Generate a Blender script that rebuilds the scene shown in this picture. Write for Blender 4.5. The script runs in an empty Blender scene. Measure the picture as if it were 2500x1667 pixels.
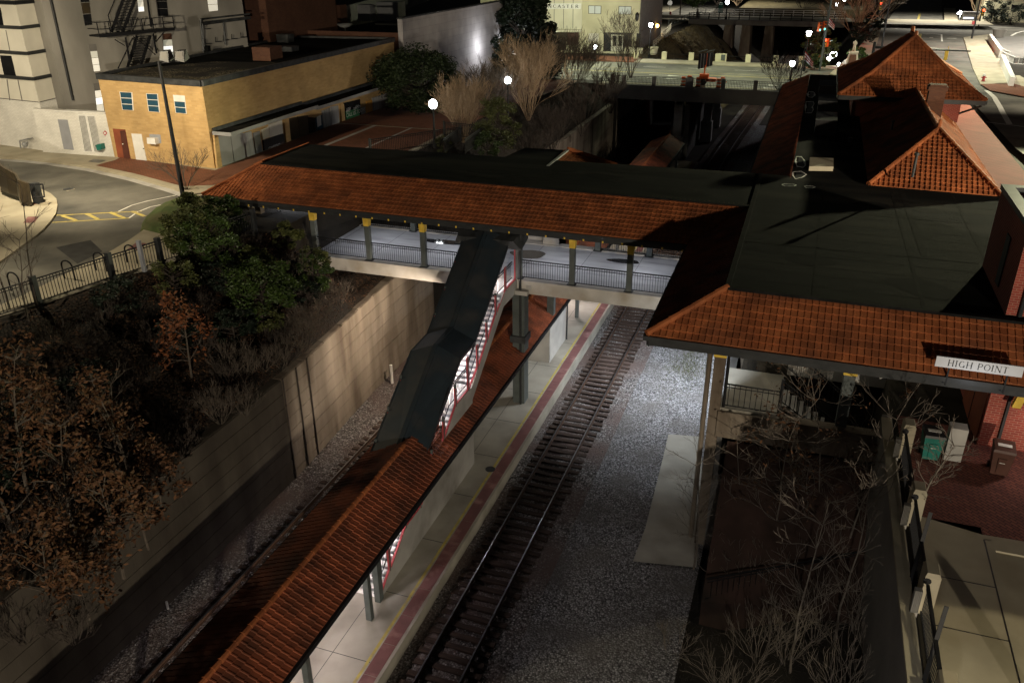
import bpy, bmesh, math, random
from mathutils import Vector, Matrix
rnd = random.Random(7)
SC = bpy.context.scene
COL = SC.collection
V = Vector
PI = math.pi
# ------------------------------------------------------------------ camera
CAMZ = 23.08
def _rot(rx, rz, rr):
    return (Matrix.Rotation(rz, 3, 'Z') @ Matrix.Rotation(rx, 3, 'X') @ Matrix.Rotation(rr, 3, 'Z'))
CR = _rot(math.radians(64.487), math.radians(19.3885), math.radians(-0.3618))
FPX = 2035.394
cam_d = bpy.data.cameras.new('camera'); cam = bpy.data.objects.new('camera', cam_d); COL.objects.link(cam)
cam.matrix_world = Matrix.Translation((0, 0, CAMZ)) @ CR.to_4x4()
cam_d.sensor_width = 36; cam_d.lens = FPX / 2500 * 36; cam_d.clip_start = 0.2; cam_d.clip_end = 3000
SC.camera = cam
def ray(px, py): return CR @ V(((px - 1250) / FPX, -(py - 833.5) / FPX, -1))
def P(px, py, z):
    d = ray(px, py); t = (z - CAMZ) / d.z; return V((t * d.x, t * d.y, z))
def PX(px, py, x):
    d = ray(px, py); t = x / d.x; return V((x, t * d.y, CAMZ + t * d.z))
def PY(px, py, y):
    d = ray(px, py); t = y / d.y; return V((t * d.x, y, CAMZ + t * d.z))
def top_of(b, px, py):
    d = ray(px, py); h = V((d.x, d.y)); s = V((b.x, b.y)).dot(h) / h.dot(h); return CAMZ + s * d.z
# ------------------------------------------------------------------ materials
MATS = {}
def lin(c):
    return tuple(c)
def M(name, c1, c2=None, scale=3.0, rough=.8, bump=0.0, bscale=None, metal=0.0, dirt=None, dscale=.35, dlo=.45, dhi=.75, spec=.3, tint=0.0, detail=5, stretch=None):
    m = bpy.data.materials.new(name); m.use_nodes = True; MATS[name] = m
    nt = m.node_tree; N = nt.nodes; L = nt.links
    b = N['Principled BSDF']; b.inputs['Roughness'].default_value = rough; b.inputs['Metallic'].default_value = metal
    b.inputs['Specular IOR Level'].default_value = spec
    c2 = c2 or tuple(x * .72 for x in c1)
    geo = N.new('ShaderNodeNewGeometry'); pos = geo.outputs['Position']
    if stretch:
        mp = N.new('ShaderNodeMapping'); mp.inputs['Scale'].default_value = stretch; L.new(pos, mp.inputs['Vector']); pos = mp.outputs[0]
    n = N.new('ShaderNodeTexNoise'); n.inputs['Scale'].default_value = scale; n.inputs['Detail'].default_value = detail; L.new(pos, n.inputs['Vector'])
    r = N.new('ShaderNodeMapRange'); r.inputs[1].default_value = .32; r.inputs[2].default_value = .68; L.new(n.outputs['Fac'], r.inputs[0])
    mx = N.new('ShaderNodeMix'); mx.data_type = 'RGBA'; L.new(r.outputs[0], mx.inputs[0])
    mx.inputs[6].default_value = (*c1, 1); mx.inputs[7].default_value = (*c2, 1); out = mx.outputs[2]
    if dirt:
        n2 = N.new('ShaderNodeTexNoise'); n2.inputs['Scale'].default_value = dscale; n2.inputs['Detail'].default_value = 6; L.new(pos, n2.inputs['Vector'])
        r2 = N.new('ShaderNodeMapRange'); r2.inputs[1].default_value = dlo; r2.inputs[2].default_value = dhi; L.new(n2.outputs['Fac'], r2.inputs[0])
        m2 = N.new('ShaderNodeMix'); m2.data_type = 'RGBA'; L.new(r2.outputs[0], m2.inputs[0]); L.new(out, m2.inputs[6]); m2.inputs[7].default_value = (*dirt, 1); out = m2.outputs[2]
    if tint:
        at = N.new('ShaderNodeAttribute'); at.attribute_name = 'tint'
        r3 = N.new('ShaderNodeMapRange'); r3.inputs[3].default_value = 1 - tint; r3.inputs[4].default_value = 1 + tint * .6; L.new(at.outputs['Fac'], r3.inputs[0])
        hs = N.new('ShaderNodeHueSaturation'); L.new(r3.outputs[0], hs.inputs['Value']); L.new(out, hs.inputs['Color']); out = hs.outputs[0]
    L.new(out, b.inputs['Base Color'])
    if bump:
        n3 = N.new('ShaderNodeTexNoise'); n3.inputs['Scale'].default_value = bscale or scale * 6; n3.inputs['Detail'].default_value = 4; L.new(pos, n3.inputs['Vector'])
        bp = N.new('ShaderNodeBump'); bp.inputs['Strength'].default_value = bump; bp.inputs['Distance'].default_value = .03; L.new(n3.outputs['Fac'], bp.inputs['Height']); L.new(bp.outputs[0], b.inputs['Normal'])
    return m
def brick(name, c1, c2, mortar, bw=.22, bh=.075, ms=.012, rough=.85, flat=False, dirt=None, bump=.4, herr=False):
    m = bpy.data.materials.new(name); m.use_nodes = True; MATS[name] = m
    nt = m.node_tree; N = nt.nodes; L = nt.links; b = N['Principled BSDF']; b.inputs['Roughness'].default_value = rough; b.inputs['Specular IOR Level'].default_value = .25
    geo = N.new('ShaderNodeNewGeometry'); sx = N.new('ShaderNodeSeparateXYZ'); L.new(geo.outputs['Position'], sx.inputs[0])
    cb = N.new('ShaderNodeCombineXYZ')
    if flat:
        L.new(sx.outputs[0], cb.inputs[0]); L.new(sx.outputs[1], cb.inputs[1])
    else:
        ad = N.new('ShaderNodeMath'); L.new(sx.outputs[0], ad.inputs[0]); L.new(sx.outputs[1], ad.inputs[1]); L.new(ad.outputs[0], cb.inputs[0]); L.new(sx.outputs[2], cb.inputs[1])
    vec = cb.outputs[0]
    if herr:
        mp = N.new('ShaderNodeMapping'); mp.inputs['Rotation'].default_value = (0, 0, .78); L.new(vec, mp.inputs[0]); vec = mp.outputs[0]
    t = N.new('ShaderNodeTexBrick'); t.inputs['Scale'].default_value = 1; t.inputs['Brick Width'].default_value = bw; t.inputs['Row Height'].default_value = bh; t.inputs['Mortar Size'].default_value = ms
    t.inputs['Color1'].default_value = (*c1, 1); t.inputs['Color2'].default_value = (*c2, 1); t.inputs['Mortar'].default_value = (*mortar, 1); t.inputs['Bias'].default_value = -.1
    L.new(vec, t.inputs['Vector']); out = t.outputs['Color']
    n2 = N.new('ShaderNodeTexNoise'); n2.inputs['Scale'].default_value = .6; n2.inputs['Detail'].default_value = 6; L.new(geo.outputs['Position'], n2.inputs['Vector'])
    r2 = N.new('ShaderNodeMapRange'); r2.inputs[1].default_value = .35; r2.inputs[2].default_value = .75; r2.inputs[3].default_value = 1.08; r2.inputs[4].default_value = .78; L.new(n2.outputs['Fac'], r2.inputs[0])
    hs = N.new('ShaderNodeHueSaturation'); L.new(r2.outputs[0], hs.inputs['Value']); L.new(out, hs.inputs['Color']); out = hs.outputs[0]
    L.new(out, b.inputs['Base Color'])
    bp = N.new('ShaderNodeBump'); bp.inputs['Strength'].default_value = bump; bp.inputs['Distance'].default_value = .01; bp.invert = True; L.new(t.outputs['Fac'], bp.inputs['Height']); L.new(bp.outputs[0], b.inputs['Normal'])
    return m
def gravel(name, cols, scale, bump=1.0, dirt=None, rough=.9, dscale=.25, dlo=.42, dhi=.62):
    m = bpy.data.materials.new(name); m.use_nodes = True; MATS[name] = m
    nt = m.node_tree; N = nt.nodes; L = nt.links; b = N['Principled BSDF']; b.inputs['Roughness'].default_value = rough; b.inputs['Specular IOR Level'].default_value = .25
    geo = N.new('ShaderNodeNewGeometry')
    vo = N.new('ShaderNodeTexVoronoi'); vo.inputs['Scale'].default_value = scale; L.new(geo.outputs['Position'], vo.inputs['Vector'])
    sp = N.new('ShaderNodeSeparateColor'); L.new(vo.outputs['Color'], sp.inputs[0])
    cr = N.new('ShaderNodeValToRGB'); L.new(sp.outputs[0], cr.inputs[0])
    el = cr.color_ramp.elements; el[0].color = (*cols[0], 1); el[1].color = (*cols[-1], 1)
    for i, c in enumerate(cols[1:-1]):
        e = el.new((i + 1) / (len(cols) - 1)); e.color = (*c, 1)
    out = cr.outputs[0]
    dk = N.new('ShaderNodeMapRange'); dk.inputs[1].default_value = .0; dk.inputs[2].default_value = .75; dk.inputs[3].default_value = 1.25; dk.inputs[4].default_value = .25; L.new(vo.outputs['Distance'], dk.inputs[0])
    hs = N.new('ShaderNodeHueSaturation'); L.new(dk.outputs[0], hs.inputs['Value']); L.new(out, hs.inputs['Color']); out = hs.outputs[0]
    if dirt:
        n2 = N.new('ShaderNodeTexNoise'); n2.inputs['Scale'].default_value = dscale; n2.inputs['Detail'].default_value = 7; L.new(geo.outputs['Position'], n2.inputs['Vector'])
        r2 = N.new('ShaderNodeMapRange'); r2.inputs[1].default_value = dlo; r2.inputs[2].default_value = dhi; L.new(n2.outputs['Fac'], r2.inputs[0])
        m2 = N.new('ShaderNodeMix'); m2.data_type = 'RGBA'; L.new(r2.outputs[0], m2.inputs[0]); L.new(out, m2.inputs[6]); m2.inputs[7].default_value = (*dirt, 1); out = m2.outputs[2]
    L.new(out, b.inputs['Base Color'])
    bp = N.new('ShaderNodeBump'); bp.inputs['Strength'].default_value = bump; bp.inputs['Distance'].default_value = .05; bp.invert = True; L.new(vo.outputs['Distance'], bp.inputs['Height']); L.new(bp.outputs[0], b.inputs['Normal'])
    return m
def emis(name, col, s, base=(.8, .8, .8)):
    m = bpy.data.materials.new(name); m.use_nodes = True; MATS[name] = m
    b = m.node_tree.nodes['Principled BSDF']; b.inputs['Base Color'].default_value = (*base, 1)
    b.inputs['Emission Color'].default_value = (*col, 1); b.inputs['Emission Strength'].default_value = s
    return m
def glass(name, tint=(.9, .95, 1), alpha=.25, rough=.03):
    m = bpy.data.materials.new(name); m.use_nodes = True; MATS[name] = m
    nt = m.node_tree; N = nt.nodes; L = nt.links
    for n in list(N):
        if n.type == 'BSDF_PRINCIPLED': N.remove(n)
    out = [n for n in N if n.type == 'OUTPUT_MATERIAL'][0]
    tr = N.new('ShaderNodeBsdfTransparent'); tr.inputs[0].default_value = (*tint, 1)
    gl = N.new('ShaderNodeBsdfGlossy'); gl.inputs['Roughness'].default_value = rough
    mx = N.new('ShaderNodeMixShader'); mx.inputs[0].default_value = alpha
    L.new(tr.outputs[0], mx.inputs[1]); L.new(gl.outputs[0], mx.inputs[2]); L.new(mx.outputs[0], out.inputs[0])
    return m
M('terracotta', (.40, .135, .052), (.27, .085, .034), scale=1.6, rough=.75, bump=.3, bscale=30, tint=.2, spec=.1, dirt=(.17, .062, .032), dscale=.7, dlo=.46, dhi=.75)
M('terracotta_dark', (.30, .085, .038), (.16, .045, .022), scale=1.2, rough=.7, bump=.3, bscale=30, tint=.16, dirt=(.06, .03, .02), dscale=.6, dlo=.45, dhi=.75)  # darker tile; on the station's west slopes it puts their shade into colour
M('felt', (.0095, .0105, .011), (.006, .0066, .007), scale=1.2, rough=1.0, spec=.04, bump=.25, bscale=40, dirt=(.024, .023, .020), dscale=.4, dlo=.46, dhi=.74, stretch=(.35, 1.5, 1))
M('felt_stain', (.0125, .0132, .0135), (.007, .0075, .008), scale=1.5, rough=1.0, spec=.03)
M('dim_paving', (.075, .045, .036), (.05, .031, .026), scale=1.4, rough=.95, spec=.1, bump=.3, dirt=(.03, .024, .02), dscale=.5)
M('seam', (.018, .018, .0175), (.009, .009, .009), scale=2.5, rough=1.0, spec=.03)
M('metal_roof', (.018, .028, .038), (.010, .016, .022), scale=.9, rough=.55, dirt=(.04, .042, .045), dscale=.9, spec=.4)
M('flashing', (.07, .075, .08), (.03, .033, .036), scale=2, rough=.5, metal=.3)
M('steel_paint', (.10, .115, .115), (.07, .082, .08), scale=2, rough=.55, dirt=(.12, .08, .05), dlo=.6, dhi=.8)
M('dark_paint', (.032, .034, .036), (.02, .022, .024), scale=3, rough=.5)
M('iron', (.012, .013, .015), (.008, .008, .01), scale=8, rough=.6, spec=.25)
M('red_paint', (.44, .075, .085), (.34, .055, .062), scale=4, rough=.45)
M('yellow_paint', (.72, .50, .07), (.55, .37, .05), scale=4, rough=.5)
M('concrete', (.42, .41, .39), (.30, .295, .28), scale=.8, rough=.8, bump=.15, bscale=25, dirt=(.16, .15, .135), dscale=.5, dlo=.5, dhi=.8)
M('deck', (.40, .41, .43), (.33, .34, .36), scale=1.2, rough=.6, bump=.08, bscale=40, dirt=(.20, .20, .215), dscale=.8, dlo=.5, dhi=.75, spec=.4, stretch=(.4, 2, 1))
M('girder', (.52, .50, .47), (.40, .385, .36), scale=1.0, rough=.8, bump=.1, bscale=20, dirt=(.30, .26, .20), dscale=.7, dlo=.5, dhi=.8)
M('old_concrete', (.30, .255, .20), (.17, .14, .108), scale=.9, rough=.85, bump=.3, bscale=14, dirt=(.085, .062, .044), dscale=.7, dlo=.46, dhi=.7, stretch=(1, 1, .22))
M('platform_conc', (.38, .36, .31), (.28, .265, .225), scale=.7, rough=.7, bump=.1, bscale=30, dirt=(.17, .155, .13), dscale=.45, dlo=.48, dhi=.8)
M('tactile', (.20, .088, .085), (.15, .068, .068), scale=1.5, rough=.7, bump=.5, bscale=60, dirt=(.36, .20, .19), dscale=1.1, dlo=.55, dhi=.75)
M('line_yellow', (.50, .40, .10), (.36, .30, .10), scale=5, rough=.7, dirt=(.3, .26, .17), dscale=2.5, dlo=.55, dhi=.75)
M('line_white', (.72, .71, .66), (.5, .49, .45), scale=6, rough=.7)
M('asphalt', (.15, .145, .125), (.115, .11, .096), scale=1.0, rough=.85, bump=.2, bscale=60, dirt=(.05, .05, .046), dscale=.3, dlo=.45, dhi=.75)
M('asphalt_patch', (.045, .046, .045), (.03, .03, .03), scale=2, rough=.85, bump=.2, bscale=60)
M('sidewalk', (.38, .345, .26), (.29, .265, .20), scale=.8, rough=.85, bump=.15, bscale=40, dirt=(.24, .205, .14), dscale=.5, dlo=.5, dhi=.8)
brick('brick_tan', (.52, .35, .155), (.43, .28, .12), (.46, .32, .155), bw=.42, bh=.14, ms=.012, bump=.25)
brick('brick_red', (.30, .055, .04), (.22, .04, .032), (.34, .15, .11), bw=.24, bh=.085, ms=.014)
brick('brick_dark', (.11, .05, .03), (.08, .035, .024), (.09, .05, .035), bw=.24, bh=.085, ms=.01)
brick('paver', (.19, .075, .042), (.14, .055, .032), (.09, .045, .03), bw=.22, bh=.11, ms=.01, flat=True, bump=.3)
brick('paver_rough', (.22, .08, .06), (.14, .05, .042), (.05, .025, .022), bw=.24, bh=.12, ms=.012, flat=True, herr=True, bump=.6)
brick('brick_white', (.74, .73, .69), (.68, .67, .63), (.55, .54, .5), bw=.3, bh=.1, ms=.01, bump=.35)
brick('stone_panel', (.40, .385, .40), (.345, .335, .35), (.26, .25, .26), bw=1.5, bh=.75, ms=.012, bump=.15)
M('brick_orange_smooth', (.27, .075, .035), (.20, .055, .028), scale=1.5, rough=.8, bump=.2, bscale=30)
M('stucco_grey', (.30, .29, .265), (.235, .225, .205), scale=.7, rough=.9, bump=.3, bscale=20, dirt=(.16, .155, .14), dscale=.25, dlo=.45, dhi=.7, stretch=(1, 1, .4))
M('stucco_dark', (.17, .165, .155), (.13, .125, .12), scale=.7, rough=.9, bump=.2)
M('panel_white', (.66, .64, .56), (.58, .56, .49), scale=.8, rough=.6, bump=.05)
M('cream', (.60, .57, .40), (.50, .475, .33), scale=.5, rough=.85, bump=.1)
M('cream_light', (.66, .64, .52), (.58, .56, .45), scale=.5, rough=.85)
M('grey_block', (.22, .21, .20), (.17, .165, .155), scale=.8, rough=.9, bump=.2, stretch=(1, 1, 4))
M('chalk', (.85, .85, .83), (.8, .8, .78), scale=9, rough=.9)
M('white_paint', (.74, .74, .72), (.64, .64, .61), scale=2, rough=.5)
M('grey_paint', (.30, .31, .34), (.25, .26, .285), scale=1.5, rough=.6)
M('panel_grey', (.27, .28, .285), (.22, .225, .23), scale=.9, rough=.6, dirt=(.35, .36, .36), dscale=.6, dlo=.55, dhi=.8)
M('blue_glass', (.03, .085, .13), (.02, .06, .10), scale=1, rough=.25, spec=.5)
M('black_glass', (.008, .009, .011), (.015, .016, .018), scale=1, rough=.12, spec=.6)
M('dark_bronze', (.05, .038, .022), (.03, .024, .016), scale=1, rough=.3, spec=.5)
M('board_grey', (.42, .43, .44), (.24, .25, .26), scale=3, rough=.85, stretch=(1.5, 1.5, .08))
M('plywood', (.62, .33, .06), (.50, .25, .045), scale=1, rough=.8, stretch=(1, 1, .2))
M('door_brown', (.10, .035, .025), (.07, .025, .018), scale=2, rough=.6)
M('green_plastic', (.02, .16, .13), (.015, .11, .09), scale=2, rough=.45)
M('brown_plastic', (.09, .04, .03), (.06, .028, .02), scale=2, rough=.5)
M('black_plastic', (.018, .018, .02), (.012, .012, .014), scale=2, rough=.5)
M('sign_grey', (.60, .62, .66), (.54, .56, .60), scale=1, rough=.5)
M('orange_paint', (.75, .13, .02), (.6, .1, .02), scale=2, rough=.5)
M('sign_green', (.01, .16, .05), (.008, .12, .04), scale=2, rough=.6)
M('bronze_plaque', (.14, .06, .04), (.1, .045, .03), scale=2, rough=.6)
M('marble', (.62, .55, .47), (.5, .44, .37), scale=3, rough=.7)
M('rail_side', (.09, .05, .032), (.06, .035, .025), scale=3, rough=.75)
M('rail_head', (.32, .33, .36), (.26, .27, .3), scale=1, rough=.28, metal=.9)
M('tie', (.075, .048, .036), (.035, .024, .02), scale=2.5, rough=.9, bump=.6, bscale=20, stretch=(.6, 4, 4))
gravel('ballast', [(.09, .082, .08), (.18, .165, .16), (.30, .28, .275), (.52, .50, .50)], 13, dirt=(.13, .095, .085))
gravel('ballast_light', [(.12, .115, .12), (.24, .235, .24), (.36, .355, .37), (.58, .575, .60)], 15, dirt=(.13, .12, .115), dscale=.5, dlo=.44, dhi=.75)
gravel('leaf_litter', [(.010, .008, .006), (.03, .018, .011), (.055, .03, .016), (.11, .06, .03)], 9, dirt=(.012, .010, .008), dscale=.5)
gravel('roof_gravel', [(.02, .018, .012), (.07, .06, .04), (.20, .17, .11), (.42, .36, .24)], 10, dirt=(.022, .02, .018), dscale=.3, dlo=.48, dhi=.6)
M('dirt', (.10, .055, .03), (.055, .032, .02), scale=1.2, rough=.95, bump=.8, bscale=8)
M('grass', (.07, .10, .03), (.045, .065, .022), scale=2, rough=.95, bump=.8, bscale=30, dirt=(.10, .085, .045), dscale=.6)
M('dry_grass', (.14, .115, .055), (.08, .065, .035), scale=1.2, rough=.95, bump=.9, bscale=14, dirt=(.05, .045, .025), dscale=.4)
M('shaded_concrete', (.085, .074, .06), (.045, .038, .031), scale=.8, rough=.9, spec=.1, bump=.3, bscale=14, dirt=(.13, .115, .09), dscale=.35, dlo=.58, dhi=.75, stretch=(1, 1, .3))  # darker copy of old_concrete, the near wall's shade put into its colour
M('earth', (.028, .024, .018), (.016, .014, .011), scale=.6, rough=.95, bump=.6, bscale=8)
M('bark', (.11, .09, .072), (.065, .054, .044), scale=6, rough=.9)
M('bark_grey', (.21, .18, .15), (.13, .11, .092), scale=6, rough=.9)
M('bark_dark', (.06, .048, .04), (.035, .028, .024), scale=6, rough=.9)
M('bark_pale', (.34, .25, .16), (.24, .17, .11), scale=5, rough=.85)
M('leaf_green', (.05, .085, .015), (.03, .055, .012), scale=2.5, rough=.5, tint=.5, spec=.4)
M('leaf_olive', (.085, .095, .025), (.055, .065, .02), scale=2.5, rough=.6, tint=.5)
M('leaf_dark', (.012, .022, .012), (.008, .014, .008), scale=2, rough=.6, tint=.5)
M('leaf_brown', (.125, .06, .026), (.08, .037, .018), scale=2, rough=.7, tint=.5)
M('leaf_rust', (.20, .065, .02), (.13, .045, .018), scale=2, rough=.7, tint=.5)
M('puddle', (.03, .03, .032), (.025, .025, .027), scale=1, rough=.04, spec=.6)
M('flag_red', (.45, .03, .03), (.4, .03, .03), rough=.8); M('flag_blue', (.02, .03, .12), rough=.8); M('flag_white', (.7, .7, .7), (.65, .65, .65), rough=.8)
M('brass', (.35, .25, .12), (.28, .2, .1), scale=3, rough=.5)
glass('clear_glass', alpha=.10)
emis('lamp_white', (.92, .97, 1), 24)
emis('lamp_small', (.95, .97, 1), 30)
emis('lamp_amber', (1, .5, .12), 14)
emis('tube_white', (1, .93, .92), 6)
emis('signal_red', (1, .02, .01), 26)
emis('signal_green', (.03, .8, .7), 3)
emis('win_lit', (1, .93, .72), .42)
emis('win_bright', (1, .98, .9), .9)
emis('win_dim', (.8, .9, .62), .12)
emis('win_blind', (.62, .68, .66), .11, base=(.45, .48, .47))
emis('sign_lit', (.82, .88, 1), 1.6)
# ------------------------------------------------------------------ objects
ORG = {}
def tag(o, label=None, cat=None, group=None, kind=None):
    if label: o['label'] = label
    if cat: o['category'] = cat
    if group: o['group'] = group
    if kind: o['kind'] = kind
    return o
def thing(name, label, cat, loc=(0, 0, 0), group=None, rz=0):
    o = bpy.data.objects.new(name, None); COL.objects.link(o); o.location = loc; o.rotation_euler = (0, 0, rz); o.empty_display_size = .2
    ORG[o] = V(loc) if rz == 0 else V((0, 0, 0))
    return tag(o, label, cat, group)
class MB:
    def __init__(s): s.v = []; s.f = []; s.t = []
    def face(s, pts, t=None):
        i = len(s.v); s.v += [V(p) for p in pts]; s.f.append(tuple(range(i, i + len(pts)))); s.t.append(rnd.random() if t is None else t); return s
    def box(s, x0, y0, z0, x1, y1, z1):
        return s.pris([(x0, y0), (x1, y0), (x1, y1), (x0, y1)], z0, z1)
    def pris(s, poly, z0, z1, cap=True):
        n = len(poly); a = sum(poly[i][0] * poly[(i + 1) % n][1] - poly[(i + 1) % n][0] * poly[i][1] for i in range(n))
        if a < 0: poly = poly[::-1]
        i = len(s.v); t = rnd.random()
        zf0 = z0 if callable(z0) else (lambda x, y: z0); zf1 = z1 if callable(z1) else (lambda x, y: z1)
        s.v += [V((p[0], p[1], zf0(p[0], p[1]))) for p in poly] + [V((p[0], p[1], zf1(p[0], p[1]))) for p in poly]
        for k in range(n): s.f.append((i + k, i + (k + 1) % n, i + n + (k + 1) % n, i + n + k))
        if cap: s.f.append(tuple(range(i + n, i + 2 * n))); s.f.append(tuple(range(i + n - 1, i - 1, -1)))
        s.t += [t] * (len(s.f) - len(s.t)); return s
    def hexa(s, b, t):     # bottom 4, top 4 (ccw)
        i = len(s.v); s.v += [V(p) for p in b] + [V(p) for p in t]
        s.f += [(i + 3, i + 2, i + 1, i), (i + 4, i + 5, i + 6, i + 7)] + [(i + k, i + (k + 1) % 4, i + 4 + (k + 1) % 4, i + 4 + k) for k in range(4)]
        s.t += [rnd.random()] * 6; return s
    def bar(s, a, b, w, h=None, up=(0, 0, 1)):
        a = V(a); b = V(b); h = h or w; d = (b - a).normalized(); up = V(up)
        sd = d.cross(up)
        if sd.length < 1e-4: sd = d.cross(V((1, 0, 0)))
        sd.normalize(); u = sd.cross(d)
        q = [sd * (-w / 2) + u * (-h / 2), sd * (w / 2) + u * (-h / 2), sd * (w / 2) + u * (h / 2), sd * (-w / 2) + u * (h / 2)]
        i = len(s.v); s.v += [a + x for x in q] + [b + x for x in q]
        s.f += [(i, i + 1, i + 2, i + 3), (i + 7, i + 6, i + 5, i + 4)] + [(i + (k + 1) % 4, i + k, i + 4 + k, i + 4 + (k + 1) % 4) for k in range(4)]
        s.t += [rnd.random()] * 6; return s
    def tube(s, a, b, r0, r1=None, n=6, cap=True):
        a = V(a); b = V(b); r1 = r0 if r1 is None else r1; d = (b - a)
        if d.length < 1e-6: return s
        d.normalize(); x = d.cross(V((0, 0, 1)) if abs(d.z) < .95 else V((1, 0, 0))).normalized(); y = d.cross(x)
        i = len(s.v)
        for c, r in ((a, r0), (b, r1)):
            for k in range(n): s.v.append(c + (x * math.cos(2 * PI * k / n) + y * math.sin(2 * PI * k / n)) * r)
        for k in range(n): s.f.append((i + k, i + (k + 1) % n, i + n + (k + 1) % n, i + n + k))
        if cap: s.f.append(tuple(range(i + n, i + 2 * n))); s.f.append(tuple(range(i + n - 1, i - 1, -1)))
        s.t += [rnd.random()] * (len(s.f) - len(s.t)); return s
    def path(s, pts, r, n=5):
        for a, b in zip(pts, pts[1:]): s.tube(a, b, r, r, n)
        return s
    def lathe(s, c, prof, n=12):      # prof list of (r,z)
        c = V(c); i = len(s.v); m = len(prof)
        for r, z in prof:
            for k in range(n): s.v.append(c + V((r * math.cos(2 * PI * k / n), r * math.sin(2 * PI * k / n), z)))
        for j in range(m - 1):
            for k in range(n): s.f.append((i + j * n + k, i + j * n + (k + 1) % n, i + (j + 1) * n + (k + 1) % n, i + (j + 1) * n + k))
        s.f.append(tuple(i + n - 1 - k for k in range(n))); s.f.append(tuple(i + (m - 1) * n + k for k in range(n)))
        s.t += [rnd.random()] * (len(s.f) - len(s.t)); return s
    def sphere(s, c, r, n=10, m=7, sq=(1, 1, 1)):
        c = V(c); i = len(s.v)
        for j in range(m + 1):
            th = PI * j / m
            for k in range(n): s.v.append(c + V((r * sq[0] * math.sin(th) * math.cos(2 * PI * k / n), r * sq[1] * math.sin(th) * math.sin(2 * PI * k / n), r * sq[2] * math.cos(th))))
        for j in range(m):
            for k in range(n): s.f.append((i + j * n + k, i + (j + 1) * n + k, i + (j + 1) * n + (k + 1) % n, i + j * n + (k + 1) % n))
        s.t += [rnd.random()] * (len(s.f) - len(s.t)); return s
    def build(s, name, mat, parent=None, smooth=False, root=None):
        me = bpy.data.meshes.new(name)
        org = V((0, 0, 0)); r = parent
        while r is not None:
            if r in ORG: org = ORG[r]
            r = r.parent
        if parent is None and root is not None: org = V(root)
        me.from_pydata([tuple(p - org) for p in s.v], [], s.f)
        at = me.attributes.new('tint', 'FLOAT', 'FACE'); at.data.foreach_set('value', s.t[:len(s.f)])
        me.materials.append(MATS[mat] if isinstance(mat, str) else mat)
        if smooth: me.polygons.foreach_set('use_smooth', [True] * len(me.polygons))
        me.update()
        o = bpy.data.objects.new(name, me); COL.objects.link(o)
        if parent: o.parent = parent
        elif root is not None: o.location = root
        return o
def single(name, mb, mat, label, cat, group=None, kind=None, root=None, smooth=False):
    if root is None and mb.v and kind is None:
        n = len(mb.v); root = V((sum(p.x for p in mb.v) / n, sum(p.y for p in mb.v) / n, min(p.z for p in mb.v)))
    return tag(mb.build(name, mat, None, smooth, root), label, cat, group, kind)
def copy_tree(o, loc=None, rz=None, label=None, parent=None, scale=None):
    c = o.copy(); COL.objects.link(c); c.parent = parent
    if loc is not None: c.location = loc
    if rz is not None: c.rotation_euler = (0, 0, rz)
    if scale is not None: c.scale = (scale,) * 3 if not isinstance(scale, tuple) else scale
    if label: c['label'] = label
    for ch in o.children: copy_tree(ch, parent=c)
    return c
def sheet(name, pts, mat, z=None, kind='structure', parent=None):
    b = MB(); b.face([V((p[0], p[1], p[2] if z is None else z)) for p in pts])
    n = (b.v[1] - b.v[0]).cross(b.v[2] - b.v[0])
    a = sum(b.v[i].x * b.v[(i + 1) % len(b.v)].y - b.v[(i + 1) % len(b.v)].x * b.v[i].y for i in range(len(b.v)))
    if a < 0: b.f[0] = b.f[0][::-1]
    o = b.build(name, mat, parent)
    if parent is None: o['kind'] = kind
    return o
def slab(name, pts, z0, z1, mat, kind='structure', parent=None):
    b = MB(); b.pris([(p[0], p[1]) for p in pts], z0, z1); o = b.build(name, mat, parent)
    if parent is None: o['kind'] = kind
    return o
def strip(b, pts, w, z):      # flat painted line along pts
    for p, q in zip(pts, pts[1:]):
        p = V((p[0], p[1], z)); q = V((q[0], q[1], z)); d = (q - p).normalized(); n = V((-d.y, d.x, 0)) * w / 2
        b.face([p - n, q - n, q + n, p + n])
    return b
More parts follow.
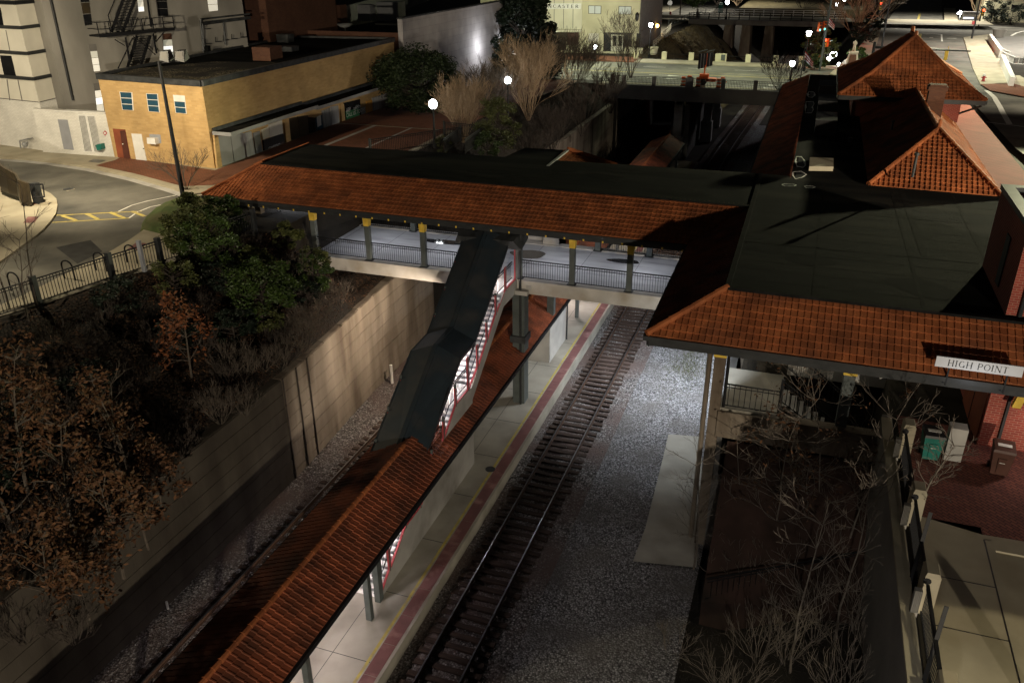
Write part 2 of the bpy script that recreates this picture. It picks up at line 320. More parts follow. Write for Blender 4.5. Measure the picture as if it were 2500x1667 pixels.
# ------------------------------------------------------------------ roof tiles
def tiles(b, A, B, C, D, tw=.23, th=.33, rib=.035, lift=.035, flare=None):
    A, B, C, D = V(A), V(B), V(C), V(D)
    u = (B - A).normalized(); n = u.cross(D - A).normalized()
    if n.z < 0: n = -n
    v = n.cross(u)
    if v.dot(D - A) < 0: v = -v
    hgt = max((D - A).dot(v), (C - A).dot(v)); hl = (D - A).dot(v); hr = (C - A).dot(v)
    uB = (B - A).dot(u); uC = (C - A).dot(u); uD = (D - A).dot(u)
    uL = lambda x: uD * min(x / hl, 1); uR = lambda x: uB + (uC - uB) * min(x / hr, 1)
    nr = max(1, round(hgt / th)); th = hgt / nr
    prof = [(0, 0), (.07, rib), (.24, rib), (.33, .004), (.9, 0)]
    umin = min(0, uD); umax = max(uB, uC); nt = int((umax - umin) / tw) + 1
    for r in range(nr):
        v0 = r * th; v1 = v0 + th
        for k in range(nt):
            off = (tw / 2 if False else 0)
            us = [(umin + (k + f) * tw + off, h) for f, h in prof] + [(umin + (k + 1) * tw + off, 0)]
            t = rnd.random()
            for (ua, ha), (ub, hb) in zip(us, us[1:]):
                a0 = min(max(ua, uL(v0)), uR(v0)); b0 = min(max(ub, uL(v0)), uR(v0)); a1 = min(max(ua, uL(v1)), uR(v1)); b1 = min(max(ub, uL(v1)), uR(v1))
                if b0 - a0 < 1e-4 and b1 - a1 < 1e-4: continue
                p = A + u * a0 + v * v0 + n * (ha + lift); q = A + u * b0 + v * v0 + n * (hb + lift)
                p1 = A + u * a1 + v * v1 + n * ha; q1 = A + u * b1 + v * v1 + n * hb
                b.face([p, q, q1, p1], t)
                if b0 - a0 > 1e-4: b.face([A + u * a0 + v * v0 - n * .01, A + u * b0 + v * v0 - n * .01, q, p], t)
    return b
def ridge(b, p, q, r=.13, seg=.42):
    p, q = V(p), V(q); n = max(1, round((q - p).length / seg)); d = (q - p) / n
    for i in range(n): b.tube(p + d * i, p + d * (i + 1.06), r * 1.12, r * .9, 8)
    return b
# ================================================================== setting: ground, cut, streets
def sst(a, b, x):
    t = min(1, max(0, (x - a) / (b - a))); return t * t * (3 - 2 * t)
def wall_x(y): return -21.1 - .6 * sst(28, 41, y)
def fence_x(y): return max(-31.2, min(-26.4, -29.6 + (y - 23) * .27))
def bank_x(y): return fence_x(y) + ( -25.4 - fence_x(y)) * sst(33.5, 38, y)
def emb_h(x, y):
    w = wall_x(y) - .32; f = bank_x(y); t = min(1, max(0, (w - x) / (w - f)))
    zt = 9.3 - 2.7 * sst(35.6, 37.8, y)
    return 5.2 + (zt - 5.2) * t ** .85
def trk(y): return 1.6 * sst(95, 150, y) + max(0, y - 150) * .04
def ground_h(x, y):
    zl = 9.42 - 1.45 * sst(62, 105, y); zr = 7.42 + .5 * sst(60, 95, y)
    if y > 125: zl = zr = 7.95
    b = -.5
    if y < 100:
        wx = wall_x(y); fx = bank_x(y)
        if y > 48: fx = -26.5
        if x <= fx: return zl
        if x < min(wx - .3, -22.05): return emb_h(x, y) - .5 if y < 48 else 5.9 + (zl - 5.9) * min(1, ((wx - .3) - x) / ((wx - .3) - fx)) ** .85
        if y > 33: r0, r1 = -1.7, -1.2
        else: r0, r1 = 4.0, 4.35
        if x >= r1: return zr
        if x > r0 - .01: return b
        if x > -2.2 and y <= 33: return b + 2.2 * sst(-2.2, 3.5, x)
        return b
    w = trk(y)
    if y < 124: 
        if x < -21.8: return zl
        if x > -1.5: return zr
        return b
    l = -27 + w; t = -14 + w
    if x < l: return zl
    if x < t: return zl + (b - zl) * sst(l, t, x)
    if x < -4 + w: return b
    if x < 6 + w: return b + (zr - b) * sst(-4 + w, 6 + w, x)
    return zr
xs = [-400, -200, -120, -90, -70, -55, -45, -38, -34, -32, -30.5, -29.6, -29.1, -28.6, -28, -27.3, -26.6, -25.8, -25, -24.2, -23.4, -22.7, -22.3, -22.06, -21.9, -21.3, -20, -18, -16, -14, -12, -10, -8, -6, -4.5, -3, -2.3, -1.72, -1.2, 0, 1.2, 2.4, 3.3, 3.98, 4.36, 6, 9, 13, 20, 30, 45, 70, 110, 200, 400]
ys = [-60, -20, 0, 8, 12] + [14 + 1.5 * i for i in range(24)] + [52, 55, 58, 62, 66, 70, 75, 80, 86, 92, 97, 99.9, 100.1, 106, 112, 118, 123.9, 124.1, 128, 132, 137, 142, 148, 155, 165, 180, 200, 230, 270, 350, 500, 900]
gb = MB(); nx = len(xs)
for y in ys:
    for x in xs: gb.v.append(V((x, y, ground_h(x, y) + (rnd.uniform(-.12, .12) if -28.5 < x < -22.3 and 48 < y < 60 else 0))))
for j in range(len(ys) - 1):
    for i in range(nx - 1): gb.f.append((j * nx + i, j * nx + i + 1, (j + 1) * nx + i + 1, (j + 1) * nx + i)); gb.t.append(.5)
tag(gb.build('ground', 'earth'), kind='structure')
# leaf litter over the embankment as its own slope sheet
lb = MB(); yy = [8 + .75 * i for i in range(52)]; nn = 22
for y in yy:
    wx = wall_x(y) - .32; fx = bank_x(y) - .2
    for k in range(nn):
        x = wx + (fx - wx) * k / (nn - 1)
        lb.v.append(V((x, y, emb_h(x, y) + .1 + (.13 * math.sin(x * 3.1 + y * 1.7) * math.sin(y * 2.3 - x) + rnd.uniform(-.07, .07)) * (1 if 0 < k < nn - 1 else 0))))
for j in range(len(yy) - 1):
    for k in range(nn - 1): lb.f.append((j * nn + k + 1, j * nn + k, (j + 1) * nn + k, (j + 1) * nn + k + 1)); lb.t.append(.5)
tag(lb.build('embankment', 'leaf_litter', smooth=True), kind='structure')
def bed(name, x0, x1, y0, y1, z, mat, step=.35, amp=.035, curve=True):
    b = MB(); nxx = int((x1 - x0) / step) + 1; nyy = int((y1 - y0) / step) + 1
    for j in range(nyy + 1):
        y = y0 + (y1 - y0) * j / nyy
        for i in range(nxx + 1):
            x = x0 + (x1 - x0) * i / nxx
            b.v.append(V((x + (trk(y) if curve else 0), y, z + rnd.uniform(-amp, amp) + .03 * math.sin(x * 1.9 + y * .7))))
    for j in range(nyy):
        for i in range(nxx): b.f.append((j * (nxx + 1) + i, j * (nxx + 1) + i + 1, (j + 1) * (nxx + 1) + i + 1, (j + 1) * (nxx + 1) + i)); b.t.append(.5)
    return tag(b.build(name, mat, smooth=True), kind='structure')
bed('track_bed', -21.6, -16.55, 6, 96, -.21, 'ballast')
bed('track_bed', -11.5, -7.4, 6, 215, -.265, 'ballast', step=.4)
bed('gravel_yard', -7.4, -1.75, 6, 124, -.26, 'ballast_light', step=.4)
# tufts of grass in the gravel under the canopy corner
gt = MB()
for i in range(900):
    a = rnd.gauss(0, 1); c = rnd.gauss(0, 1); p = V((-4.9 + a * .75, 46.2 + c * 1.9, -.24)); 
    for k in range(2):
        q = p + V((rnd.uniform(-.12, .12), rnd.uniform(-.12, .12), rnd.uniform(.04, .13))); s = V((rnd.uniform(-.02, .02), rnd.uniform(-.02, .02), 0)); gt.face([p - s, p + s, q])
tag(gt.build('grass', 'leaf_olive'), kind='stuff', label='sparse green weeds growing in the pale gravel beside the track', cat='grass')
# loose stones over the ballast near the camera
st = MB()
for i in range(5200):
    y = 14 + 34 * rnd.random() ** 1.3; x = rnd.choice([rnd.uniform(-11.2, -7.2), rnd.uniform(-9, -2.4), rnd.uniform(-21, -16.8)]); r = rnd.uniform(.02, .045)
    if -11 < x < -8 and abs((y / .53) % 1 - .5) < .3: continue
    c = V((x, y, -.2 if x < -7.4 else -.24)); q = [c + V((rnd.uniform(.6, 1) * r * math.cos(k * 1.57 + .4), rnd.uniform(.6, 1) * r * math.sin(k * 1.57 + .4), 0)) for k in range(4)]; tp = c + V((rnd.uniform(-.3, .3) * r, rnd.uniform(-.3, .3) * r, r * rnd.uniform(.7, 1.4)))
    for k in range(4): st.face([q[k], q[(k + 1) % 4], tp])
tag(st.build('ballast_stones', 'ballast_light'), kind='stuff', label='loose crushed stone ballast scattered between and beside the rails', cat='ballast')
# concrete pad by the gravel
sheet('path', [P(1632, 1060, -.18), P(1650, 1061, -.18), P(1712, 1066, -.18), P(1715, 1200, -.18), P(1700, 1385, -.18), P(1545, 1370, -.18), P(1575, 1290, -.18), P(1618, 1120, -.18)], 'platform_conc', z=-.17)
# ================================================================== railway tracks
def rail_mesh(x, y0, y1, name_parent):
    b = MB(); h = MB(); n = max(2, int((y1 - y0) / 8)); yv = [y0 + (y1 - y0) * i / n for i in range(n + 1)]
    for a, c in zip(yv, yv[1:]):
        pa = V((x + trk(a), a, 0)); pc = V((x + trk(c), c, 0))
        b.bar(pa + V((0, 0, -.165)), pc + V((0, 0, -.165)), .14, .02); b.bar(pa + V((0, 0, -.10)), pc + V((0, 0, -.10)), .025, .12); b.bar(pa + V((0, 0, -.03)), pc + V((0, 0, -.03)), .076, .045)
        h.bar(pa + V((0, 0, -.0035)), pc + V((0, 0, -.0035)), .056, .007)
    r = b.build('rail', 'rail_side', name_parent); h.build('rail_head', 'rail_head', r)
def track(label, cx, y0, y1, ny):
    t = thing('railway_track', label, 'railway track', (cx, y0, -.2))
    for s in (-.755, .755): rail_mesh(cx + s, y0, y1, t)
    pr = None; y = ny; k = 0
    while k < 100:
        w = .115 + rnd.uniform(-.01, .01)
        if pr is None:
            b = MB(); b.box(cx - 1.3, y0 - .115, -.36, cx + 1.3, y0 + .115, -.185); pr = b.build('sleeper', 'tie', t); o = pr
        else:
            o = pr.copy(); COL.objects.link(o); o.parent = t
        o.location = (rnd.uniform(-.08, .08) + trk(y), y - y0 + rnd.uniform(-.03, .03), rnd.uniform(-.012, .012)); o.rotation_euler = (0, 0, rnd.uniform(-.025, .025))
        y += .53; k += 1
    b = MB()
    while y < y1:
        b.box(cx - 1.3 + trk(y), y - .115, -.36, cx + 1.3 + trk(y), y + .115, -.185); y += .53
    tag(b.build('sleeper_row', 'tie', t), kind='stuff')
track('straight railway track with rusty rails and brown sleepers right of the platform', -9.525, 5, 215, 15.5)
track('railway track running between the concrete retaining wall and the tiled canopy', -18.45, 5, 94, 13.5)
# ================================================================== platform
pl = thing('station_platform', 'low concrete island platform with a yellow line and a dark red tactile edge', 'platform', (-14, 6, -.3))
b = MB(); b.box(-16.6, -12, -.5, -11.3, 97, .3); b.build('slab', 'platform_conc', pl)
b = MB()
for k in range(60): b.box(-11.93, 6.2 + k * 1.5, .27, -11.42, 6.2 + k * 1.5 + 1.48, .309)
b.build('tactile_strip', 'tactile', pl)
b = MB(); b.box(-12.1, 6, .27, -11.99, 97, .306); b.build('yellow_line', 'line_yellow', pl)
b = MB()
for k in range(26): b.box(-16.5, 8.5 + 3.4 * k, .26, -11.95, 8.5 + 3.4 * k + .025, .303)
b.box(-12.95 - .5, 6, .26, -12.93 - .5, 97, .3035)
b.build('joint', 'dark_paint', pl)
c0 = P(1197, 1145, .3); b = MB(); b.lathe((c0.x, c0.y, .28), [(.001, .0), (.24, .0), (.24, .03), (.001, .03)], 20); b.build('manhole_cover', 'flashing', pl)
# ================================================================== retaining wall (left of the cut)
def ret_wall(name, label, y0, y1, z1f, mat='old_concrete'):
    t = thing(name, label, 'wall', (wall_x(y0), y0, -.4))
    b = MB(); n = int((y1 - y0) / 2)
    rows = 8
    for k in range(n):
        ya = y0 + (y1 - y0) * k / n; yb = y0 + (y1 - y0) * (k + 1) / n; xa = wall_x(ya); xb = wall_x(yb); zt = z1f((ya + yb) / 2)
        b.hexa([(xa - .55, ya, -.5), (xa - .06, ya, -.5), (xb - .06, yb, -.5), (xb - .55, yb, -.5)], [(xa - .55, ya, zt), (xa - .06, ya, zt), (xb - .06, yb, zt), (xb - .55, yb, zt)])
        for r in range(rows):
            z0 = -.5 + (zt + .5) * r / rows; zz = -.5 + (zt + .5) * (r + 1) / rows - .03
            b.hexa([(xa - .06, ya + (.012 if k % 6 == 0 else 0), z0), (xa, ya + (.012 if k % 6 == 0 else 0), z0), (xb, yb, z0), (xb - .06, yb, z0)], [(xa - .06, ya + (.012 if k % 6 == 0 else 0), zz), (xa, ya + (.012 if k % 6 == 0 else 0), zz), (xb, yb, zz), (xb - .06, yb, zz)])
    b.build('wall_panels', mat, t)
    for yy in (28.25, 29.4, 30.4) if 20 < y0 < 40 else ((88.0,) if y0 > 40 else ()):
        b = MB(); b.bar((wall_x(yy) + .03, yy, -.4), (wall_x(yy) + .03, yy, z1f(yy) + .02), .07, .05, up=(1, 0, 0)); b.build('joint_strip', 'bark_dark', t)
    return t
ret_wall('retaining_wall', 'near stretch of retaining wall coloured dark for shade below the brown leaved saplings', 6, 28.2, lambda y: 5.15 + .25 * sst(25, 42, y), 'shaded_concrete')
ret_wall('retaining_wall', 'tan stained stretch of retaining wall running under the footbridge', 28.2, 46.2, lambda y: 5.15 + .25 * sst(25, 42, y))
ret_wall('retaining_wall', 'pale concrete retaining wall lit beyond the footbridge near the road bridge', 52, 98, lambda y: 6.2)
c = PX(950, 910, -21.2); b = MB(); b.tube((-21.05, c.y, -.3), (-21.05, c.y, .95), .09, n=8); single('marker_post', b, 'white_paint', 'short pale post standing in the ballast against the retaining wall', 'post')
b = MB(); q = PX(402, 1461, -21); b.tube((-20.95, q.y, -.3), (-20.95, q.y, .15), .05, n=6); single('marker_post', b, 'white_paint', 'tiny white stake at the foot of the dark near retaining wall', 'post')
# ================================================================== footbridge
fb = thing('footbridge', 'covered concrete footbridge over the tracks with an orange tiled roof', 'bridge', (-15, 41, 6.8))
b = MB(); b.box(-27.5, 38.12, 7.0, -1.2, 44.2, 7.38); b.build('deck', 'deck', fb)
b = MB(); b.box(-25.6, 37.98, 6.72, -1.3, 38.5, 7.42); b.box(-25.6, 43.7, 6.72, -1.3, 44.25, 7.42); b.build('girder', 'girder', fb)
b = MB(); b.box(-26.4, 37.9, 5.0, -24.6, 44.3, 6.7); b.hexa([(-26.2, 37.4, 4.6), (-24.5, 37.4, 4.6), (-24.5, 37.9, 4.6), (-26.2, 37.9, 4.6)], [(-26.2, 37.4, 7.3), (-25.0, 37.4, 7.3), (-25.0, 37.9, 7.3), (-26.2, 37.9, 7.3)]); b.build('abutment', 'concrete', fb)
b = MB()
for i in range(9): b.box(-25 + i * 2.9, 38.5, 7.378, -24.98 + i * 2.9, 43.7, 7.383)
b.box(-25.3, 41.1, 7.378, -1.5, 41.12, 7.383); b.build('joint', 'dark_paint', fb)
def puddle(cx, cy, rx, ry, z, par):
    b = MB(); b.face([V((cx + rx * math.cos(a) * (1 + .12 * math.sin(3 * a + cx)), cy + ry * math.sin(a) * (1 + .1 * math.cos(2 * a + cy)), z)) for a in [2 * PI * k / 28 for k in range(28)]]); return b.build('puddle', 'puddle', par)
for px, py, rx, ry in ((1085, 590, 1.5, .38), (1290, 620, 1.0, .7), (1524, 637, .9, .35)):
    c = P(px, py, 7.4); puddle(c.x, c.y, rx, ry, 7.386, fb)
def railing(b, a, c, h=1.0, sp=.125, w=.016, low=.09, top=.055):
    a, c = V(a), V(c); up = V((0, 0, 1)); L = (c - a).length
    b.bar(a + up * h, c + up * h, top, .045); b.bar(a + up * (h - .13), c + up * (h - .13), .03, .03); b.bar(a + up * low, c + up * low, .035, .035)
    n = max(1, int(L / sp))
    for i in range(1, n): p = a + (c - a) * i / n; b.bar(p + up * low, p + up * h, w, w, up=(c - a))
    return b
def column(par, x, y, z0, z1, w=.27, cap=True, mat='steel_paint'):
    b = MB(); b.box(x - w / 2, y - w / 2, z0 + .02, x + w / 2, y + w / 2, z1)
    col = b.build('column', mat, par)
    b = MB(); b.box(x - w / 2 - .09, y - w / 2 - .07, z0, x + w / 2 + .09, y + w / 2 + .07, z0 + .03); b.build('base_plate', 'dark_paint', col)
    if cap:
        b = MB(); a = w / 2 + .012; e = a + .12
        b.hexa([(x - a, y - a, z1 - .82), (x + a, y - a, z1 - .82), (x + a, y + a, z1 - .82), (x - a, y + a, z1 - .82)], [(x - a - .02, y - a - .02, z1 - .35), (x + a + .02, y - a - .02, z1 - .35), (x + a + .02, y + a + .02, z1 - .35), (x - a - .02, y + a + .02, z1 - .35)])
        b.hexa([(x - a - .02, y - a - .02, z1 - .35), (x + a + .02, y - a - .02, z1 - .35), (x + a + .02, y + a + .02, z1 - .35), (x - a - .02, y + a + .02, z1 - .35)], [(x - e, y - e, z1), (x + e, y - e, z1), (x + e, y + e, z1), (x - e, y + e, z1)])
        b.build('capital', 'yellow_paint', col)
    return col
fcols = [-28.6, -25.07, -21.73, -18.43, -15.9, -13.05, -10.23, -7.30, -4.2]
for x in fcols[1:]: column(fb, x, 38.3, 7.42, 10.2)
bx = [P(px, py, 7.4).x for px, py in ((878, 561), (999, 572), (1124, 585), (1453, 621), (1579, 636))]
for x in bx + [bx[-1] + 3.1]: column(fb, x, 43.75, 7.42, 10.2, w=.3)
for xa, xb in zip(fcols[1:], fcols[2:]):
    if xa == -15.9: continue
    b = MB(); railing(b, (xa + .14, 38.3, 7.42), (xb - .14, 38.3, 7.42)); b.build('railing', 'iron', fb)
bxx = [-24.6] + bx + [-3]
for xa, xb in zip(bxx, bxx[1:]):
    if xa < -15 < xb: xb = -14.9
    b = MB(); railing(b, (xa + .16, 43.75, 7.42), (xb - .16, 43.75, 7.42)); b.build('railing', 'iron', fb)
# roof
EZ, RZ = 10.5, 11.75
L0 = V((-31.4, 37.25, EZ)); L1 = V((-4.5, 37.25, EZ)); T0 = V((-29.35, 40.25, RZ)); T1 = V((-2.05, 40.05, RZ))
b = MB(); tiles(b, L0, L1, T1, T0, rib=.04, lift=.04); rf = b.build('tiled_slope', 'terracotta', fb)
b = MB(); tiles(b, (-31.4, 46.0, EZ), L0, T0, (-29.6, 45.5, RZ)); b.build('tiled_slope', 'terracotta', fb)
b = MB(); ridge(b, L0 + V((0, 0, .05)), T0 + V((0, 0, .06)), .09); b.build('hip_tiles', 'terracotta', fb)
b = MB(); b.pris([(-29.3, 40.28), (-2.0, 40.1), (-2.0, 46.6), (-29.8, 45.45)], 10.4, 11.76); b.build('flat_roof', 'felt', fb)
b = MB(); b.bar(T0 + V((0, -.05, .02)), T1 + V((0, -.05, .02)), .22, .07); b.build('curb_flashing', 'seam', fb)
b = MB(); b.bar(L0 + V((0, -.02, -.09)), L1 + V((-.1, -.02, -.09)), .13, .15)
b.bar(L0 + V((0, .12, -.27)), L1 + V((0, .12, -.27)), .05, .26); b.build('gutter', 'dark_paint', fb)
b = MB(); b.box(-30.4, 37.34, 10.1, -30.32, 37.9, 10.2); o = b.build('rafter_end', 'yellow_paint', fb)
for i in range(1, 28):
    c = o.copy(); COL.objects.link(c); c.parent = fb; c.location = (i * .95, 0, 0)
b = MB(); b.pris([(-31.0, 37.45), (-4.4, 37.45), (-2, 40), (-2, 46.4), (-31, 45.6)], 10.2, 10.3); b.build('soffit', 'steel_paint', fb)
b = MB(); b.box(-29.4, 38.16, 9.98, -3, 38.44, 10.2); b.box(-29.4, 43.6, 9.98, -3, 43.9, 10.2); b.build('beam', 'dark_paint', fb)
for i, x in enumerate((-27, -22.5, -18, -11.6, -7.2)):
    b = MB(); b.box(x - .6, 40.9, 10.13, x + .6, 41.15, 10.2); o = b.build('ceiling_light', 'tube_white', fb)
# left end column and low wall
column(fb, -28.55, 38.4, 8.6, 10.2, w=.36, cap=False, mat='old_concrete')
# pale lift wall at the back of the deck
b = MB(); x0 = P(1274, 606, 7.4).x; x1 = P(1312, 610, 7.4).x; x2 = P(1347, 616, 7.4).x
b.box(x0 - 1.6, 44.5, 7.0, x1, 44.8, 10.2); b.box(x1, 43.9, 7.0, x1 + .95, 45.4, 10.2); b.box(x1 + .95, 43.95, 7.0, x2, 45.4, 10.2); b.build('lift_wall', 'girder', fb)
# ================================================================== steps from the street to the deck
stp = thing('concrete_steps', 'concrete steps with black railings climbing from the footbridge to the street', 'steps', (-25.2, 39.3, 7.38))
ns = 12; xa, xb = -25.8, -29.3
b = MB()
for i in range(ns):
    x1 = xa + (xb - xa) * i / ns; x2 = xb - 1.2; z = 7.38 + (9.5 - 7.38) * (i + 1) / ns
    b.box(xa + (xb - xa) * (i + 1) / ns, 39.2, 7.0, x1, 42.7, z)
b.box(-31, 39.2, 7.0, xb, 42.7, 9.51)
b.build('treads', 'concrete', stp)
b = MB(); zf = lambda x, y: 7.4 + (9.5 - 7.4) * min(1, max(0, (x - xa) / (xb - xa)))
for y0, y1 in ((38.75, 39.2), (42.7, 43.2)):
    b.hexa([(xb - 1, y0, 6.8), (xa + .1, y0, 6.8), (xa + .1, y1, 6.8), (xb - 1, y1, 6.8)], [(xb - 1, y0, 9.62), (xa + .1, y0, 7.42), (xa + .1, y1, 7.42), (xb - 1, y1, 9.62)])
b.build('cheek_wall', 'concrete', stp)
for y, w in ((38.95, 0), (40.35, 1), (41.6, 1), (42.9, 0)):
    b = MB(); railing(b, (xa + .15, y, 7.45), (xb - .2, y, 9.6), h=.95, sp=.13); b.bar((xa + .15, y, 7.4), (xa + .15, y, 8.5), .12, .12, up=(1, 0, 0)); b.bar((xb - .2, y, 9.4), (xb - .2, y, 10.65), .12, .12, up=(1, 0, 0)); b.build('handrail', 'iron', stp)
# earth filled up against the cheek wall
b = MB()
for k in range(12):
    xa_ = -31 + 5.6 * k / 12; xb_ = -31 + 5.6 * (k + 1) / 12
    f = lambda x, t: V((x + rnd.uniform(-.03, .03), 38.74 - 3.4 * t, (zf(x, 0) - .45) * (1 - t) + (emb_h(x, 35.3) + .05) * t + .1 * math.sin(x * 5 + t * 7)))
    for j in range(5): b.face([f(xa_, j / 5), f(xa_, (j + 1) / 5), f(xb_, (j + 1) / 5), f(xb_, j / 5)])
tag(b.build('embankment', 'dirt', smooth=True), kind='structure')
# ================================================================== covered stair
cs = thing('covered_stair', 'dark metal roofed stair with red window frames descending to the platform', 'stair', (-14.4, 22, .3))
XR, XL = -13.06, -15.75
prof = [(38.0, 7.4), (35.9, 7.4), (31.5, 4.45), (29.5, 4.45), (25.6, 1.8), (24.1, 1.8), (21.7, .32)]
def sz(y):
    for (ya, za), (yb, zb) in zip(prof, prof[1:]):
        if yb <= y <= ya: return zb + (za - zb) * (y - yb) / (ya - yb)
    return .3 if y < 22 else 7.4
b = MB()
for (ya, za), (yb, zb) in zip(prof, prof[1:]):
    rb = MB()
    if abs(za - zb) < .01: b.box(XL + .12, yb, za - .2, XR - .12, ya, za); continue
    n = round((za - zb) / .165)
    for i in range(n):
        y1 = ya + (yb - ya) * i / n; y2 = ya + (yb - ya) * (i + 1) / n; z = za + (zb - za) * (i + 1) / n
        b.box(XL + .12, y2 - .02, z - .05, XR - .12, y1 + .0, z)
        rb.box(XL + .12, y1 - .03, z - .06, XR - .12, y1 - .005, z + .12)
    rb.build('risers', 'grey_paint', cs)
b.build('treads', 'white_paint', cs)
# side walls: stringer + lower solid wall
for X0, X1 in ((XR - .1, XR), (XL, XL + .1)):
    b = MB()
    for (ya, za), (yb, zb) in zip(prof, prof[1:]):
        lo = (-.3 if ya < 31.6 else None)
        la = lo if lo is not None else za - .62; lb2 = lo if lo is not None else zb - .62
        b.hexa([(X0, yb, lb2), (X1, yb, lb2), (X1, ya, la), (X0, ya, la)], [(X0, yb, zb + .1), (X1, yb, zb + .1), (X1, ya, za + .1), (X0, ya, za + .1)])
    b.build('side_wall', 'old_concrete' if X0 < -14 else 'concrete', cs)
roof_e = [(37.6, 9.62), (37.2, 9.36), (32.65, 6.28), (30.85, 6.2), (26.5, 3.42)]
def rz_(y):
    for (ya, za), (yb, zb) in zip(roof_e, roof_e[1:]):
        if yb <= y <= ya: return zb + (za - zb) * (y - yb) / (ya - yb)
    return 9.5 if y > 37 else 3.25
# window frames on the right side and left side
posts = [37.75, 36.25, 34.85, 33.55, 32.3, 31.1, 29.6, 28.2, 26.9, 25.55, 24.15, 22.6, 21.75]
for X in (XR - .03, XL + .03):
    for ya, yb in zip(posts, posts[1:]):
        za, zb = sz(ya) + .12, sz(yb) + .12; ta, tb = rz_(ya) + .02, rz_(yb) + .02
        if ta - za < .5: ta = za + 1.2
        if tb - zb < .5: tb = zb + 1.0
        fr = MB()
        ca, cb_ = ya - .07, yb + .07
        if ca - cb_ < .2: continue
        fr.bar((X, ca, za + .02), (X, ca, ta), .06, .06, up=(1, 0, 0)); fr.bar((X, cb_, zb + .02), (X, cb_, tb), .06, .06, up=(1, 0, 0))
        fr.bar((X, ca, za + .04), (X, cb_, zb + .04), .08, .07)
        f = fr.build('window_frame', 'red_paint', cs)
        g = MB(); g.face([(X, ca, za), (X, cb_, zb), (X, cb_, tb), (X, ca, ta)]); g.build('pane', 'clear_glass', f)
    for y in posts:
        mb = MB(); mb.bar((X, y, sz(y) + .05), (X, y, max(rz_(y), sz(y) + 1.2)), .06, .08, up=(1, 0, 0)); mb.build('mullion', 'steel_paint', cs)
for X in (XR - .3, XL + .3):
    b = MB()
    for (ya, za), (yb, zb) in zip(prof, prof[1:]): railing(b, (X, ya, za + .02), (X, yb, zb + .02), h=.95, sp=.14, w=.02)
    b.build('handrail', 'iron', cs)
b = MB(); RX, RE, LE = -14.5, -13.32, -15.76
for (ya, za), (yb, zb) in zip(roof_e, roof_e[1:]):
    dr = .5 if za > 4 else .4
    for xe in (RE, LE):
        q = [(xe, ya, za), (RX, ya, za + .52), (RX, yb, zb + (.52 if zb > 4 else .36)), (xe, yb, zb)]
        t = [V(p) + V((0, 0, .05)) for p in q]
        b.face(t); b.face(q); b.bar(q[0], q[3], .06, .14)
    b.bar((RX, ya, za + .57), (RX, yb, zb + (.57 if zb > 4 else .42)), .2, .05)
for xe in (RE, LE): b.face([(xe, 26.45, 3.3), (RX, 26.45, 3.3), (RX, 26.45, 3.86), (xe, 26.45, 3.5)])
b.build('metal_roof', 'metal_roof', cs)
b = MB(); b.hexa([(-16.2, 37.3, 9.3), (-12.6, 37.3, 9.3), (-12.6, 38.4, 9.6), (-16.2, 38.4, 9.6)], [(-16.0, 37.2, 9.75), (-13.0, 37.2, 9.75), (-12.7, 38.4, 10.15), (-16.2, 38.4, 10.15)]); b.build('roof_connector', 'flashing', cs)
for x in (-13.2, -15.85):
    b = MB(); b.box(x, 21.45, -.3, x + .23, 21.75, 3.1); b.build('end_post', 'steel_paint', cs)
for i, (y, z) in enumerate(((36.6, rz_(36.1) + .2), (31.6, rz_(31.6) + .3), (27.9, rz_(27.4) + .15), (23.2, 3.0))):
    b = MB(); b.box(-14.55, y - .5, z, -14.35, y + .5, z + .06); b.build('ceiling_light', 'tube_white', cs)
# tall pier carrying the bridge corner beside the stair
pr = thing('bridge_pier', 'tall grey concrete pier standing on the platform beside the covered stair', 'pier', (-12.9, 38, .3))
b = MB(); b.box(-13.25, 37.75, .3, -12.6, 38.45, 6.75); b.build('shaft', 'steel_paint', pr)
b = MB(); b.box(-13.5, 37.6, 6.75, -12.4, 38.5, 6.98); b.box(-12.55, 37.92, 6.9, -12.3, 38.05, 7.2); b.build('pier_cap', 'concrete', pr)
b = MB(); b.box(-13.35, 37.6, 4.0, -12.5, 38.55, 4.36); b.build('roof_collar', 'flashing', pr)
b = MB(); b.tube((-12.78, 37.68, .3), (-12.78, 37.68, 10.2), .055, n=6); b.build('downpipe', 'dark_paint', pr)
pr2 = thing('bridge_pier', 'slim steel pier rising through the tiled platform canopy under the footbridge', 'pier', (-12.3, 42.3, .3))
b = MB(); b.box(-12.95, 43.0, 3.2, -12.55, 43.4, 6.75); b.build('shaft', 'steel_paint', pr2)
# concrete lift shaft under canopy
ls = thing('lift_shaft', 'plain grey concrete lift shaft standing on the platform under the footbridge', 'lift shaft', (-14, 44.6, .3))
b = MB(); b.box(-15.4, 42.9, .3, -12.72, 46.4, 3.2); b.build('shaft_wall', 'concrete', ls)
b = MB(); b.tube((-12.66, 46.45, .3), (-12.66, 46.45, 3.3), .05, n=6); b.build('downpipe', 'dark_paint', ls)
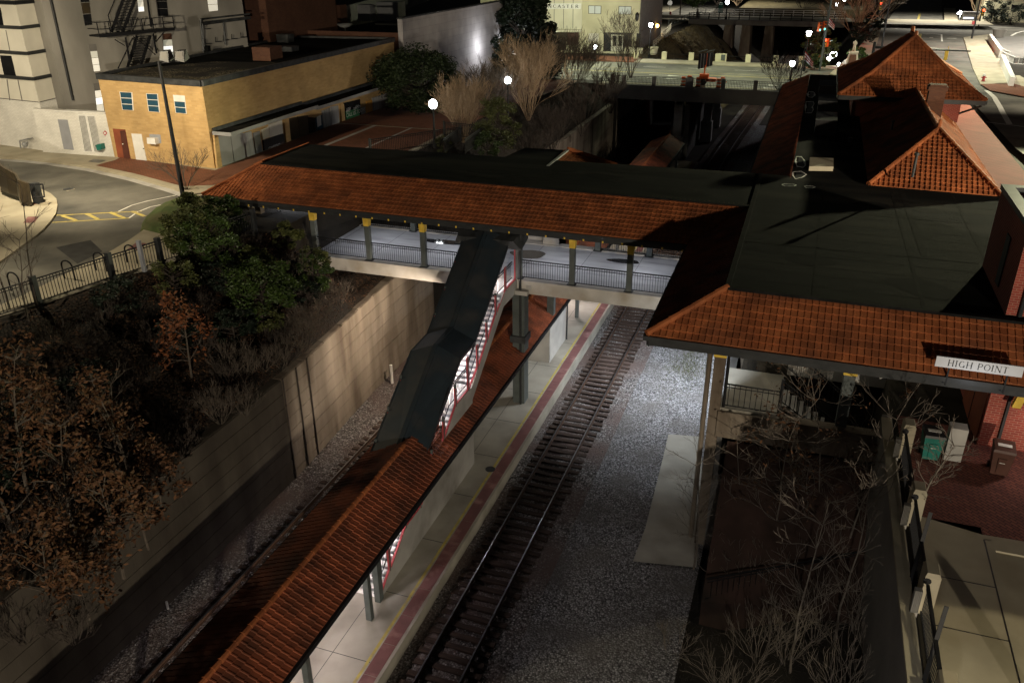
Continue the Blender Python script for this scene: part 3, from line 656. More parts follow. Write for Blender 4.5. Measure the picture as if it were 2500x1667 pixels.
# ================================================================== platform canopy
pc = thing('platform_canopy', 'long red tiled canopy with a pitched roof along the middle of the platform', 'canopy', (-14.2, 8, .3))
CE, CRZ = 3.3, 4.15; xr, xm, xl = -12.5, -14.1, -16.05
for y0, y1 in ((-10, 92.5),):
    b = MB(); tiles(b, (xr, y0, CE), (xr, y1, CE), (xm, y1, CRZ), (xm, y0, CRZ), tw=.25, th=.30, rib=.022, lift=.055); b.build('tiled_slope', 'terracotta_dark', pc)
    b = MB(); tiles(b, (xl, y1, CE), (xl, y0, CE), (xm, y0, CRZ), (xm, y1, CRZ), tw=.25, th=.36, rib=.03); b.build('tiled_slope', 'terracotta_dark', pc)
b = MB(); ridge(b, (xm, -10, CRZ + .03), (xm, 26.4, CRZ + .03), .1, .36); b.build('ridge_tiles', 'terracotta', pc)
b = MB(); ridge(b, (xm, 31, CRZ + .03), (xm, 92.6, CRZ + .03), .1, .36); b.tube((xm, 92.5, CRZ), (xm, 92.5, CRZ + .45), .07, .03); b.build('ridge_tiles', 'terracotta', pc)
b = MB(); b.bar((xr + .04, -10, CE - .12), (xr + .04, 92.5, CE - .12), .12, .2); b.bar((xl - .04, -10, CE - .12), (xl - .04, 92.5, CE - .12), .12, .2); b.build('gutter', 'iron', pc)
b = MB(); b.box(xl + .1, -10, CE - .2, xr - .1, 92.4, CE - .12); b.build('soffit', 'white_paint', pc)
for y in (10.5, 16.5, 20.6, 50, 56, 62, 68, 74, 80, 86, 91):
    for x in (-12.95, -15.7):
        b = MB(); b.box(x - .11, y - .11, .3, x + .11, y + .11, CE - .2); b.build('post', 'steel_paint', pc)
for y in (12, 17, 19.6, 52, 60, 68, 76):
    b = MB(); b.box(-14.2, y - .6, CE - .27, -14.0, y + .6, CE - .21); b.build('ceiling_light', 'tube_white', pc)
# ================================================================== station building east of the tracks
sb = thing('station_building', 'brick railway station with flat felt roofs and big orange tiled hip roofs', 'station', (5, 45, 7.42))
# canopy wing (L corner) : west + south tile slopes
CA = V((-4.4, 26.9, EZ)); CB = V((13, 26.9, EZ)); CC = V((13, 29.05, RZ)); CD = V((-1.95, 29.1, RZ))
b = MB(); tiles(b, CA, CB, CC, CD, tw=.225, th=.30, rib=.036, lift=.04); b.build('tiled_slope', 'terracotta', sb)
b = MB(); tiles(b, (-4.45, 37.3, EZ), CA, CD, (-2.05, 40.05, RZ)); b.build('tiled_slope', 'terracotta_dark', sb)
b = MB(); ridge(b, CA + V((0, 0, .06)), CD + V((0, 0, .07)), .12, .5); b.build('hip_tiles', 'terracotta', sb)
b = MB(); b.bar(CA + V((-.1, -.03, -.1)), CB + V((0, -.03, -.1)), .14, .17); b.bar(CA + V((0, .12, -.3)), CB + V((0, .12, -.3)), .06, .28)
b.bar(CA + V((-.04, 0, -.1)), V((-4.48, 37.4, EZ - .1)), .14, .17); b.bar(CA + V((.1, 0, -.3)), V((-4.3, 37.4, EZ - .3)), .06, .28); b.build('gutter', 'dark_paint', sb)
b = MB(); b.box(-4.2, 27.1, 10.12, 13, 37.3, 10.22); b.build('soffit', 'steel_paint', sb)
b = MB(); b.pris([(-2.0, 29.15), (14, 29.1), (14, 45.4), (9.42, 45.5), (3.34, 45.8), (3.43, 86.6), (-.45, 86.6), (-.5, 46.6), (-2.0, 46.6)], 10.6, RZ + .004); b.build('flat_roof', 'felt', sb)
b = MB(); b.bar((-1.98, 29.1, RZ + .03), (13, 29.05, RZ + .03), .24, .1); b.bar((-1.95, 29.1, RZ + .03), (-2.02, 46.5, RZ + .03), .2, .06); b.build('curb_flashing', 'seam', sb)
b = MB()
for p, q, ww in (((1.0, 29.3), (1.2, 45.3), .1), ((4.6, 29.3), (4.4, 45.0), .12), ((5.1, 35), (4.9, 45.0), .25), ((7.3, 35), (7.2, 45), .1), ((-1.9, 34.7), (7.0, 34.8), .12), ((-.3, 46), (-.25, 86), .12), ((1, 40.2), (14, 40.4), .06)): strip(b, [p, q], ww, RZ + .01)
b.build('roof_seam', 'seam', sb)
# laps and patches of the roofing felt
for k in range(13):
    b = MB(); y = 30.2 + k * 1.16 + rnd.uniform(-.1, .1); strip(b, [(-1.7, y), (7 if y < 34.8 else 9.2, y + rnd.uniform(-.04, .04))], .03, RZ + .007); b.build('roof_seam', 'seam', sb)
for k in range(16):
    x = rnd.uniform(-1.5, 6); y = rnd.uniform(29.6, 45); w_ = rnd.uniform(.3, 1.1); h_ = rnd.uniform(.3, .9); b = MB()
    b.face([V((x + w_ * math.cos(a) * rnd.uniform(.8, 1.2), y + h_ * math.sin(a) * rnd.uniform(.8, 1.2), RZ + .0055 + .0002 * k)) for a in [2 * PI * j / 12 for j in range(12)]]); b.build('roof_patch', ('felt', 'seam', 'felt_stain')[k % 3], sb)
for k in range(14):
    b = MB(); x = -28 + k * 1.9; strip(b, [(x, 40.5), (x + .05, 45.3)], .03, RZ + .0135); b.build('roof_seam', 'seam', fb)
for k in range(12):
    x = rnd.uniform(-27, -4); y = rnd.uniform(41, 44.8); w_ = rnd.uniform(.4, 2.2); h_ = rnd.uniform(.2, .6); b = MB()
    b.face([V((x + w_ * math.cos(a) * rnd.uniform(.8, 1.2), y + h_ * math.sin(a) * rnd.uniform(.8, 1.2), RZ + .0145 + .0002 * k)) for a in [2 * PI * j / 12 for j in range(12)]]); b.build('roof_patch', ('seam', 'felt_stain')[k % 2], fb)
# strip along the station: west tile slope, skylights
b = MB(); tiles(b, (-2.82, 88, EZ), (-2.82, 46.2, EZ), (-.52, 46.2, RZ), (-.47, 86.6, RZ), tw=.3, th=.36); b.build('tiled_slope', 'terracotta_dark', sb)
b = MB(); b.bar((-2.9, 46.6, EZ - .12), (-2.9, 88, EZ - .12), .12, .2); b.build('gutter', 'iron', sb)
b = MB(); b.box(-2.7, 46, 10.2, 3.3, 86.5, 10.6); b.build('soffit', 'dark_paint', sb)
for (xa, xb, ybase, yt) in ((943, 1060, 660, 588), (932, 1058, 800, 695), (915, 1056, 925, 822)):
    pa = P(1660 + xa / 2.8, ybase / 2.8, RZ); pb = P(1660 + xb / 2.8, ybase / 2.8, RZ); h = top_of(pa, 1660 + xa / 2.8, yt / 2.8) - RZ; h = min(h, 1.3)
    b = MB(); b.hexa([(pa.x, pa.y, RZ), (pb.x, pa.y, RZ), (pb.x, pa.y + 2.2, RZ), (pa.x, pa.y + 2.2, RZ)], [(pa.x, pa.y + .05, RZ + h), (pb.x, pa.y + .05, RZ + h), (pb.x, pa.y + 2.2, RZ + h + .12), (pa.x, pa.y + 2.2, RZ + h + .12)])
    o = b.build('skylight', 'black_plastic', sb)
    b = MB(); b.hexa([(pa.x - .03, pa.y, RZ + h), (pb.x + .03, pa.y, RZ + h), (pb.x + .03, pa.y + 2.2, RZ + h + .13), (pa.x - .03, pa.y + 2.2, RZ + h + .13)], [(pa.x - .03, pa.y, RZ + h + .06), (pb.x + .03, pa.y, RZ + h + .06), (pb.x + .03, pa.y + 2.2, RZ + h + .19), (pa.x - .03, pa.y + 2.2, RZ + h + .19)]); b.build('skylight_cover', 'flashing', o)
q = [P(1660 + x / 2.8, y / 2.8, RZ + .25) for x, y in ((888, 1075), (1050, 1082), (1050, 1140), (885, 1138))]
b = MB(); b.pris([(p.x, p.y) for p in q], RZ, RZ + .25); b.build('roof_hatch', 'sidewalk', sb)
def patch(name, pts, w, par):
    pts = [P(1660 + x / 2.8, y / 2.8, RZ + .012) for x, y in pts]; n = len(pts)
    b = MB(); b.face([p + V((0, 0, -.003)) for p in pts]); o = b.build(name, 'black_plastic', par)
    b = MB(); c = sum(pts, V((0, 0, 0))) / n
    fine = []
    for i in range(n):
        for t in range(4): fine.append(pts[i].lerp(pts[(i + 1) % n], t / 4))
    ins = [p + (c - p).normalized() * w * rnd.uniform(.3, 1.3) for p in fine]; outs = [p + (p - c).normalized() * w * rnd.uniform(.2, .9) for p in fine]; m = len(fine)
    for i in range(m): b.face([outs[i] + V((0, 0, .004)), outs[(i + 1) % m] + V((0, 0, .004)), ins[(i + 1) % m] + V((0, 0, .004)), ins[i] + V((0, 0, .004))])
    b.build('chalk_outline', 'chalk', o)
patch('roof_patch', [(872, 650), (880, 628), (915, 630), (924, 650), (905, 668), (880, 666)], .16, sb)
patch('roof_patch', [(862, 696), (912, 696), (917, 712), (905, 735), (912, 750), (900, 774), (858, 774), (856, 750)], .16, sb)
patch('roof_patch', [(795, 1072), (830, 1072), (850, 1095), (858, 1130), (842, 1146), (800, 1140), (790, 1105)], .11, sb)
patch('roof_patch', [(772, 1176), (830, 1172), (866, 1194), (830, 1215), (790, 1224), (770, 1200)], .06, sb)
patch('roof_patch', [(697, 1262), (715, 1257), (770, 1258), (795, 1266), (780, 1274), (715, 1274)], .03, sb)
patch('roof_patch', [(848, 1274), (866, 1270), (905, 1273), (926, 1280), (905, 1288), (864, 1286)], .03, sb)
# lower hip roof
AP = V((6.75, 51.0, 13.8)); RF = V((6.72, 66.5, 13.8)); BL = V((3.36, 45.85, RZ)); BR = V((9.42, 45.55, RZ))
b = MB(); tiles(b, BL, BR, AP, AP + V((-.02, 0, 0)), tw=.24, th=.36, rib=.045, lift=.04); b.build('tiled_slope', 'terracotta', sb)
b = MB(); tiles(b, (3.43, 66.5, RZ), BL, AP, RF, tw=.3, th=.4); b.build('tiled_slope', 'terracotta_dark', sb)
b = MB(); tiles(b, BR, (9.42, 78, RZ), (6.72, 78, 13.8), AP, tw=.26, th=.36, rib=.03); tiles(b, (12.3, 41.5, EZ), (12.3, 80, EZ), (9.42, 80, RZ), BR, tw=.26, th=.36, rib=.03); b.build('tiled_slope', 'terracotta', sb)
b = MB(); tiles(b, BR, (12.3, 41.5, EZ), (12.32, 41.52, EZ), BR + V((.01, .01, 0)), tw=.26, th=.36)
b = MB(); ridge(b, BL + V((0, 0, .06)), AP + V((0, 0, .07)), .13, .55); ridge(b, BR + V((0, 0, .06)), AP + V((0, 0, .07)), .13, .55); ridge(b, AP + V((0, 0, .05)), RF + V((0, 0, .05)), .13, .5); ridge(b, BR + V((0, 0, .06)), V((12.3, 41.5, EZ + .06)), .13, .55); b.tube(AP, AP + V((0, 0, .55)), .14, .08, 8); b.build('hip_tiles', 'terracotta', sb)
b = MB(); b.bar((12.36, 41.5, EZ - .08), (12.36, 80, EZ - .08), .12, .14); b.build('gutter', 'white_paint', sb)
b = MB(); b.box(3.5, 45.9, 7.4, 11.5, 80, 11.7); b.build('brick_wall', 'brick_red', sb)
b = MB(); b.box(.5, 46, 7.4, 3.4, 86, 10.3); b.build('brick_wall', 'brick_red', sb)
# tall hall roof with flared eaves
FLc = V((1.75, 64.0, 13.4)); FRc = V((11.0, 64.3, 13.4)); BLc = V((1.75, 77.5, 13.4)); BRc = V((11.0, 77.5, 13.4)); PK1 = V((6.45, 69.6, 16.85)); PK2 = V((6.35, 71.6, 16.85))
mid = lambda a, p: a.lerp(p, .42) + V((0, 0, -.28))
mFL, mFR, mBL, mBR = mid(FLc, PK1), mid(FRc, PK1), mid(BLc, PK2), mid(BRc, PK2)
for (A, B, mA, mB, pA, pB, mt) in ((FLc, FRc, mFL, mFR, PK1, PK1 + V((.02, 0, 0)), 'terracotta'), (BLc, FLc, mBL, mFL, PK2, PK1, 'terracotta_dark'), (FRc, BRc, mFR, mBR, PK1, PK2, 'terracotta'), (BRc, BLc, mBR, mBL, PK2, PK2 + V((-.02, 0, 0)), 'terracotta')):
    b = MB(); tiles(b, A, B, mB, mA, tw=.25, th=.36, rib=.045); tiles(b, mA, mB, pB, pA, tw=.25, th=.36, rib=.045); b.build('tiled_slope', mt, sb)
b = MB(); up = V((0, 0, .07))
for c, m, p in ((FLc, mFL, PK1), (FRc, mFR, PK1), (BLc, mBL, PK2), (BRc, mBR, PK2)): ridge(b, c + up, m + up, .13, .6); ridge(b, m + up, p + up, .13, .6)
ridge(b, PK1 + up, PK2 + up, .15, .6); b.tube(PK1, PK1 + V((0, 0, .4)), .16, .1, 8); b.tube(PK2, PK2 + V((0, 0, .55)), .16, .12, 8); b.build('hip_tiles', 'terracotta', sb)
b = MB()
for A, B in ((FLc, FRc), (FRc, BRc), (BLc, FLc), (BRc, BLc)): b.bar(A + V((0, 0, -.12)), B + V((0, 0, -.12)), .2, .24)
b.pris([(FLc.x, FLc.y), (FRc.x, FRc.y), (BRc.x, BRc.y), (BLc.x, BLc.y)], 13.1, 13.2); b.build('eaves', 'dark_paint', sb)
b = MB(); b.box(2.8, 65.6, 7.4, 9.75, 76.5, 13.15); b.build('brick_wall', 'brick_red', sb)
b = MB(); b.bar((9.75, 65.6, 12.3), (10.8, 64.4, 13.05), .09, .12); b.build('eaves_bracket', 'dark_paint', sb)
cb0 = P(2258, 277, 13.3); ch = top_of(cb0, 2262, 207)
b = MB(); b.box(cb0.x, cb0.y, 12.3, cb0.x + .95, cb0.y + .8, ch); b.box(cb0.x - .08, cb0.y - .08, ch - .35, cb0.x + 1.03, cb0.y + .88, ch - .1); o = b.build('chimney', 'brick_dark', sb)
def vent(px, py, z, ptx, pty, r=.07):
    p = P(px, py, z); h = top_of(p, ptx, pty); b = MB(); b.tube(p + V((0, 0, -.3)), V((p.x, p.y, h)), r, r, 8); b.tube((p.x, p.y, h - .12), (p.x, p.y, h), r * 1.7, r * 1.7, 8); return b
vent(1660 + 1597 / 2.8, 1170 / 2.8, 12.7, 1660 + 1622 / 2.8, 1045 / 2.8).build('vent_pipe', 'flashing', sb)
vent(1660 + 1445 / 2.8, 900 / 2.8, 12.6, 1660 + 1446 / 2.8, 822 / 2.8, .06).build('vent_pipe', 'flashing', sb)
vent(1660 + 1160 / 2.8, 975 / 2.8, RZ, 1660 + 1156 / 2.8, 940 / 2.8, .08).build('vent_pipe', 'flashing', sb)
# brick lift tower standing through the canopy roof
tw = thing('lift_tower', 'dark brick tower rising through the flat roof at the right edge', 'tower', (9, 32, RZ))
b = MB(); b.box(7.1, 29.5, 11.0, 12.5, 34.55, 14.75); b.build('brick_wall', 'brick_red', tw)
b = MB(); b.box(7.05, 29.45, 14.75, 12.5, 29.85, 14.95); b.box(7.05, 34.2, 14.75, 12.5, 34.6, 14.95); b.box(7.05, 29.85, 14.75, 7.45, 34.2, 14.95); b.build('coping', 'flashing', tw)
b = MB(); b.box(7.06, 31.3, 12.1, 7.12, 31.9, 13.9); b.build('louvre', 'black_plastic', tw)
b = MB(); b.tube((7.5, 29.42, 11.6), (7.5, 29.42, 14.7), .07, n=8); b.build('downpipe', 'dark_paint', tw)
# brick block under the canopy at right
b = MB(); b.box(6.97, 28.15, 7.3, 13, 34, 10.25); b.build('brick_wall', 'brick_red', sb)
b = MB(); b.box(6.93, 28.35, 7.3, 6.975, 31.5, 10.2); b.build('side_wall', 'brick_orange_smooth', sb)
b = MB(); b.bar((6.92, 30.0, 7.4), (6.92, 30.0, 10), .02, .02, up=(1, 0, 0)); b.build('wall_joint', 'dark_paint', sb)
b = MB(); b.bar((7.55, 28.1, 7.5), (7.55, 28.1, 10.2), .1, .08, up=(1, 0, 0)); b.build('downpipe', 'dark_paint', sb)
# canopy columns
for (x, y, z0, w) in ((-1.95, 29.75, -.2, .42), (2.72, 29.75, 6.55, .4)):
    b = MB(); b.box(x - w / 2, y - w / 2, z0, x + w / 2, y + w / 2, 10.2); col = b.build('column', 'old_concrete' if z0 < 0 else 'steel_paint', sb)
    b = MB(); b.box(x - .24, y - .25, 8.75, x + .24, y + .22, 9.35); b.box(x - .28, y - .28, 9.35, x + .28, y + .26, 10.15); b.build('capital', 'yellow_paint', col)
b = MB(); b.tube((-2.35, 29.7, 0), (-2.35, 29.7, 10.1), .1, n=8); b.build('downpipe', 'old_concrete', sb)
b = MB(); b.tube((-1.63, 29.6, 6.6), (-1.63, 29.6, 10.1), .06, n=8); b.build('downpipe', 'iron', sb)
for x in (5.6, 6.5):
    b = MB(); b.box(x, 27.6, 10.0, x + .12, 27.8, 10.15); b.build('rafter_end', 'yellow_paint', sb)
b = MB(); b.hexa([(7.5, 27.5, 9.4), (7.75, 27.5, 9.4), (7.75, 27.7, 9.4), (7.5, 27.7, 9.4)], [(7.6, 27.5, 9.95), (7.85, 27.5, 9.95), (7.85, 27.7, 9.95), (7.6, 27.7, 9.95)]); b.build('bracket', 'yellow_paint', sb)
b = MB(); b.box(-1.3, 29.3, 9.5, -1.05, 29.6, 9.75); fl = b.build('floodlight', 'black_plastic', sb)
b = MB(); b.box(-1.36, 29.36, 9.56, -1.3, 29.54, 9.69); b.build('lens', 'lamp_small', fl)
b = MB(); b.box(8.0, 27.2, 9.35, 8.45, 27.5, 9.75); fl = b.build('floodlight', 'black_plastic', sb)
# ---------------- walkway under the canopy
wk = thing('walkway', 'concrete walkway and landing with black railings under the station canopy', 'walkway', (0, 30, 6))
b = MB(); b.box(-1.75, 29.6, 6.2, .5, 33.2, 6.55); b.build('landing', 'platform_conc', wk)
b = MB(); b.box(-1.8, 29.45, 5.3, 4.3, 29.95, 6.45); b.build('edge_beam', 'old_concrete', wk)
b = MB(); b.box(.6, 32.6, 6.9, 7.0, 36.5, 7.4); b.build('slab', 'concrete', wk)
b = MB(); railing(b, (-1.7, 29.7, 6.55), (.4, 29.7, 6.55), h=1.02, sp=.21, w=.025); b.build('railing', 'iron', wk)
b = MB(); b.bar((.45, 29.7, 6.4), (.45, 29.7, 8.1), .13, .13, up=(1, 0, 0)); b.build('post', 'iron', wk)
b = MB(); railing(b, (.5, 30.6, 6.6), (3.4, 30.6, 4.7), h=.95, sp=.2, w=.025); b.build('railing', 'iron', wk)
b = MB(); railing(b, (.6, 32.0, 7.4), (3.6, 31.6, 5.4), h=.95, sp=.2, w=.025); b.build('railing', 'iron', wk)
b = MB(); railing(b, (.6, 32.7, 7.4), (6.9, 32.7, 7.4), h=1.0, sp=.27, w=.025); b.build('railing', 'iron', wk)
for x in (2.05, 4.7, 6.7):
    b = MB(); b.bar((x, 32.7, 7.3), (x, 32.7, 8.6), .16, .16, up=(1, 0, 0)); b.build('post', 'iron', wk)
b = MB()
for i in range(10): b.box(.5 + i * .3, 30.6, 6.3 - i * .2, .8 + i * .3, 32, 6.5 - i * .2)
b.build('treads', 'concrete', wk)
b = MB(); b.box(-1.75, 36.4, .0, 13, 36.6, 10.2); b.build('back_wall', 'old_concrete', wk)
b = MB(); b.box(-1.75, 29.5, -.4, 4.3, 29.9, 3.2); b.box(-1.85, 29.9, -.4, -1.55, 45, 5.9); b.build('lower_wall', 'stucco_dark', wk)
b = MB(); b.hexa([(-1.3, 24.5, .1), (4.2, 24.5, .1), (4.2, 29.4, .1), (-1.3, 29.4, .1)], [(-1.3, 24.5, 1.2), (4.0, 24.5, 2.2), (4.0, 29.42, 5.2), (-1.3, 29.42, 5.2)]); b.build('ramp', 'dim_paving', wk)
b = MB(); railing(b, (-1.2, 24.6, 1.2), (4.2, 26.5, 2.5), h=1.0, sp=.2); b.build('railing', 'iron', wk)
# ================================================================== HIGH POINT sign : serif letters built from strokes
SER = {
 'H': [('v', .12, 1), ('v', .68, 1), ('h', .5, .12, .68)], 'I': [('v', .14, 1)], 'P': [('v', .12, 1), ('arc', .12, .5, 1, .5)],
 'G': [('c', .40, .38, 50, 318), ('v2', .70, 0, .42)], 'C': [('c', .40, .38, 48, 312)], 'O': [('c', .42, .41, 0, 360)],
 'N': [('v', .10, .35), ('d', .10, 1, .72, 0), ('v', .72, .35)], 'T': [('v', .36, 1), ('h', .96, 0, .72)], 'L': [('v', .12, 1), ('h', .03, .12, .6)],
 'A': [('d', .02, 0, .36, 1), ('D', .36, 1, .72, 0), ('h', .34, .14, .58)], 'S': [('s',)], 'E': [('v', .12, 1), ('h', .97, .12, .6), ('h', .5, .12, .52), ('h', .03, .12, .64)],
 'R': [('v', .12, 1), ('arc', .12, .5, 1, .5), ('D', .3, .5, .72, 0)], 'M': [('v', .06, .35), ('d', .06, 1, .42, 0), ('D', .42, 0, .78, 1), ('v', .8, 1)], 'a': [('c', .28, .24, 0, 360, .3), ('v2', .52, 0, .6)], 'x': [('d', .02, .6, .46, 0), ('D', .02, 0, .46, .6)], 'w': [('d', .0, .6, .18, 0), ('D', .18, 0, .34, .6), ('d', .34, .6, .5, 0), ('D', .5, 0, .68, .6)], 'y': [('d', .02, .6, .26, .0), ('D', .1, -.3, .5, .6)]}
ADV = {'I': .34, ' ': .38, 'L': .68, 'S': .62, 'E': .72, 'P': .68, 'R': .76, 'M': .95, 'a': .6, 'x': .52, 'w': .72, 'y': .54}
def serif_text(txt, o, ux, uz, h, n, gap=.1, thick=.15, thin=.06):
    b = MB(); x = 0; o = V(o); ux = V(ux); uz = V(uz); n = V(n)
    def q(pts): b.face([o + ux * (x + a) * h + uz * c * h + n for a, c in pts])
    def stroke(a, c, w):
        a, c = V(a), V(c); d = (c - a).normalized(); m = V((-d.y, d.x)) * w / 2
        q([(a.x - m.x, a.y - m.y), (c.x - m.x, c.y - m.y), (c.x + m.x, c.y + m.y), (a.x + m.x, a.y + m.y)])
    def arc(cx, cy, rx, ry, a0, a1, t0=thin, t1=thick):
        N = 16
        for i in range(N):
            A = math.radians(a0 + (a1 - a0) * i / N); B = math.radians(a0 + (a1 - a0) * (i + 1) / N)
            wa = t0 + (t1 - t0) * abs(math.cos(A)) ** 2; wb = t0 + (t1 - t0) * abs(math.cos(B)) ** 2
            f = lambda t, w: (cx + (rx - w / 2 + 0) * math.cos(t), cy + (ry - w / 2) * math.sin(t)); g = lambda t, w: (cx + (rx + w / 2) * math.cos(t), cy + (ry + w / 2) * math.sin(t))
            q([f(A, wa), g(A, wa), g(B, wb), f(B, wb)])
    for ch in txt:
        for s in SER.get(ch, []):
            if s[0] == 'v': stroke((s[1], 0), (s[1], 1), thick if s[2] == 1 else thin); stroke((s[1] - .12, .02), (s[1] + .12, .02), .04); stroke((s[1] - .12, .98), (s[1] + .12, .98), .04)
            elif s[0] == 'v2': stroke((s[1], s[2]), (s[1], s[3]), thick)
            elif s[0] == 'h': stroke((s[2], s[1]), (s[3], s[1]), thin)
            elif s[0] == 'd': stroke((s[1], s[2]), (s[3], s[4]), thin if ch in 'A' else thick)
            elif s[0] == 'D': stroke((s[1], s[2]), (s[3], s[4]), thick if ch in 'ARM' else thin)
            elif s[0] == 'c': arc(s[1], s[5] if len(s) > 5 else .5, s[2] - .06, (s[5] if len(s) > 5 else .5) - .03, s[3], s[4])
            elif s[0] == 'arc': stroke((s[1], .96), (s[1] + .2, .96), thin); stroke((s[1], .48), (s[1] + .2, .48), thin); arc(s[1] + .2, .72, .26, .24, -90, 90)
            elif s[0] == 's': arc(.28, .74, .2, .22, 30, 270, thin, thick); arc(.28, .27, .22, .23, -150, 90, thin, thick)
        x += ADV.get(ch, .84) + gap
    return b, x * h
sg = thing('station_sign', 'long grey sign reading HIGH POINT above the tiled canopy edge', 'sign', (6.1, 26.75, 10.6))
b = MB(); b.box(4.86, 26.72, 10.86, 7.32, 26.78, 11.22); pnl = b.build('sign_panel', 'sign_grey', sg)
_, w0 = serif_text('HIGH POINT', (0, 0, 0), (1, 0, 0), (0, 0, 1), .22, (0, 0, 0), gap=.12)
b, _ = serif_text('HIGH POINT', (6.09 - w0 / 2, 26.715, 10.93), (1, 0, 0), (0, 0, 1), .22, (0, 0, 0), gap=.12, thick=.13, thin=.05); b.build('lettering', 'dark_paint', pnl)
for x in (5.3, 6.95):
    b = MB(); b.bar((x, 26.82, 10.2), (x, 26.82, 11.0), .05, .05, up=(1, 0, 0)); b.build('bracket', 'iron', sg)
# ================================================================== right foreground: pavement, kerb, pillars and fence panels
sheet('brick_paving', [(4.5, 23.05, 7.5), (4.8, 23.22, 7.5), (6.4, 22.85, 7.5), (7.6, 22.9, 7.5), (12, 23.3, 7.5), (14, 28.3, 7.5), (4.5, 29.4, 7.5)], 'paver_rough', z=7.5)
b = MB(); b.box(4.5, 5, 7.4, 6.42, 23.2, 7.5); b.box(6.42, 22.2, 7.4, 14, 22.95, 7.497); tag(b.build('pavement', 'sidewalk'), kind='structure')
b = MB(); b.box(6.45, 5, 7.36, 6.66, 22.6, 7.51); tag(b.build('kerb', 'sidewalk'), kind='structure')
sheet('gutter_strip', [(6.66, 5, 7.44), (7.5, 5, 7.44), (7.5, 21.2, 7.44), (14, 21.6, 7.44), (14, 22.2, 7.44), (6.66, 22.2, 7.44)], 'sidewalk', z=7.44)
sheet('road', [(7.5, 5, 7.446), (30, 5, 7.446), (30, 21.8, 7.446), (7.5, 21.2, 7.446)], 'asphalt_patch', z=7.446)
b = MB()
for y in (9, 10.9, 12.8, 14.7, 16.6, 18.5, 20.5): b.box(4.6, y, 7.497, 6.42, y + .03, 7.5035)
b.box(6.41, 5, 7.4, 6.45, 22.6, 7.5035); tag(b.build('pavement_joints', 'black_plastic'), kind='structure')
fw = thing('fence_wall', 'tall dark concrete wall below the fence along the right pavement', 'wall', (4.3, 16, 0))
b = MB(); b.box(4.02, 5, -.4, 4.34, 29.4, 7.44); b.build('wall', 'stucco_dark', fw)
b = MB(); b.box(3.96, 5, 7.44, 4.3, 29.0, 7.54); b.build('coping', 'sidewalk', fw)
lab = ['stone pillar with a rounded top closest to the trash carts', 'stone pillar standing between the brick paving and the pavement', 'pale stone pillar standing at the shadow edge of the pavement', 'stone pillar cut by the bottom edge of the picture']
for i, y in enumerate((26.75, 22.95, 19.2, 15.45)):
    t = thing('stone_pillar', lab[i], 'pillar', (4.52, y, 7.44), 'stone pillars of the pavement fence')
    b = MB(); b.box(4.36, y - .3, 6.2, 4.72, y + .3, 8.62); b.build('shaft', 'sidewalk', t)
    b = MB(); b.hexa([(4.35, y - .31, 8.62), (4.73, y - .31, 8.62), (4.73, y + .31, 8.62), (4.35, y + .31, 8.62)], [(4.40, y - .24, 8.72), (4.68, y - .24, 8.72), (4.68, y + .24, 8.72), (4.40, y + .24, 8.72)]); b.build('cap', 'sidewalk', t)
    b = MB(); b.box(4.18, y - .45, 5.6, 4.36, y - .28, 8.25); b.build('side_pier', 'stucco_grey', t)
t = thing('stone_pillar', 'wide smooth grey pillar between the green cart and the brick wall', 'pillar', (6.0, 26.9, 7.44), 'stone pillars of the pavement fence')
b = MB(); b.box(5.78, 26.75, 7.4, 6.3, 27.2, 8.72); b.build('shaft', 'concrete', t)
lab = ['black iron fence panel running between the first and second stone pillars from the station', 'black iron fence panel beside the shaded pavement slabs', 'black iron fence panel beside the sunlit pavement slabs']
lab[2] = 'black iron fence panel beside the brightly lit pavement slabs'
for i, (ya, yb) in enumerate(((26.3, 23.4), (22.5, 19.6), (18.75, 15.9))):
    t = thing('fence_panel', lab[i], 'fence', (4.4, (ya + yb) / 2, 7.5), 'iron fence panels along the right pavement')
    b = MB(); railing(b, (4.42, ya, 7.55), (4.42, yb, 7.55), h=.95, sp=.115, w=.02, top=.08); b.build('railing', 'iron', t)
    b = MB(); b.tube((4.42, ya + .14, 8.5), (4.42, ya + .18, 8.5), .1, n=10); b.build('flange', 'iron', t)
for i, y in enumerate((20.6, 16.9)):
    t = thing('leaning_post', ['flat dark steel post leaning over the fence beside the shaded pavement', 'flat dark steel post leaning over the fence beside the lit pavement'][i], 'post', (4.4, y, 7.5), 'flat steel posts at the fence')
    b = MB(); b.bar((4.3, y - .5, 7.3), (4.52, y + .2, 9.3), .1, .02, up=(0, 1, 0)); b.build('post', 'iron', t)
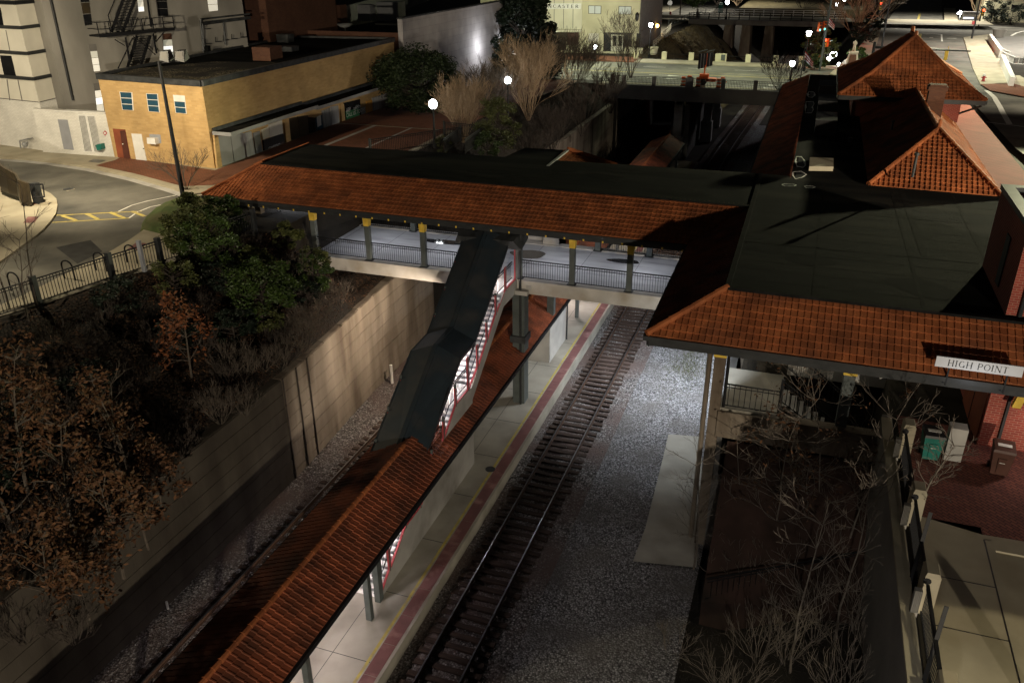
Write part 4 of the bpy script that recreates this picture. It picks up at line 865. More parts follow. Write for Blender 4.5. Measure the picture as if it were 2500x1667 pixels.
def cart(name, label, x, y, mat, rz=0):
    t = thing(name, label, 'trash cart', (0, 0, 0), 'wheeled trash carts'); Z = 0
    b = MB(); b.hexa([(-.24, -.24, .06), (.24, -.24, .06), (.24, .24, .06), (-.24, .24, .06)], [(-.31, -.31, .92), (.31, -.31, .92), (.31, .36, .95), (-.31, .36, .95)])
    b.hexa([(-.10, -.27, .1), (.10, -.27, .1), (.10, -.23, .1), (-.10, -.23, .1)], [(-.12, -.335, .7), (.12, -.335, .7), (.12, -.3, .7), (-.12, -.3, .7)]); b.build('body', mat, t)
    b = MB(); b.hexa([(-.33, -.36, .92), (.33, -.36, .92), (.33, .38, .96), (-.33, .38, .96)], [(-.30, -.33, 1.0), (.30, -.33, 1.0), (.30, .34, 1.05), (-.30, .34, 1.05)]); l = b.build('lid', 'black_plastic' if mat == 'green_plastic' else mat, t)
    b = MB(); b.box(-.2, -.1, 1.035, .2, .08, 1.042); b.build('sticker', 'white_paint', l)
    for s in (-1, 1):
        b = MB(); b.tube((s * .24, .27, .12), (s * .30, .27, .12), .12, n=12); b.build('wheel', 'black_plastic', t)
    b = MB(); b.tube((-.27, .4, .93), (.27, .4, .93), .02); b.build('handle', 'black_plastic', t)
    b = MB(); b.bar((-.08, -.335, .55), (.08, -.335, .55), .015, .015); b.build('grab_bar', 'white_paint', t)
    t.location = (x, y, 7.5); t.rotation_euler = (0, 0, rz)
cart('trash_cart', 'green wheeled trash cart with a black lid beside the stone pillar', 5.32, 26.75, 'green_plastic', .06)
cart('trash_cart', 'brown wheeled trash cart standing against the red brick wall', 7.35, 26.5, 'brown_plastic', -.1)
b = MB(); b.tube((12 - 4.9, 12.9 + 2, 7.45), (7.1, 14.9, 8.3), .22, .2, 10); b.sphere((7.1, 14.9, 8.3), .21)
single('bollard', b, 'black_plastic', 'round topped black bollard at the lower right corner', 'bollard')
# ================================================================== road bridge and street beyond
RZ8 = 8.0
rbt = thing('road_bridge', 'concrete road bridge crossing the rail cut with square posts and railings', 'bridge', (-14, 111, 8))
b = MB(); b.box(-22.5, 99.6, 7.0, -.5, 124, 7.94); b.build('deck', 'old_concrete', rbt)
b = MB(); b.box(-23, 99.25, 6.55, -.5, 99.75, 8.15); b.build('edge_beam', 'stucco_dark', rbt)
b = MB(); b.box(-23, 123.8, 6.8, 0, 124.2, 8.1); b.build('edge_beam', 'stucco_dark', rbt)
for y in (101.5, 112, 122):
    for x in (-16.2, -12.4) if y > 110 else (-14.6,):
        b = MB(); b.box(x - .5, y - .5, -.4, x + .5, y + .5, 7.0); b.box(x - .7, y - .7, -.4, x + .7, y + .7, 2.2); b.build('pier', 'concrete', rbt)
b = MB(); b.box(-14.9, 101, 5.9, -14.2, 123.5, 7.0); b.box(-13.9, 101.5, -.4, -13.3, 123.5, 5.9); b.build('crosshead', 'stucco_dark', rbt)
b = MB(); b.box(-24, 99.3, -.4, -21.6, 124, 7.0); b.build('abutment', 'old_concrete', rbt)
np_ = [P(1500 + x / 4.704, y / 4.704, RZ8).x for x, y in ((60, 925), (172, 940), (497, 965), (865, 1010), (1245, 1035), (1605, 1068), (1960, 1100), (2300, 1120))]
for i, x in enumerate(np_):
    w = .42 if i == 3 else .22
    b = MB(); b.box(x - w, 99.2, 7.9, x + w, 99.75, 9.2); b.build('parapet_post', 'stucco_dark', rbt)
for xa, xb in zip(np_, np_[1:]):
    b = MB(); railing(b, (xa + .24, 99.5, 8.12), (xb - .24, 99.5, 8.12), h=.95, sp=.16, w=.03); b.build('railing', 'iron', rbt)
fp = [P(1500 + x / 4.704, y / 4.704, RZ8).x for x, y in ((383, 605), (655, 635), (940, 655), (1245, 690), (1555, 695), (1855, 720), (2140, 745))]
for i, x in enumerate(fp):
    w = .75 if i == 3 else .33
    b = MB(); b.box(x - w, 123.6, 7.9, x + w, 124.15, 9.15); o = b.build('parapet_post', 'cream', rbt)
    if i == 3: b = MB(); b.box(x + .05, 123.5, 8.3, x + .6, 123.6, 9.05); b.build('plaque', 'steel_paint', o)
for xa, xb in zip(fp, fp[1:]):
    b = MB(); b.bar((xa + .3, 123.9, 8.85), (xb - .3, 123.9, 8.85), .05, .05); b.bar((xa + .3, 123.9, 8.3), (xb - .3, 123.9, 8.3), .05, .05); b.build('railing', 'iron', rbt)
sheet('road', [(-60, 101.3, 8.0), (70, 101.3, 8.0), (70, 120.2, 8.0), (-60, 120.2, 8.0)], 'asphalt', z=8.0)
slab('pavement', [(-24, 120.2), (2.5, 120.2), (2.5, 123.7), (-24, 123.7)], 7.9, 8.12, 'sidewalk')
slab('pavement', [(-24, 99.7), (-.6, 99.7), (-.6, 101.3), (-24, 101.3)], 7.9, 8.12, 'sidewalk')
slab('pavement', [(-60, 120.2), (-24, 120.2), (-24, 125.6), (-60, 125.6)], 7.9, 8.115, 'paver')
b = MB()
for y in (103.2, 106.3): strip(b, [(-60, y), (70 if y > 105 else -1, y)], .1, 8.006)
for x0, y in ((-19.8, 109.0), (-19.6, 106.6), (-7.4, 104.6), (-7.8, 102.4)):
    strip(b, [(x0, y), (x0 + 2.6, y)], .14, 8.007); b.face([(x0 + 2.4, y - .4, 8.0075), (x0 + 3.9, y, 8.0075), (x0 + 2.4, y + .4, 8.0075)])
for x0 in (-22, -16, -10): strip(b, [(x0, 116.5), (x0 + 3, 116.5)], .12, 8.006)
tag(b.build('lane_markings', 'line_white'), kind='structure')
b = MB(); strip(b, [(-60, 110.6), (-1, 110.6)], .12, 8.006); strip(b, [(-60, 110.9), (-1, 110.9)], .12, 8.006); strip(b, [(-60, 116.9), (-1, 112)], .08, 8.0065); tag(b.build('lane_markings', 'line_yellow'), kind='structure')
# message board trailer
mbt = P(1500 + 1010 / 4.704, 985 / 4.704, 8.12); mx, my = mbt.x, 102.3
t = thing('message_board', 'portable message board on an orange trailer parked on the road bridge', 'message board', (mx, my, 8.1))
hb = top_of(V((mx, my, 8.1)), 1500 + 1040 / 4.704, 605 / 4.704); lb_ = top_of(V((mx, my, 8.1)), 1500 + 1040 / 4.704, 780 / 4.704)
b = MB(); b.hexa([(mx - .75, my - .55, lb_ - .1), (mx - .6, my - .6, lb_ - .1), (mx + .75, my + .55, lb_ + .2), (mx + .6, my + .6, lb_ + .2)], [(mx - .75, my - .55, hb - .1), (mx - .6, my - .6, hb - .1), (mx + .75, my + .55, hb), (mx + .6, my + .6, hb)]); bd = b.build('board', 'black_plastic', t)
b = MB(); b.bar((mx - .8, my - .2, hb + .05), (mx + .1, my + .2, hb + .3), .5, .03); b.bar((mx + .1, my + .2, hb + .05), (mx + .9, my + .4, hb + .3), .5, .03); b.build('solar_panel', 'flashing', bd)
for i in range(4):
    b = MB(); x = mx - .45 + i * .3; b.bar((x, my - .62 + i * .24, lb_), (x, my - .62 + i * .24, hb - .1), .05, .05, up=(1, 0, 0)); b.build('rib', 'panel_grey' if i != 2 else 'orange_paint', bd)
b = MB(); b.tube((mx, my, 8.7), (mx, my, lb_ + .3), .09); b.build('mast', 'orange_paint', t)
b = MB(); b.box(mx - .7, my - .5, 8.5, mx + 1.4, my + .5, 8.85); b.box(mx - .5, my - .35, 8.85, mx + .5, my + .35, 9.3); b.bar((mx + 1.3, my, 8.6), (mx + 2.6, my, 8.5), .12); b.build('trailer_body', 'orange_paint', t)
for s in (-.6, .6):
    b = MB(); b.tube((mx, my + s - .1, 8.45), (mx, my + s + .1, 8.45), .35, n=12); b.build('wheel', 'black_plastic', t)
def barrel():
    t = thing('traffic_drum', 'orange and white striped traffic drum', 'traffic drum', (0, 0, 0), 'orange traffic drums around the message board')
    b = MB(); prof_ = [(.29, 0), (.29, .1), (.28, .1), (.26, .95), (.2, 1.0)]; b.lathe((0, 0, 0), prof_, 14); b.build('drum', 'orange_paint', t)
    for z in (.25, .6):
        b = MB(); b.lathe((0, 0, z), [(.285 - z * .02, 0), (.283 - z * .02, .16)], 14); b.build('white_band', 'white_paint', t)
    b = MB(); b.box(-.29, -.29, 0, .29, .29, .06); b.build('base', 'black_plastic', t)
    return t
bl = ['striped orange traffic drum just left of the thick bridge post', 'striped orange traffic drum directly left of the message board trailer', 'striped orange traffic drum at the right end of the message board trailer', 'striped traffic drum hidden mostly behind the thick bridge post', 'striped traffic drum showing above the railing right of the trailer hitch']
b0 = barrel()
for i, (px, py, yy) in enumerate(((790, 975, 100.6), (960, 1000, 100.5), (1195, 1012, 100.4), (860, 935, 102.6), (1240, 960, 102.4))):
    x = PY(1500 + px / 4.704, py / 4.704, yy).x
    if i == 0: b0.location = (x, yy, 8.12); b0['label'] = bl[0]
    else: copy_tree(b0, (x, yy, 8.12 if yy < 101.3 else 8.0), label=bl[i])
# ---- far bridge, cutting side walls
fbz = 9.0
t = thing('far_bridge', 'distant concrete road bridge with white railings over the dark cutting', 'bridge', (-12, 187, 8.6))
b = MB(); b.box(-26, 184, 7.9, 4, 195, 8.9); b.build('deck', 'stucco_dark', t)
for x in (-18, -14.5, -10, -1):
    b = MB(); b.hexa([(x - 1.2, 186, -.4), (x + 1.2, 186, -.4), (x + 1.2, 190, -.4), (x - 1.2, 190, -.4)], [(x - .8, 185, 7.9), (x + .8, 185, 7.9), (x + .8, 191, 7.9), (x - .8, 191, 7.9)]); b.build('pier', 'old_concrete', t)
for y, m, nm in ((184.3, 'iron', 'near'), (194.7, 'white_paint', 'far')):
    b = MB()
    for z in (9.3, 9.75, 10.15): b.bar((-26, y, z), (4, y, z), .12, .1)
    for k in range(16): b.bar((-26 + 2 * k, y, 8.9), (-26 + 2 * k, y, 10.2), .16, .16, up=(1, 0, 0))
    b.build('railing', m, t)
sheet('road', [(-60, 185, 8.92), (30, 185, 8.92), (30, 194, 8.92), (-60, 194, 8.92)], 'sidewalk', z=8.92)
t = thing('dry_slope', 'steep bank of dry grass beside the cutting beyond the road bridge', 'bank', (-20, 140, 4)); 
b = MB()
for i in range(26):
    for j in range(16):
        f = lambda i, j: V((-27 + 13 * j / 16 + trk(125 + 2.2 * i) + .25 * math.sin(i * 1.7 + j), 125 + 2.2 * i, 8.15 - 8.4 * sst(0, 1, j / 16) + .2 * math.sin(i * 2.1 + j * 1.3)))
        b.face([f(i, j), f(i, j + 1), f(i + 1, j + 1), f(i + 1, j)])
o = b.build('bank_face', 'dry_grass', t, smooth=False)
b = MB()
for i in range(4000):
    p = V((rnd.uniform(-27, -16), rnd.uniform(125, 178), 0)); p.z = 8.15 - 8.4 * sst(-27, -14, p.x); p.x += trk(p.y)
    q = p + V((rnd.uniform(-.3, .3), rnd.uniform(-.3, .3), rnd.uniform(.2, .6))); s = V((.05, .02, 0)); b.face([p - s, p + s, q])
tag(b.build('grass_tufts', 'dry_grass', t), kind='stuff')
# ramp path with pale railing at the left of the cutting
rl = [P(1500 + x / 8.4, y / 8.4, z) for x, y, z in ((790, 1000, 8.0), (900, 900, 8.05), (1010, 790, 8.1), (1100, 690, 8.3), (1160, 620, 8.5))]
t = thing('ramp_railing', 'pale metal railing descending beside the path at the cutting edge', 'railing', rl[0])
b = MB()
for a, c in zip(rl, rl[1:]):
    for h in (.4, .75, 1.1): b.bar(a + V((0, 0, h)), c + V((0, 0, h)), .09, .09)
    for k in range(3): p = a.lerp(c, k / 3); b.bar(p, p + V((0, 0, 1.1)), .09, .09, up=(1, 0, 0))
b.build('rails', 'cream_light', t)
rl = [P(1500 + x / 8.4, y / 8.4, z) for x, y, z in ((1110, 545, 8.5), (1300, 500, 8.6), (1500, 420, 8.8), (1680, 370, 9), (1790, 365, 9))]
t = thing('ramp_railing', 'thin railing along the upper path towards the small round tree', 'railing', rl[0])
b = MB()
for a, c in zip(rl, rl[1:]):
    for h in (.3, 1.1): b.bar(a + V((0, 0, h)), c + V((0, 0, h)), .09, .09)
    for k in range(3): p = a.lerp(c, k / 3); b.bar(p, p + V((0, 0, 1.1)), .09, .09, up=(1, 0, 0))
b.build('rails', 'steel_paint', t)
sheet('pavement', [P(1500 + x / 8.4, y / 8.4, 8.02) for x, y in ((530, 940), (860, 940), (1170, 560), (1700, 380), (1700, 330), (960, 380), (935, 545), (925, 650))], 'sidewalk', z=8.02)
sheet('road', [P(1500 + x / 8.4, y / 8.4, 8.03) for x, y in ((960, 380), (1700, 300), (2000, 260), (2300, -40), (1200, -40), (1000, 240))], 'asphalt', z=8.03)
sheet('pavement', [P(1500 + x / 8.4, y / 8.4, 8.035) for x, y in ((960, 250), (1180, 245), (1520, 80), (1500, -10), (960, 0))], 'sidewalk', z=8.05)
# ================================================================== cross street at right
Z8 = 8.0
def Q(x, y, z=Z8): return P(2000 + x / 4.704, y / 4.704, z)
sheet('road', [Q(600, 640), Q(720, 330), Q(1000, -60), Q(1400, -60), Q(1420, 270), Q(2500, 330), Q(2500, 620), Q(2040, 420), Q(1830, 1000), Q(2400, 1180), Q(2520, 1900), Q(2250, 1700), Q(1500, 900)], 'asphalt', z=8.012)
slab('pavement', [Q(1655, 440), Q(1730, 430), Q(1960, 405), Q(2100, 640), Q(2230, 960), Q(1850, 985), Q(1760, 790)], 7.9, 8.13, 'sidewalk')
slab('pavement', [Q(640, 330), Q(720, 330), Q(620, 620), Q(300, 900), Q(120, 860), Q(450, 560)], 7.9, 8.13, 'sidewalk')
slab('pavement', [Q(1430, 100), Q(1560, 105), Q(1600, 270), Q(1440, 275)], 7.9, 8.13, 'sidewalk')
sheet('brick_paving', [Q(1850, 965, 8.14), Q(2230, 960, 8.14), Q(2400, 1010, 8.14), Q(2400, 1120, 8.14), Q(1960, 1040, 8.14)], 'paver', z=8.14)
slab('pavement', [Q(2140, 880), Q(2300, 880), Q(2480, 1000), Q(2480, 1170), Q(2300, 1060)], 7.9, 8.12, 'sidewalk')
b = MB()
def mk(pts, w, z=8.02): strip(b, [Q(x, y) for x, y in pts], w, z)
mk([(1175, 388), (1405, 400)], .35); mk([(1405, 400), (1410, 480)], .25); mk([(800, 235), (1150, 236)], .3); mk([(700, 312), (750, 250)], .25); mk([(865, 329), (905, 330)], .4)
mk([(1265, 435), (1310, 436)], .5, 8.021); mk([(1465, 445), (1575, 446)], .4); mk([(1920, 1040), (2010, 1120), (2080, 1240), (2110, 1300), (2185, 1430)], .5); mk([(2205, 415), (2270, 380), (2352, 362)], .4); mk([(1920, 1405), (2400, 1465)], .2)
mk([(1140, 470), (1240, 560)], .3)
tag(b.build('lane_markings', 'line_white'), kind='structure')
b = MB(); mk([(1142, 455), (1160, 390)], .22); mk([(1152, 468), (1172, 392)], .22); mk([(1130, 232), (1150, 160)], .22); mk([(1142, 232), (1162, 160)], .22); tag(b.build('lane_markings', 'line_yellow'), kind='structure')
# hydrant
p = P(2400, 199, 8.13); t = thing('fire_hydrant', 'red and white fire hydrant on the corner pavement', 'hydrant', p)
b = MB(); b.lathe(p, [(.22, 0), (.22, .06), (.15, .08), (.15, .55), (.2, .57), (.2, .62)], 10); b.tube(p + V((-.28, 0, .42)), p + V((.28, 0, .42)), .07); b.build('body', 'red_paint', t)
b = MB(); b.lathe(p + V((0, 0, .62)), [(.2, 0), (.16, .15), (.06, .24), (.05, .3)], 10); b.build('bonnet', 'white_paint', t)
# statue
p = Q(365, 790, 8.1) ; p.z = 8.1
t = thing('war_memorial', 'pale stone soldier statue on a tapered pedestal with a bronze plaque', 'statue', p)
H = top_of(p, 2000 + 400 / 4.704, 462 / 4.704) - 8.1; hp = H * .56
b = MB(); b.box(p.x - 1.5, p.y - 1, 8.1, p.x + 1.5, p.y + 1, 8.1 + .12 * H); b.hexa([(p.x - .8, p.y - .8, 8.1 + .12 * H), (p.x + .8, p.y - .8, 8.1 + .12 * H), (p.x + .8, p.y + .8, 8.1 + .12 * H), (p.x - .8, p.y + .8, 8.1 + .12 * H)], [(p.x - .5, p.y - .5, 8.1 + hp), (p.x + .5, p.y - .5, 8.1 + hp), (p.x + .5, p.y + .5, 8.1 + hp), (p.x - .5, p.y + .5, 8.1 + hp)]); b.box(p.x - .58, p.y - .58, 8.1 + hp, p.x + .58, p.y + .58, 8.1 + hp + .12); b.build('pedestal', 'marble', t)
b = MB(); b.hexa([(p.x - .5, p.y - .83, 8.1 + .18 * H), (p.x + .5, p.y - .83, 8.1 + .18 * H), (p.x + .5, p.y - .7, 8.1 + .18 * H), (p.x - .5, p.y - .7, 8.1 + .18 * H)], [(p.x - .36, p.y - .6, 8.1 + hp * .92), (p.x + .36, p.y - .6, 8.1 + hp * .92), (p.x + .36, p.y - .5, 8.1 + hp * .92), (p.x - .36, p.y - .5, 8.1 + hp * .92)]); b.build('plaque', 'bronze_plaque', t)
def figure(base, h, mat, par):
    me = bpy.data.meshes.new('figure'); s = h
    pts = [(0, 0, .53, .075), (.0, 0, .66, .085), (0, 0, .80, .095), (0, 0, .86, .04), (0, -.01, .94, .06), (.055, 0, .50, .06), (.06, -.05, .27, .05), (.06, .0, .03, .04), (-.055, 0, .5, .06), (-.075, .02, .26, .05), (-.08, .06, .03, .04), (.12, 0, .80, .04), (.15, -.05, .64, .034), (.10, -.14, .60, .028), (-.12, 0, .8, .04), (-.15, -.02, .64, .034), (-.06, -.14, .66, .028), (.07, -.08, .0, .035), (-.08, -.02, .0, .035)]
    ed = [(0, 1), (1, 2), (2, 3), (3, 4), (0, 5), (5, 6), (6, 7), (0, 8), (8, 9), (9, 10), (2, 11), (11, 12), (12, 13), (2, 14), (14, 15), (15, 16), (7, 17), (10, 18)]
    me.from_pydata([(x * s, y * s, z * s) for x, y, z, r in pts], ed, [])
    o = bpy.data.objects.new('figure', me); COL.objects.link(o); o.parent = par; o.location = base; me.materials.append(MATS[mat])
    m = o.modifiers.new('skin', 'SKIN')
    for k, (x, y, z, r) in enumerate(pts): me.skin_vertices[0].data[k].radius = (r * s, r * s)
    me.skin_vertices[0].data[0].use_root = True
    o.modifiers.new('sub', 'SUBSURF').levels = 1; o.modifiers['sub'].render_levels = 2
    return o
figure(V((0, 0, hp + .12)), H - hp - .05, 'marble', t)
b = MB(); zz = 8.1 + hp + .12; b.tube((p.x + .22, p.y - .2, zz), (p.x - .1, p.y - .28, zz + (H - hp) * .72), .04, .03); b.build('rifle', 'marble', t)
# traffic signals
def signal(name, label, px, py, z0, lens, ztop, arm=None, body='yellow_paint', yoff=0, face=-1):
    pass
def sig_head(par, c, lit, n=3, s=.34, face=(0, -1, 0), body='yellow_paint'):
    c = V(c); f = V(face).normalized(); sd = f.cross(V((0, 0, 1)))
    b = MB(); h = n * s; b.bar(c - f * .14 + V((0, 0, -h / 2)), c - f * .14 + V((0, 0, h / 2)), s * 1.05, .26, up=f); o = b.build('signal_head', body, par)
    for k in range(n):
        q = c + V((0, 0, h / 2 - s * (k + .5))); b = MB(); b.tube(q, q + f * .03, s * .36, n=12); b.build('lens', 'signal_' + ('red' if k == 0 else 'green') if k == lit else 'black_plastic', o)
        b = MB(); b.bar(q + V((0, 0, s * .38)), q + V((0, 0, s * .38)) + f * .22, s * .75, .02); b.build('visor', body, o)
    return o
def pole_sig(label, bp, h, lit_px=None, lit=0, arm=None, face=(0, -1, 0), r=.1):
    t = thing('traffic_signal', label, 'traffic signal', bp)
    b = MB(); b.tube(bp, bp + V((0, 0, h)), r, r * .8, 8); b.build('pole', 'dark_paint', t)
    return t
p = Q(30, 740, 8.1); h = top_of(p, 2000 + 40 / 4.704, 490 / 4.704)
t = pole_sig('traffic signal showing red beside the bright floodlit bush', p, h - 8.1 + .6)
sig_head(t, (p.x, p.y - .25, h), 0); sig_head(t, (p.x + .5, p.y, h), -1, face=(1, 0, 0), body='orange_paint')
p2 = Q(700, 330, 8.1); h = top_of(p2, 2000 + 708 / 4.704, 72 / 4.704)
t = pole_sig('traffic signal glowing red above the far left corner of the crossing', V((p2.x - 1.5, p2.y + 20, 8.1)), 3)
pp = PY(2000 + 708 / 4.704, 72 / 4.704, p2.y + 20); b = MB(); b.tube((pp.x, pp.y + .2, 8.1), (pp.x, pp.y + .2, pp.z + .5), .12); b.build('mast', 'dark_paint', t); sig_head(t, pp, 0, s=.5)
pp = Q(1830, 300, 8.1); h = top_of(pp, 2000 + 1885 / 4.704, 146 / 4.704)
t = pole_sig('traffic signal glowing red in front of the pale yellow building', pp, h - 8.1 + .8, r=.13); sig_head(t, (pp.x + .3, pp.y - .3, h), 0, s=.42)
pp = Q(15, 400, 8.1); c = PY(1940 + 600 / 8.71, 580 / 8.71, 118)
t = thing('traffic_signal', 'yellow traffic signals with green lenses hung high over the street corner', 'traffic signal', (c.x, 118, 8))
sig_head(t, c + V((-.3, 0, 0)), 2, s=.36, body='orange_paint', face=(.8, -.6, 0)); sig_head(t, c + V((.25, .3, .1)), 2, s=.36, body='orange_paint', face=(.8, -.6, 0))
b = MB(); b.bar(c + V((-.9, 0, .75)), c + V((.8, .3, 1.1)), .1, .06); b.tube(c + V((.3, .6, -8)), c + V((.6, .6, 6)), .14, .12, 8); b.build('mast', 'steel_paint', t)
# mast arm with yellow signal
a = PY(2000 + 630 / 4.704, 545 / 4.704, 112); e = PY(2000 + 1740 / 4.704, 590 / 4.704, 112)
t = thing('traffic_signal', 'long grey mast arm with a yellow signal seen from behind over the street', 'traffic signal', (a.x, 112, 8))
b = MB(); b.tube((a.x, 112, 8), (a.x, 112, a.z + .6), .2, .18, 10); b.tube(a, e, .16, .08, 8); b.build('mast_arm', 'dark_paint', t)
c = PY(2000 + 1455 / 4.704, 640 / 4.704, 112); sig_head(t, (c.x, 112, c.z), -1, s=.34, face=(0, 1, 0)); b = MB(); b.bar((c.x + .1, 112, c.z + .5), (c.x + .1, 112, c.z + 1), .06, .06, up=(1, 0, 0)); b.build('hanger', 'yellow_paint', t)
c = PY(2000 + 1285 / 4.704, 560 / 4.704, 112); b = MB(); b.box(c.x - .5, 111.9, c.z - .1, c.x + .5, 111.98, c.z + .12); b.build('street_sign', 'white_paint', t)
pa = Q(705, 620, 8.1); ha = top_of(pa, 2000 + 820 / 4.704, 0)
t = thing('utility_pole', 'tall thin dark pole rising beside the crossing behind the station roof', 'pole', pa); b = MB(); b.tube(pa, (pa.x, pa.y, ha + 2), .14, .09, 8); b.build('shaft', 'dark_paint', t)
pa = Q(1750, 450, 8.1); ha = top_of(pa, 2000 + 1850 / 4.704, -30)
t = thing('utility_pole', 'tall black pole with a small red sign on the right corner', 'pole', pa); b = MB(); b.tube(pa, (pa.x, pa.y, ha + 2), .16, .1, 8); b.build('shaft', 'dark_paint', t); b = MB(); b.box(pa.x - .5, pa.y - .2, 10.4, pa.x - .1, pa.y - .15, 10.9); b.build('red_sign', 'red_paint', t)
pa = Q(1745, 450, 8.1); pb_ = P(1965, 190, 8.0); ha = top_of(pb_, 2007, 0)
# white sign and kiosk of the far corner
sp = Q(1700, 268, 8.1); hs_ = top_of(sp, 2000 + 1710 / 4.704, 170 / 4.704)
t = thing('lit_sign', 'glowing white roadside sign board with dark lettering strip', 'sign', sp)
wv = Q(1790, 268, 8.1).x - Q(1645, 268, 8.1).x
b = MB(); b.box(sp.x - wv / 2, sp.y - .2, 8.4, sp.x + wv / 2, sp.y + .2, hs_); bd = b.build('board', 'white_paint', t)
b = MB(); b.box(sp.x - wv / 2 + .25, sp.y - .23, 9.2, sp.x + wv / 2 - .25, sp.y - .2, hs_ - .8); b.build('lit_panel', 'sign_lit', bd)
b = MB(); b.box(sp.x - wv / 2 - .2, sp.y - .3, hs_ - .1, sp.x + wv / 2 + .6, sp.y + .3, hs_ + .55); b.build('header', 'sign_grey', t)
b = MB()
for i in range(9): b.box(sp.x - wv / 2 + .3 + i * wv / 10, sp.y - .33, hs_ + .05, sp.x - wv / 2 + .3 + i * wv / 10 + wv / 18, sp.y - .3, hs_ + .4)
b.build('lettering', 'dark_paint', t)
b = MB(); b.box(sp.x - wv / 2, sp.y - .35, 8.1, sp.x + wv / 2, sp.y + .35, 8.4); b.build('base', 'white_paint', t)
pa = Q(1607, 240, 8.1); ha = top_of(pa, 2000 + 1605 / 4.704, 150 / 4.704)
t = thing('street_lamp', 'twin headed white lamp shining left of the glowing sign board', 'street lamp', pa, 'lit street lamps'); b = MB(); b.tube(pa, (pa.x, pa.y, ha), .1, .08); b.build('post', 'white_paint', t)
b = MB(); b.lathe((pa.x - .1, pa.y, ha - .2), [(.6, 0), (.12, .6)], 10); b.build('globe', 'lamp_white', t)
# pale yellow building right
yb = Q(1915, 262, 8.1); 
t = thing('corner_building', 'pale yellow painted block building with one dark window', 'building', (yb.x + 12, yb.y + 8, 8))
b = MB(); b.box(yb.x, yb.y + 3, 8, yb.x + 30, yb.y + 18, 26); b.build('wall', 'cream', t)
wv_ = PY(2000 + 2200 / 4.704, 113 / 4.704, yb.y + 3); w2 = PY(2000 + 2310 / 4.704, 60 / 4.704, yb.y + 3); b = MB(); b.box(wv_.x, yb.y + 2.92, wv_.z, w2.x, yb.y + 3, w2.z); b.build('window', 'black_glass', t)
b = MB()
for k in range(1, 6): b.box(yb.x + k * 4.5, yb.y + 2.985, 8, yb.x + k * 4.5 + .06, yb.y + 3, 26)
for z in (12, 16, 19): b.box(yb.x, yb.y + 2.986, z, yb.x + 30, yb.y + 3, z + .05)
b.build('wall_joint', 'stucco_grey', t)
# white fence and ramp at right edge
wf = [Q(1965, 400, 9), Q(2100, 590, 9), Q(2110, 640, 9), Q(2225, 900, 9)]
t = thing('white_wall', 'white painted wall and railings edging the sunken ramp at right', 'wall', (wf[0].x, wf[0].y, 8))
for a, c in ((wf[0], wf[1]), (wf[2], wf[3])):
    b = MB(); b.bar(a + V((0, 0, -.45)), c + V((0, 0, -.45)), .5, 1.1); b.build('wall_section', 'white_paint', t)
r0 = [Q(2095, 560, 9.2), Q(2190, 600, 9.2)]; r1 = [Q(2110, 600, 9.2), Q(2250, 660, 9.2), Q(2352, 665, 9.2), Q(2500, 670, 9.2)]
for pts in (r0, r1):
    b = MB()
    for a, c in zip(pts, pts[1:]):
        b.bar(a, c, .12, .1); b.bar(a + V((0, 0, -.8)), c + V((0, 0, -.8)), .1, .08); n = int((c - a).length / .35)
        for k in range(n + 1): q = a.lerp(c, k / max(n, 1)); b.bar(q, q + V((0, 0, -.85)), .06, .06, up=(1, 0, 0))
    b.build('railing', 'white_paint', t)
sheet('ramp_floor', [Q(2010, 420, 8.05), Q(2500, 420, 8.05), Q(2500, 660, 8.05), Q(2230, 655, 8.05), Q(2100, 570, 8.05)], 'stucco_dark', z=8.05)
b = MB(); q = Q(2060, 425, 8.1); b.lathe(q, [(.9, 0), (1.1, 1.2), (1.0, 1.25), (.9, 1.1)], 14); single('planter', b, 'stucco_grey', 'round grey concrete planter behind the white wall', 'planter')
b = MB(); b.box(Q(2230, 960).x, Q(2230, 960).y - 1, 8.1, Q(2230, 960).x + 6, Q(2230, 960).y + 3, 9.0); 
# ================================================================== west street (z = 9.5)
ZS = 9.5
def S(px, py, z=ZS): return P(px, py, z)
def pl_pt(px, py, O, u):
    O = V(O); u = V(u).normalized(); n = V((u.y, -u.x, 0)); d = ray(px, py); c = V((0, 0, CAMZ)); t = (O - c).dot(n) / d.dot(n); return c + d * t
def out_n(O, u):
    n = V((u[1], -u[0], 0)).normalized(); return n if n.dot(V((0, 0, 0)) - V((O[0], O[1], 0))) > 0 else -n
def fq(b, O, u, pts, d0, d1):       # quad on a facade, extruded outward from d0 to d1
    n = out_n(O, u); q = [pl_pt(x, y, O, u) for x, y in pts]
    nn = (q[1] - q[0]).cross(q[2] - q[0])
    if nn.dot(n) < 0: q = q[::-1]
    b.hexa([p + n * d0 for p in q], [p + n * d1 for p in q]); return b
def sc(pts, x0, y0, k): return [(x0 + x / k, y0 + y / k) for x, y in pts]
road = [(-140, 10), (-33, 10), (-31.2, 20.5), (-30.2, 23.9), (-29.4, 27.2), (-28.7, 29.3), (-28, 33), (-29, 37.5), (-29.8, 41.5), (-31, 46), (-140, 52)]
sheet('road', [(x, y, 9.5) for x, y in road], 'asphalt', z=9.5)
kerb = [S(*p) for p in ((-300, 384), (-80, 386), (0, 388.5), (70, 393), (125, 399), (225, 414), (330, 438), (415, 462), (480, 484))]
up = [(p.x, p.y) for p in kerb] + [(-31.0, 42.9), (-31, 38.9), (-29.2, 38.9), (-29.2, 43.1), (-27.2, 44.6), (-26.7, 52), (-26.7, 62), (-58, 62), (-90, 60)]
slab('pavement', up, 9.3, 9.62, 'sidewalk')
b = MB()
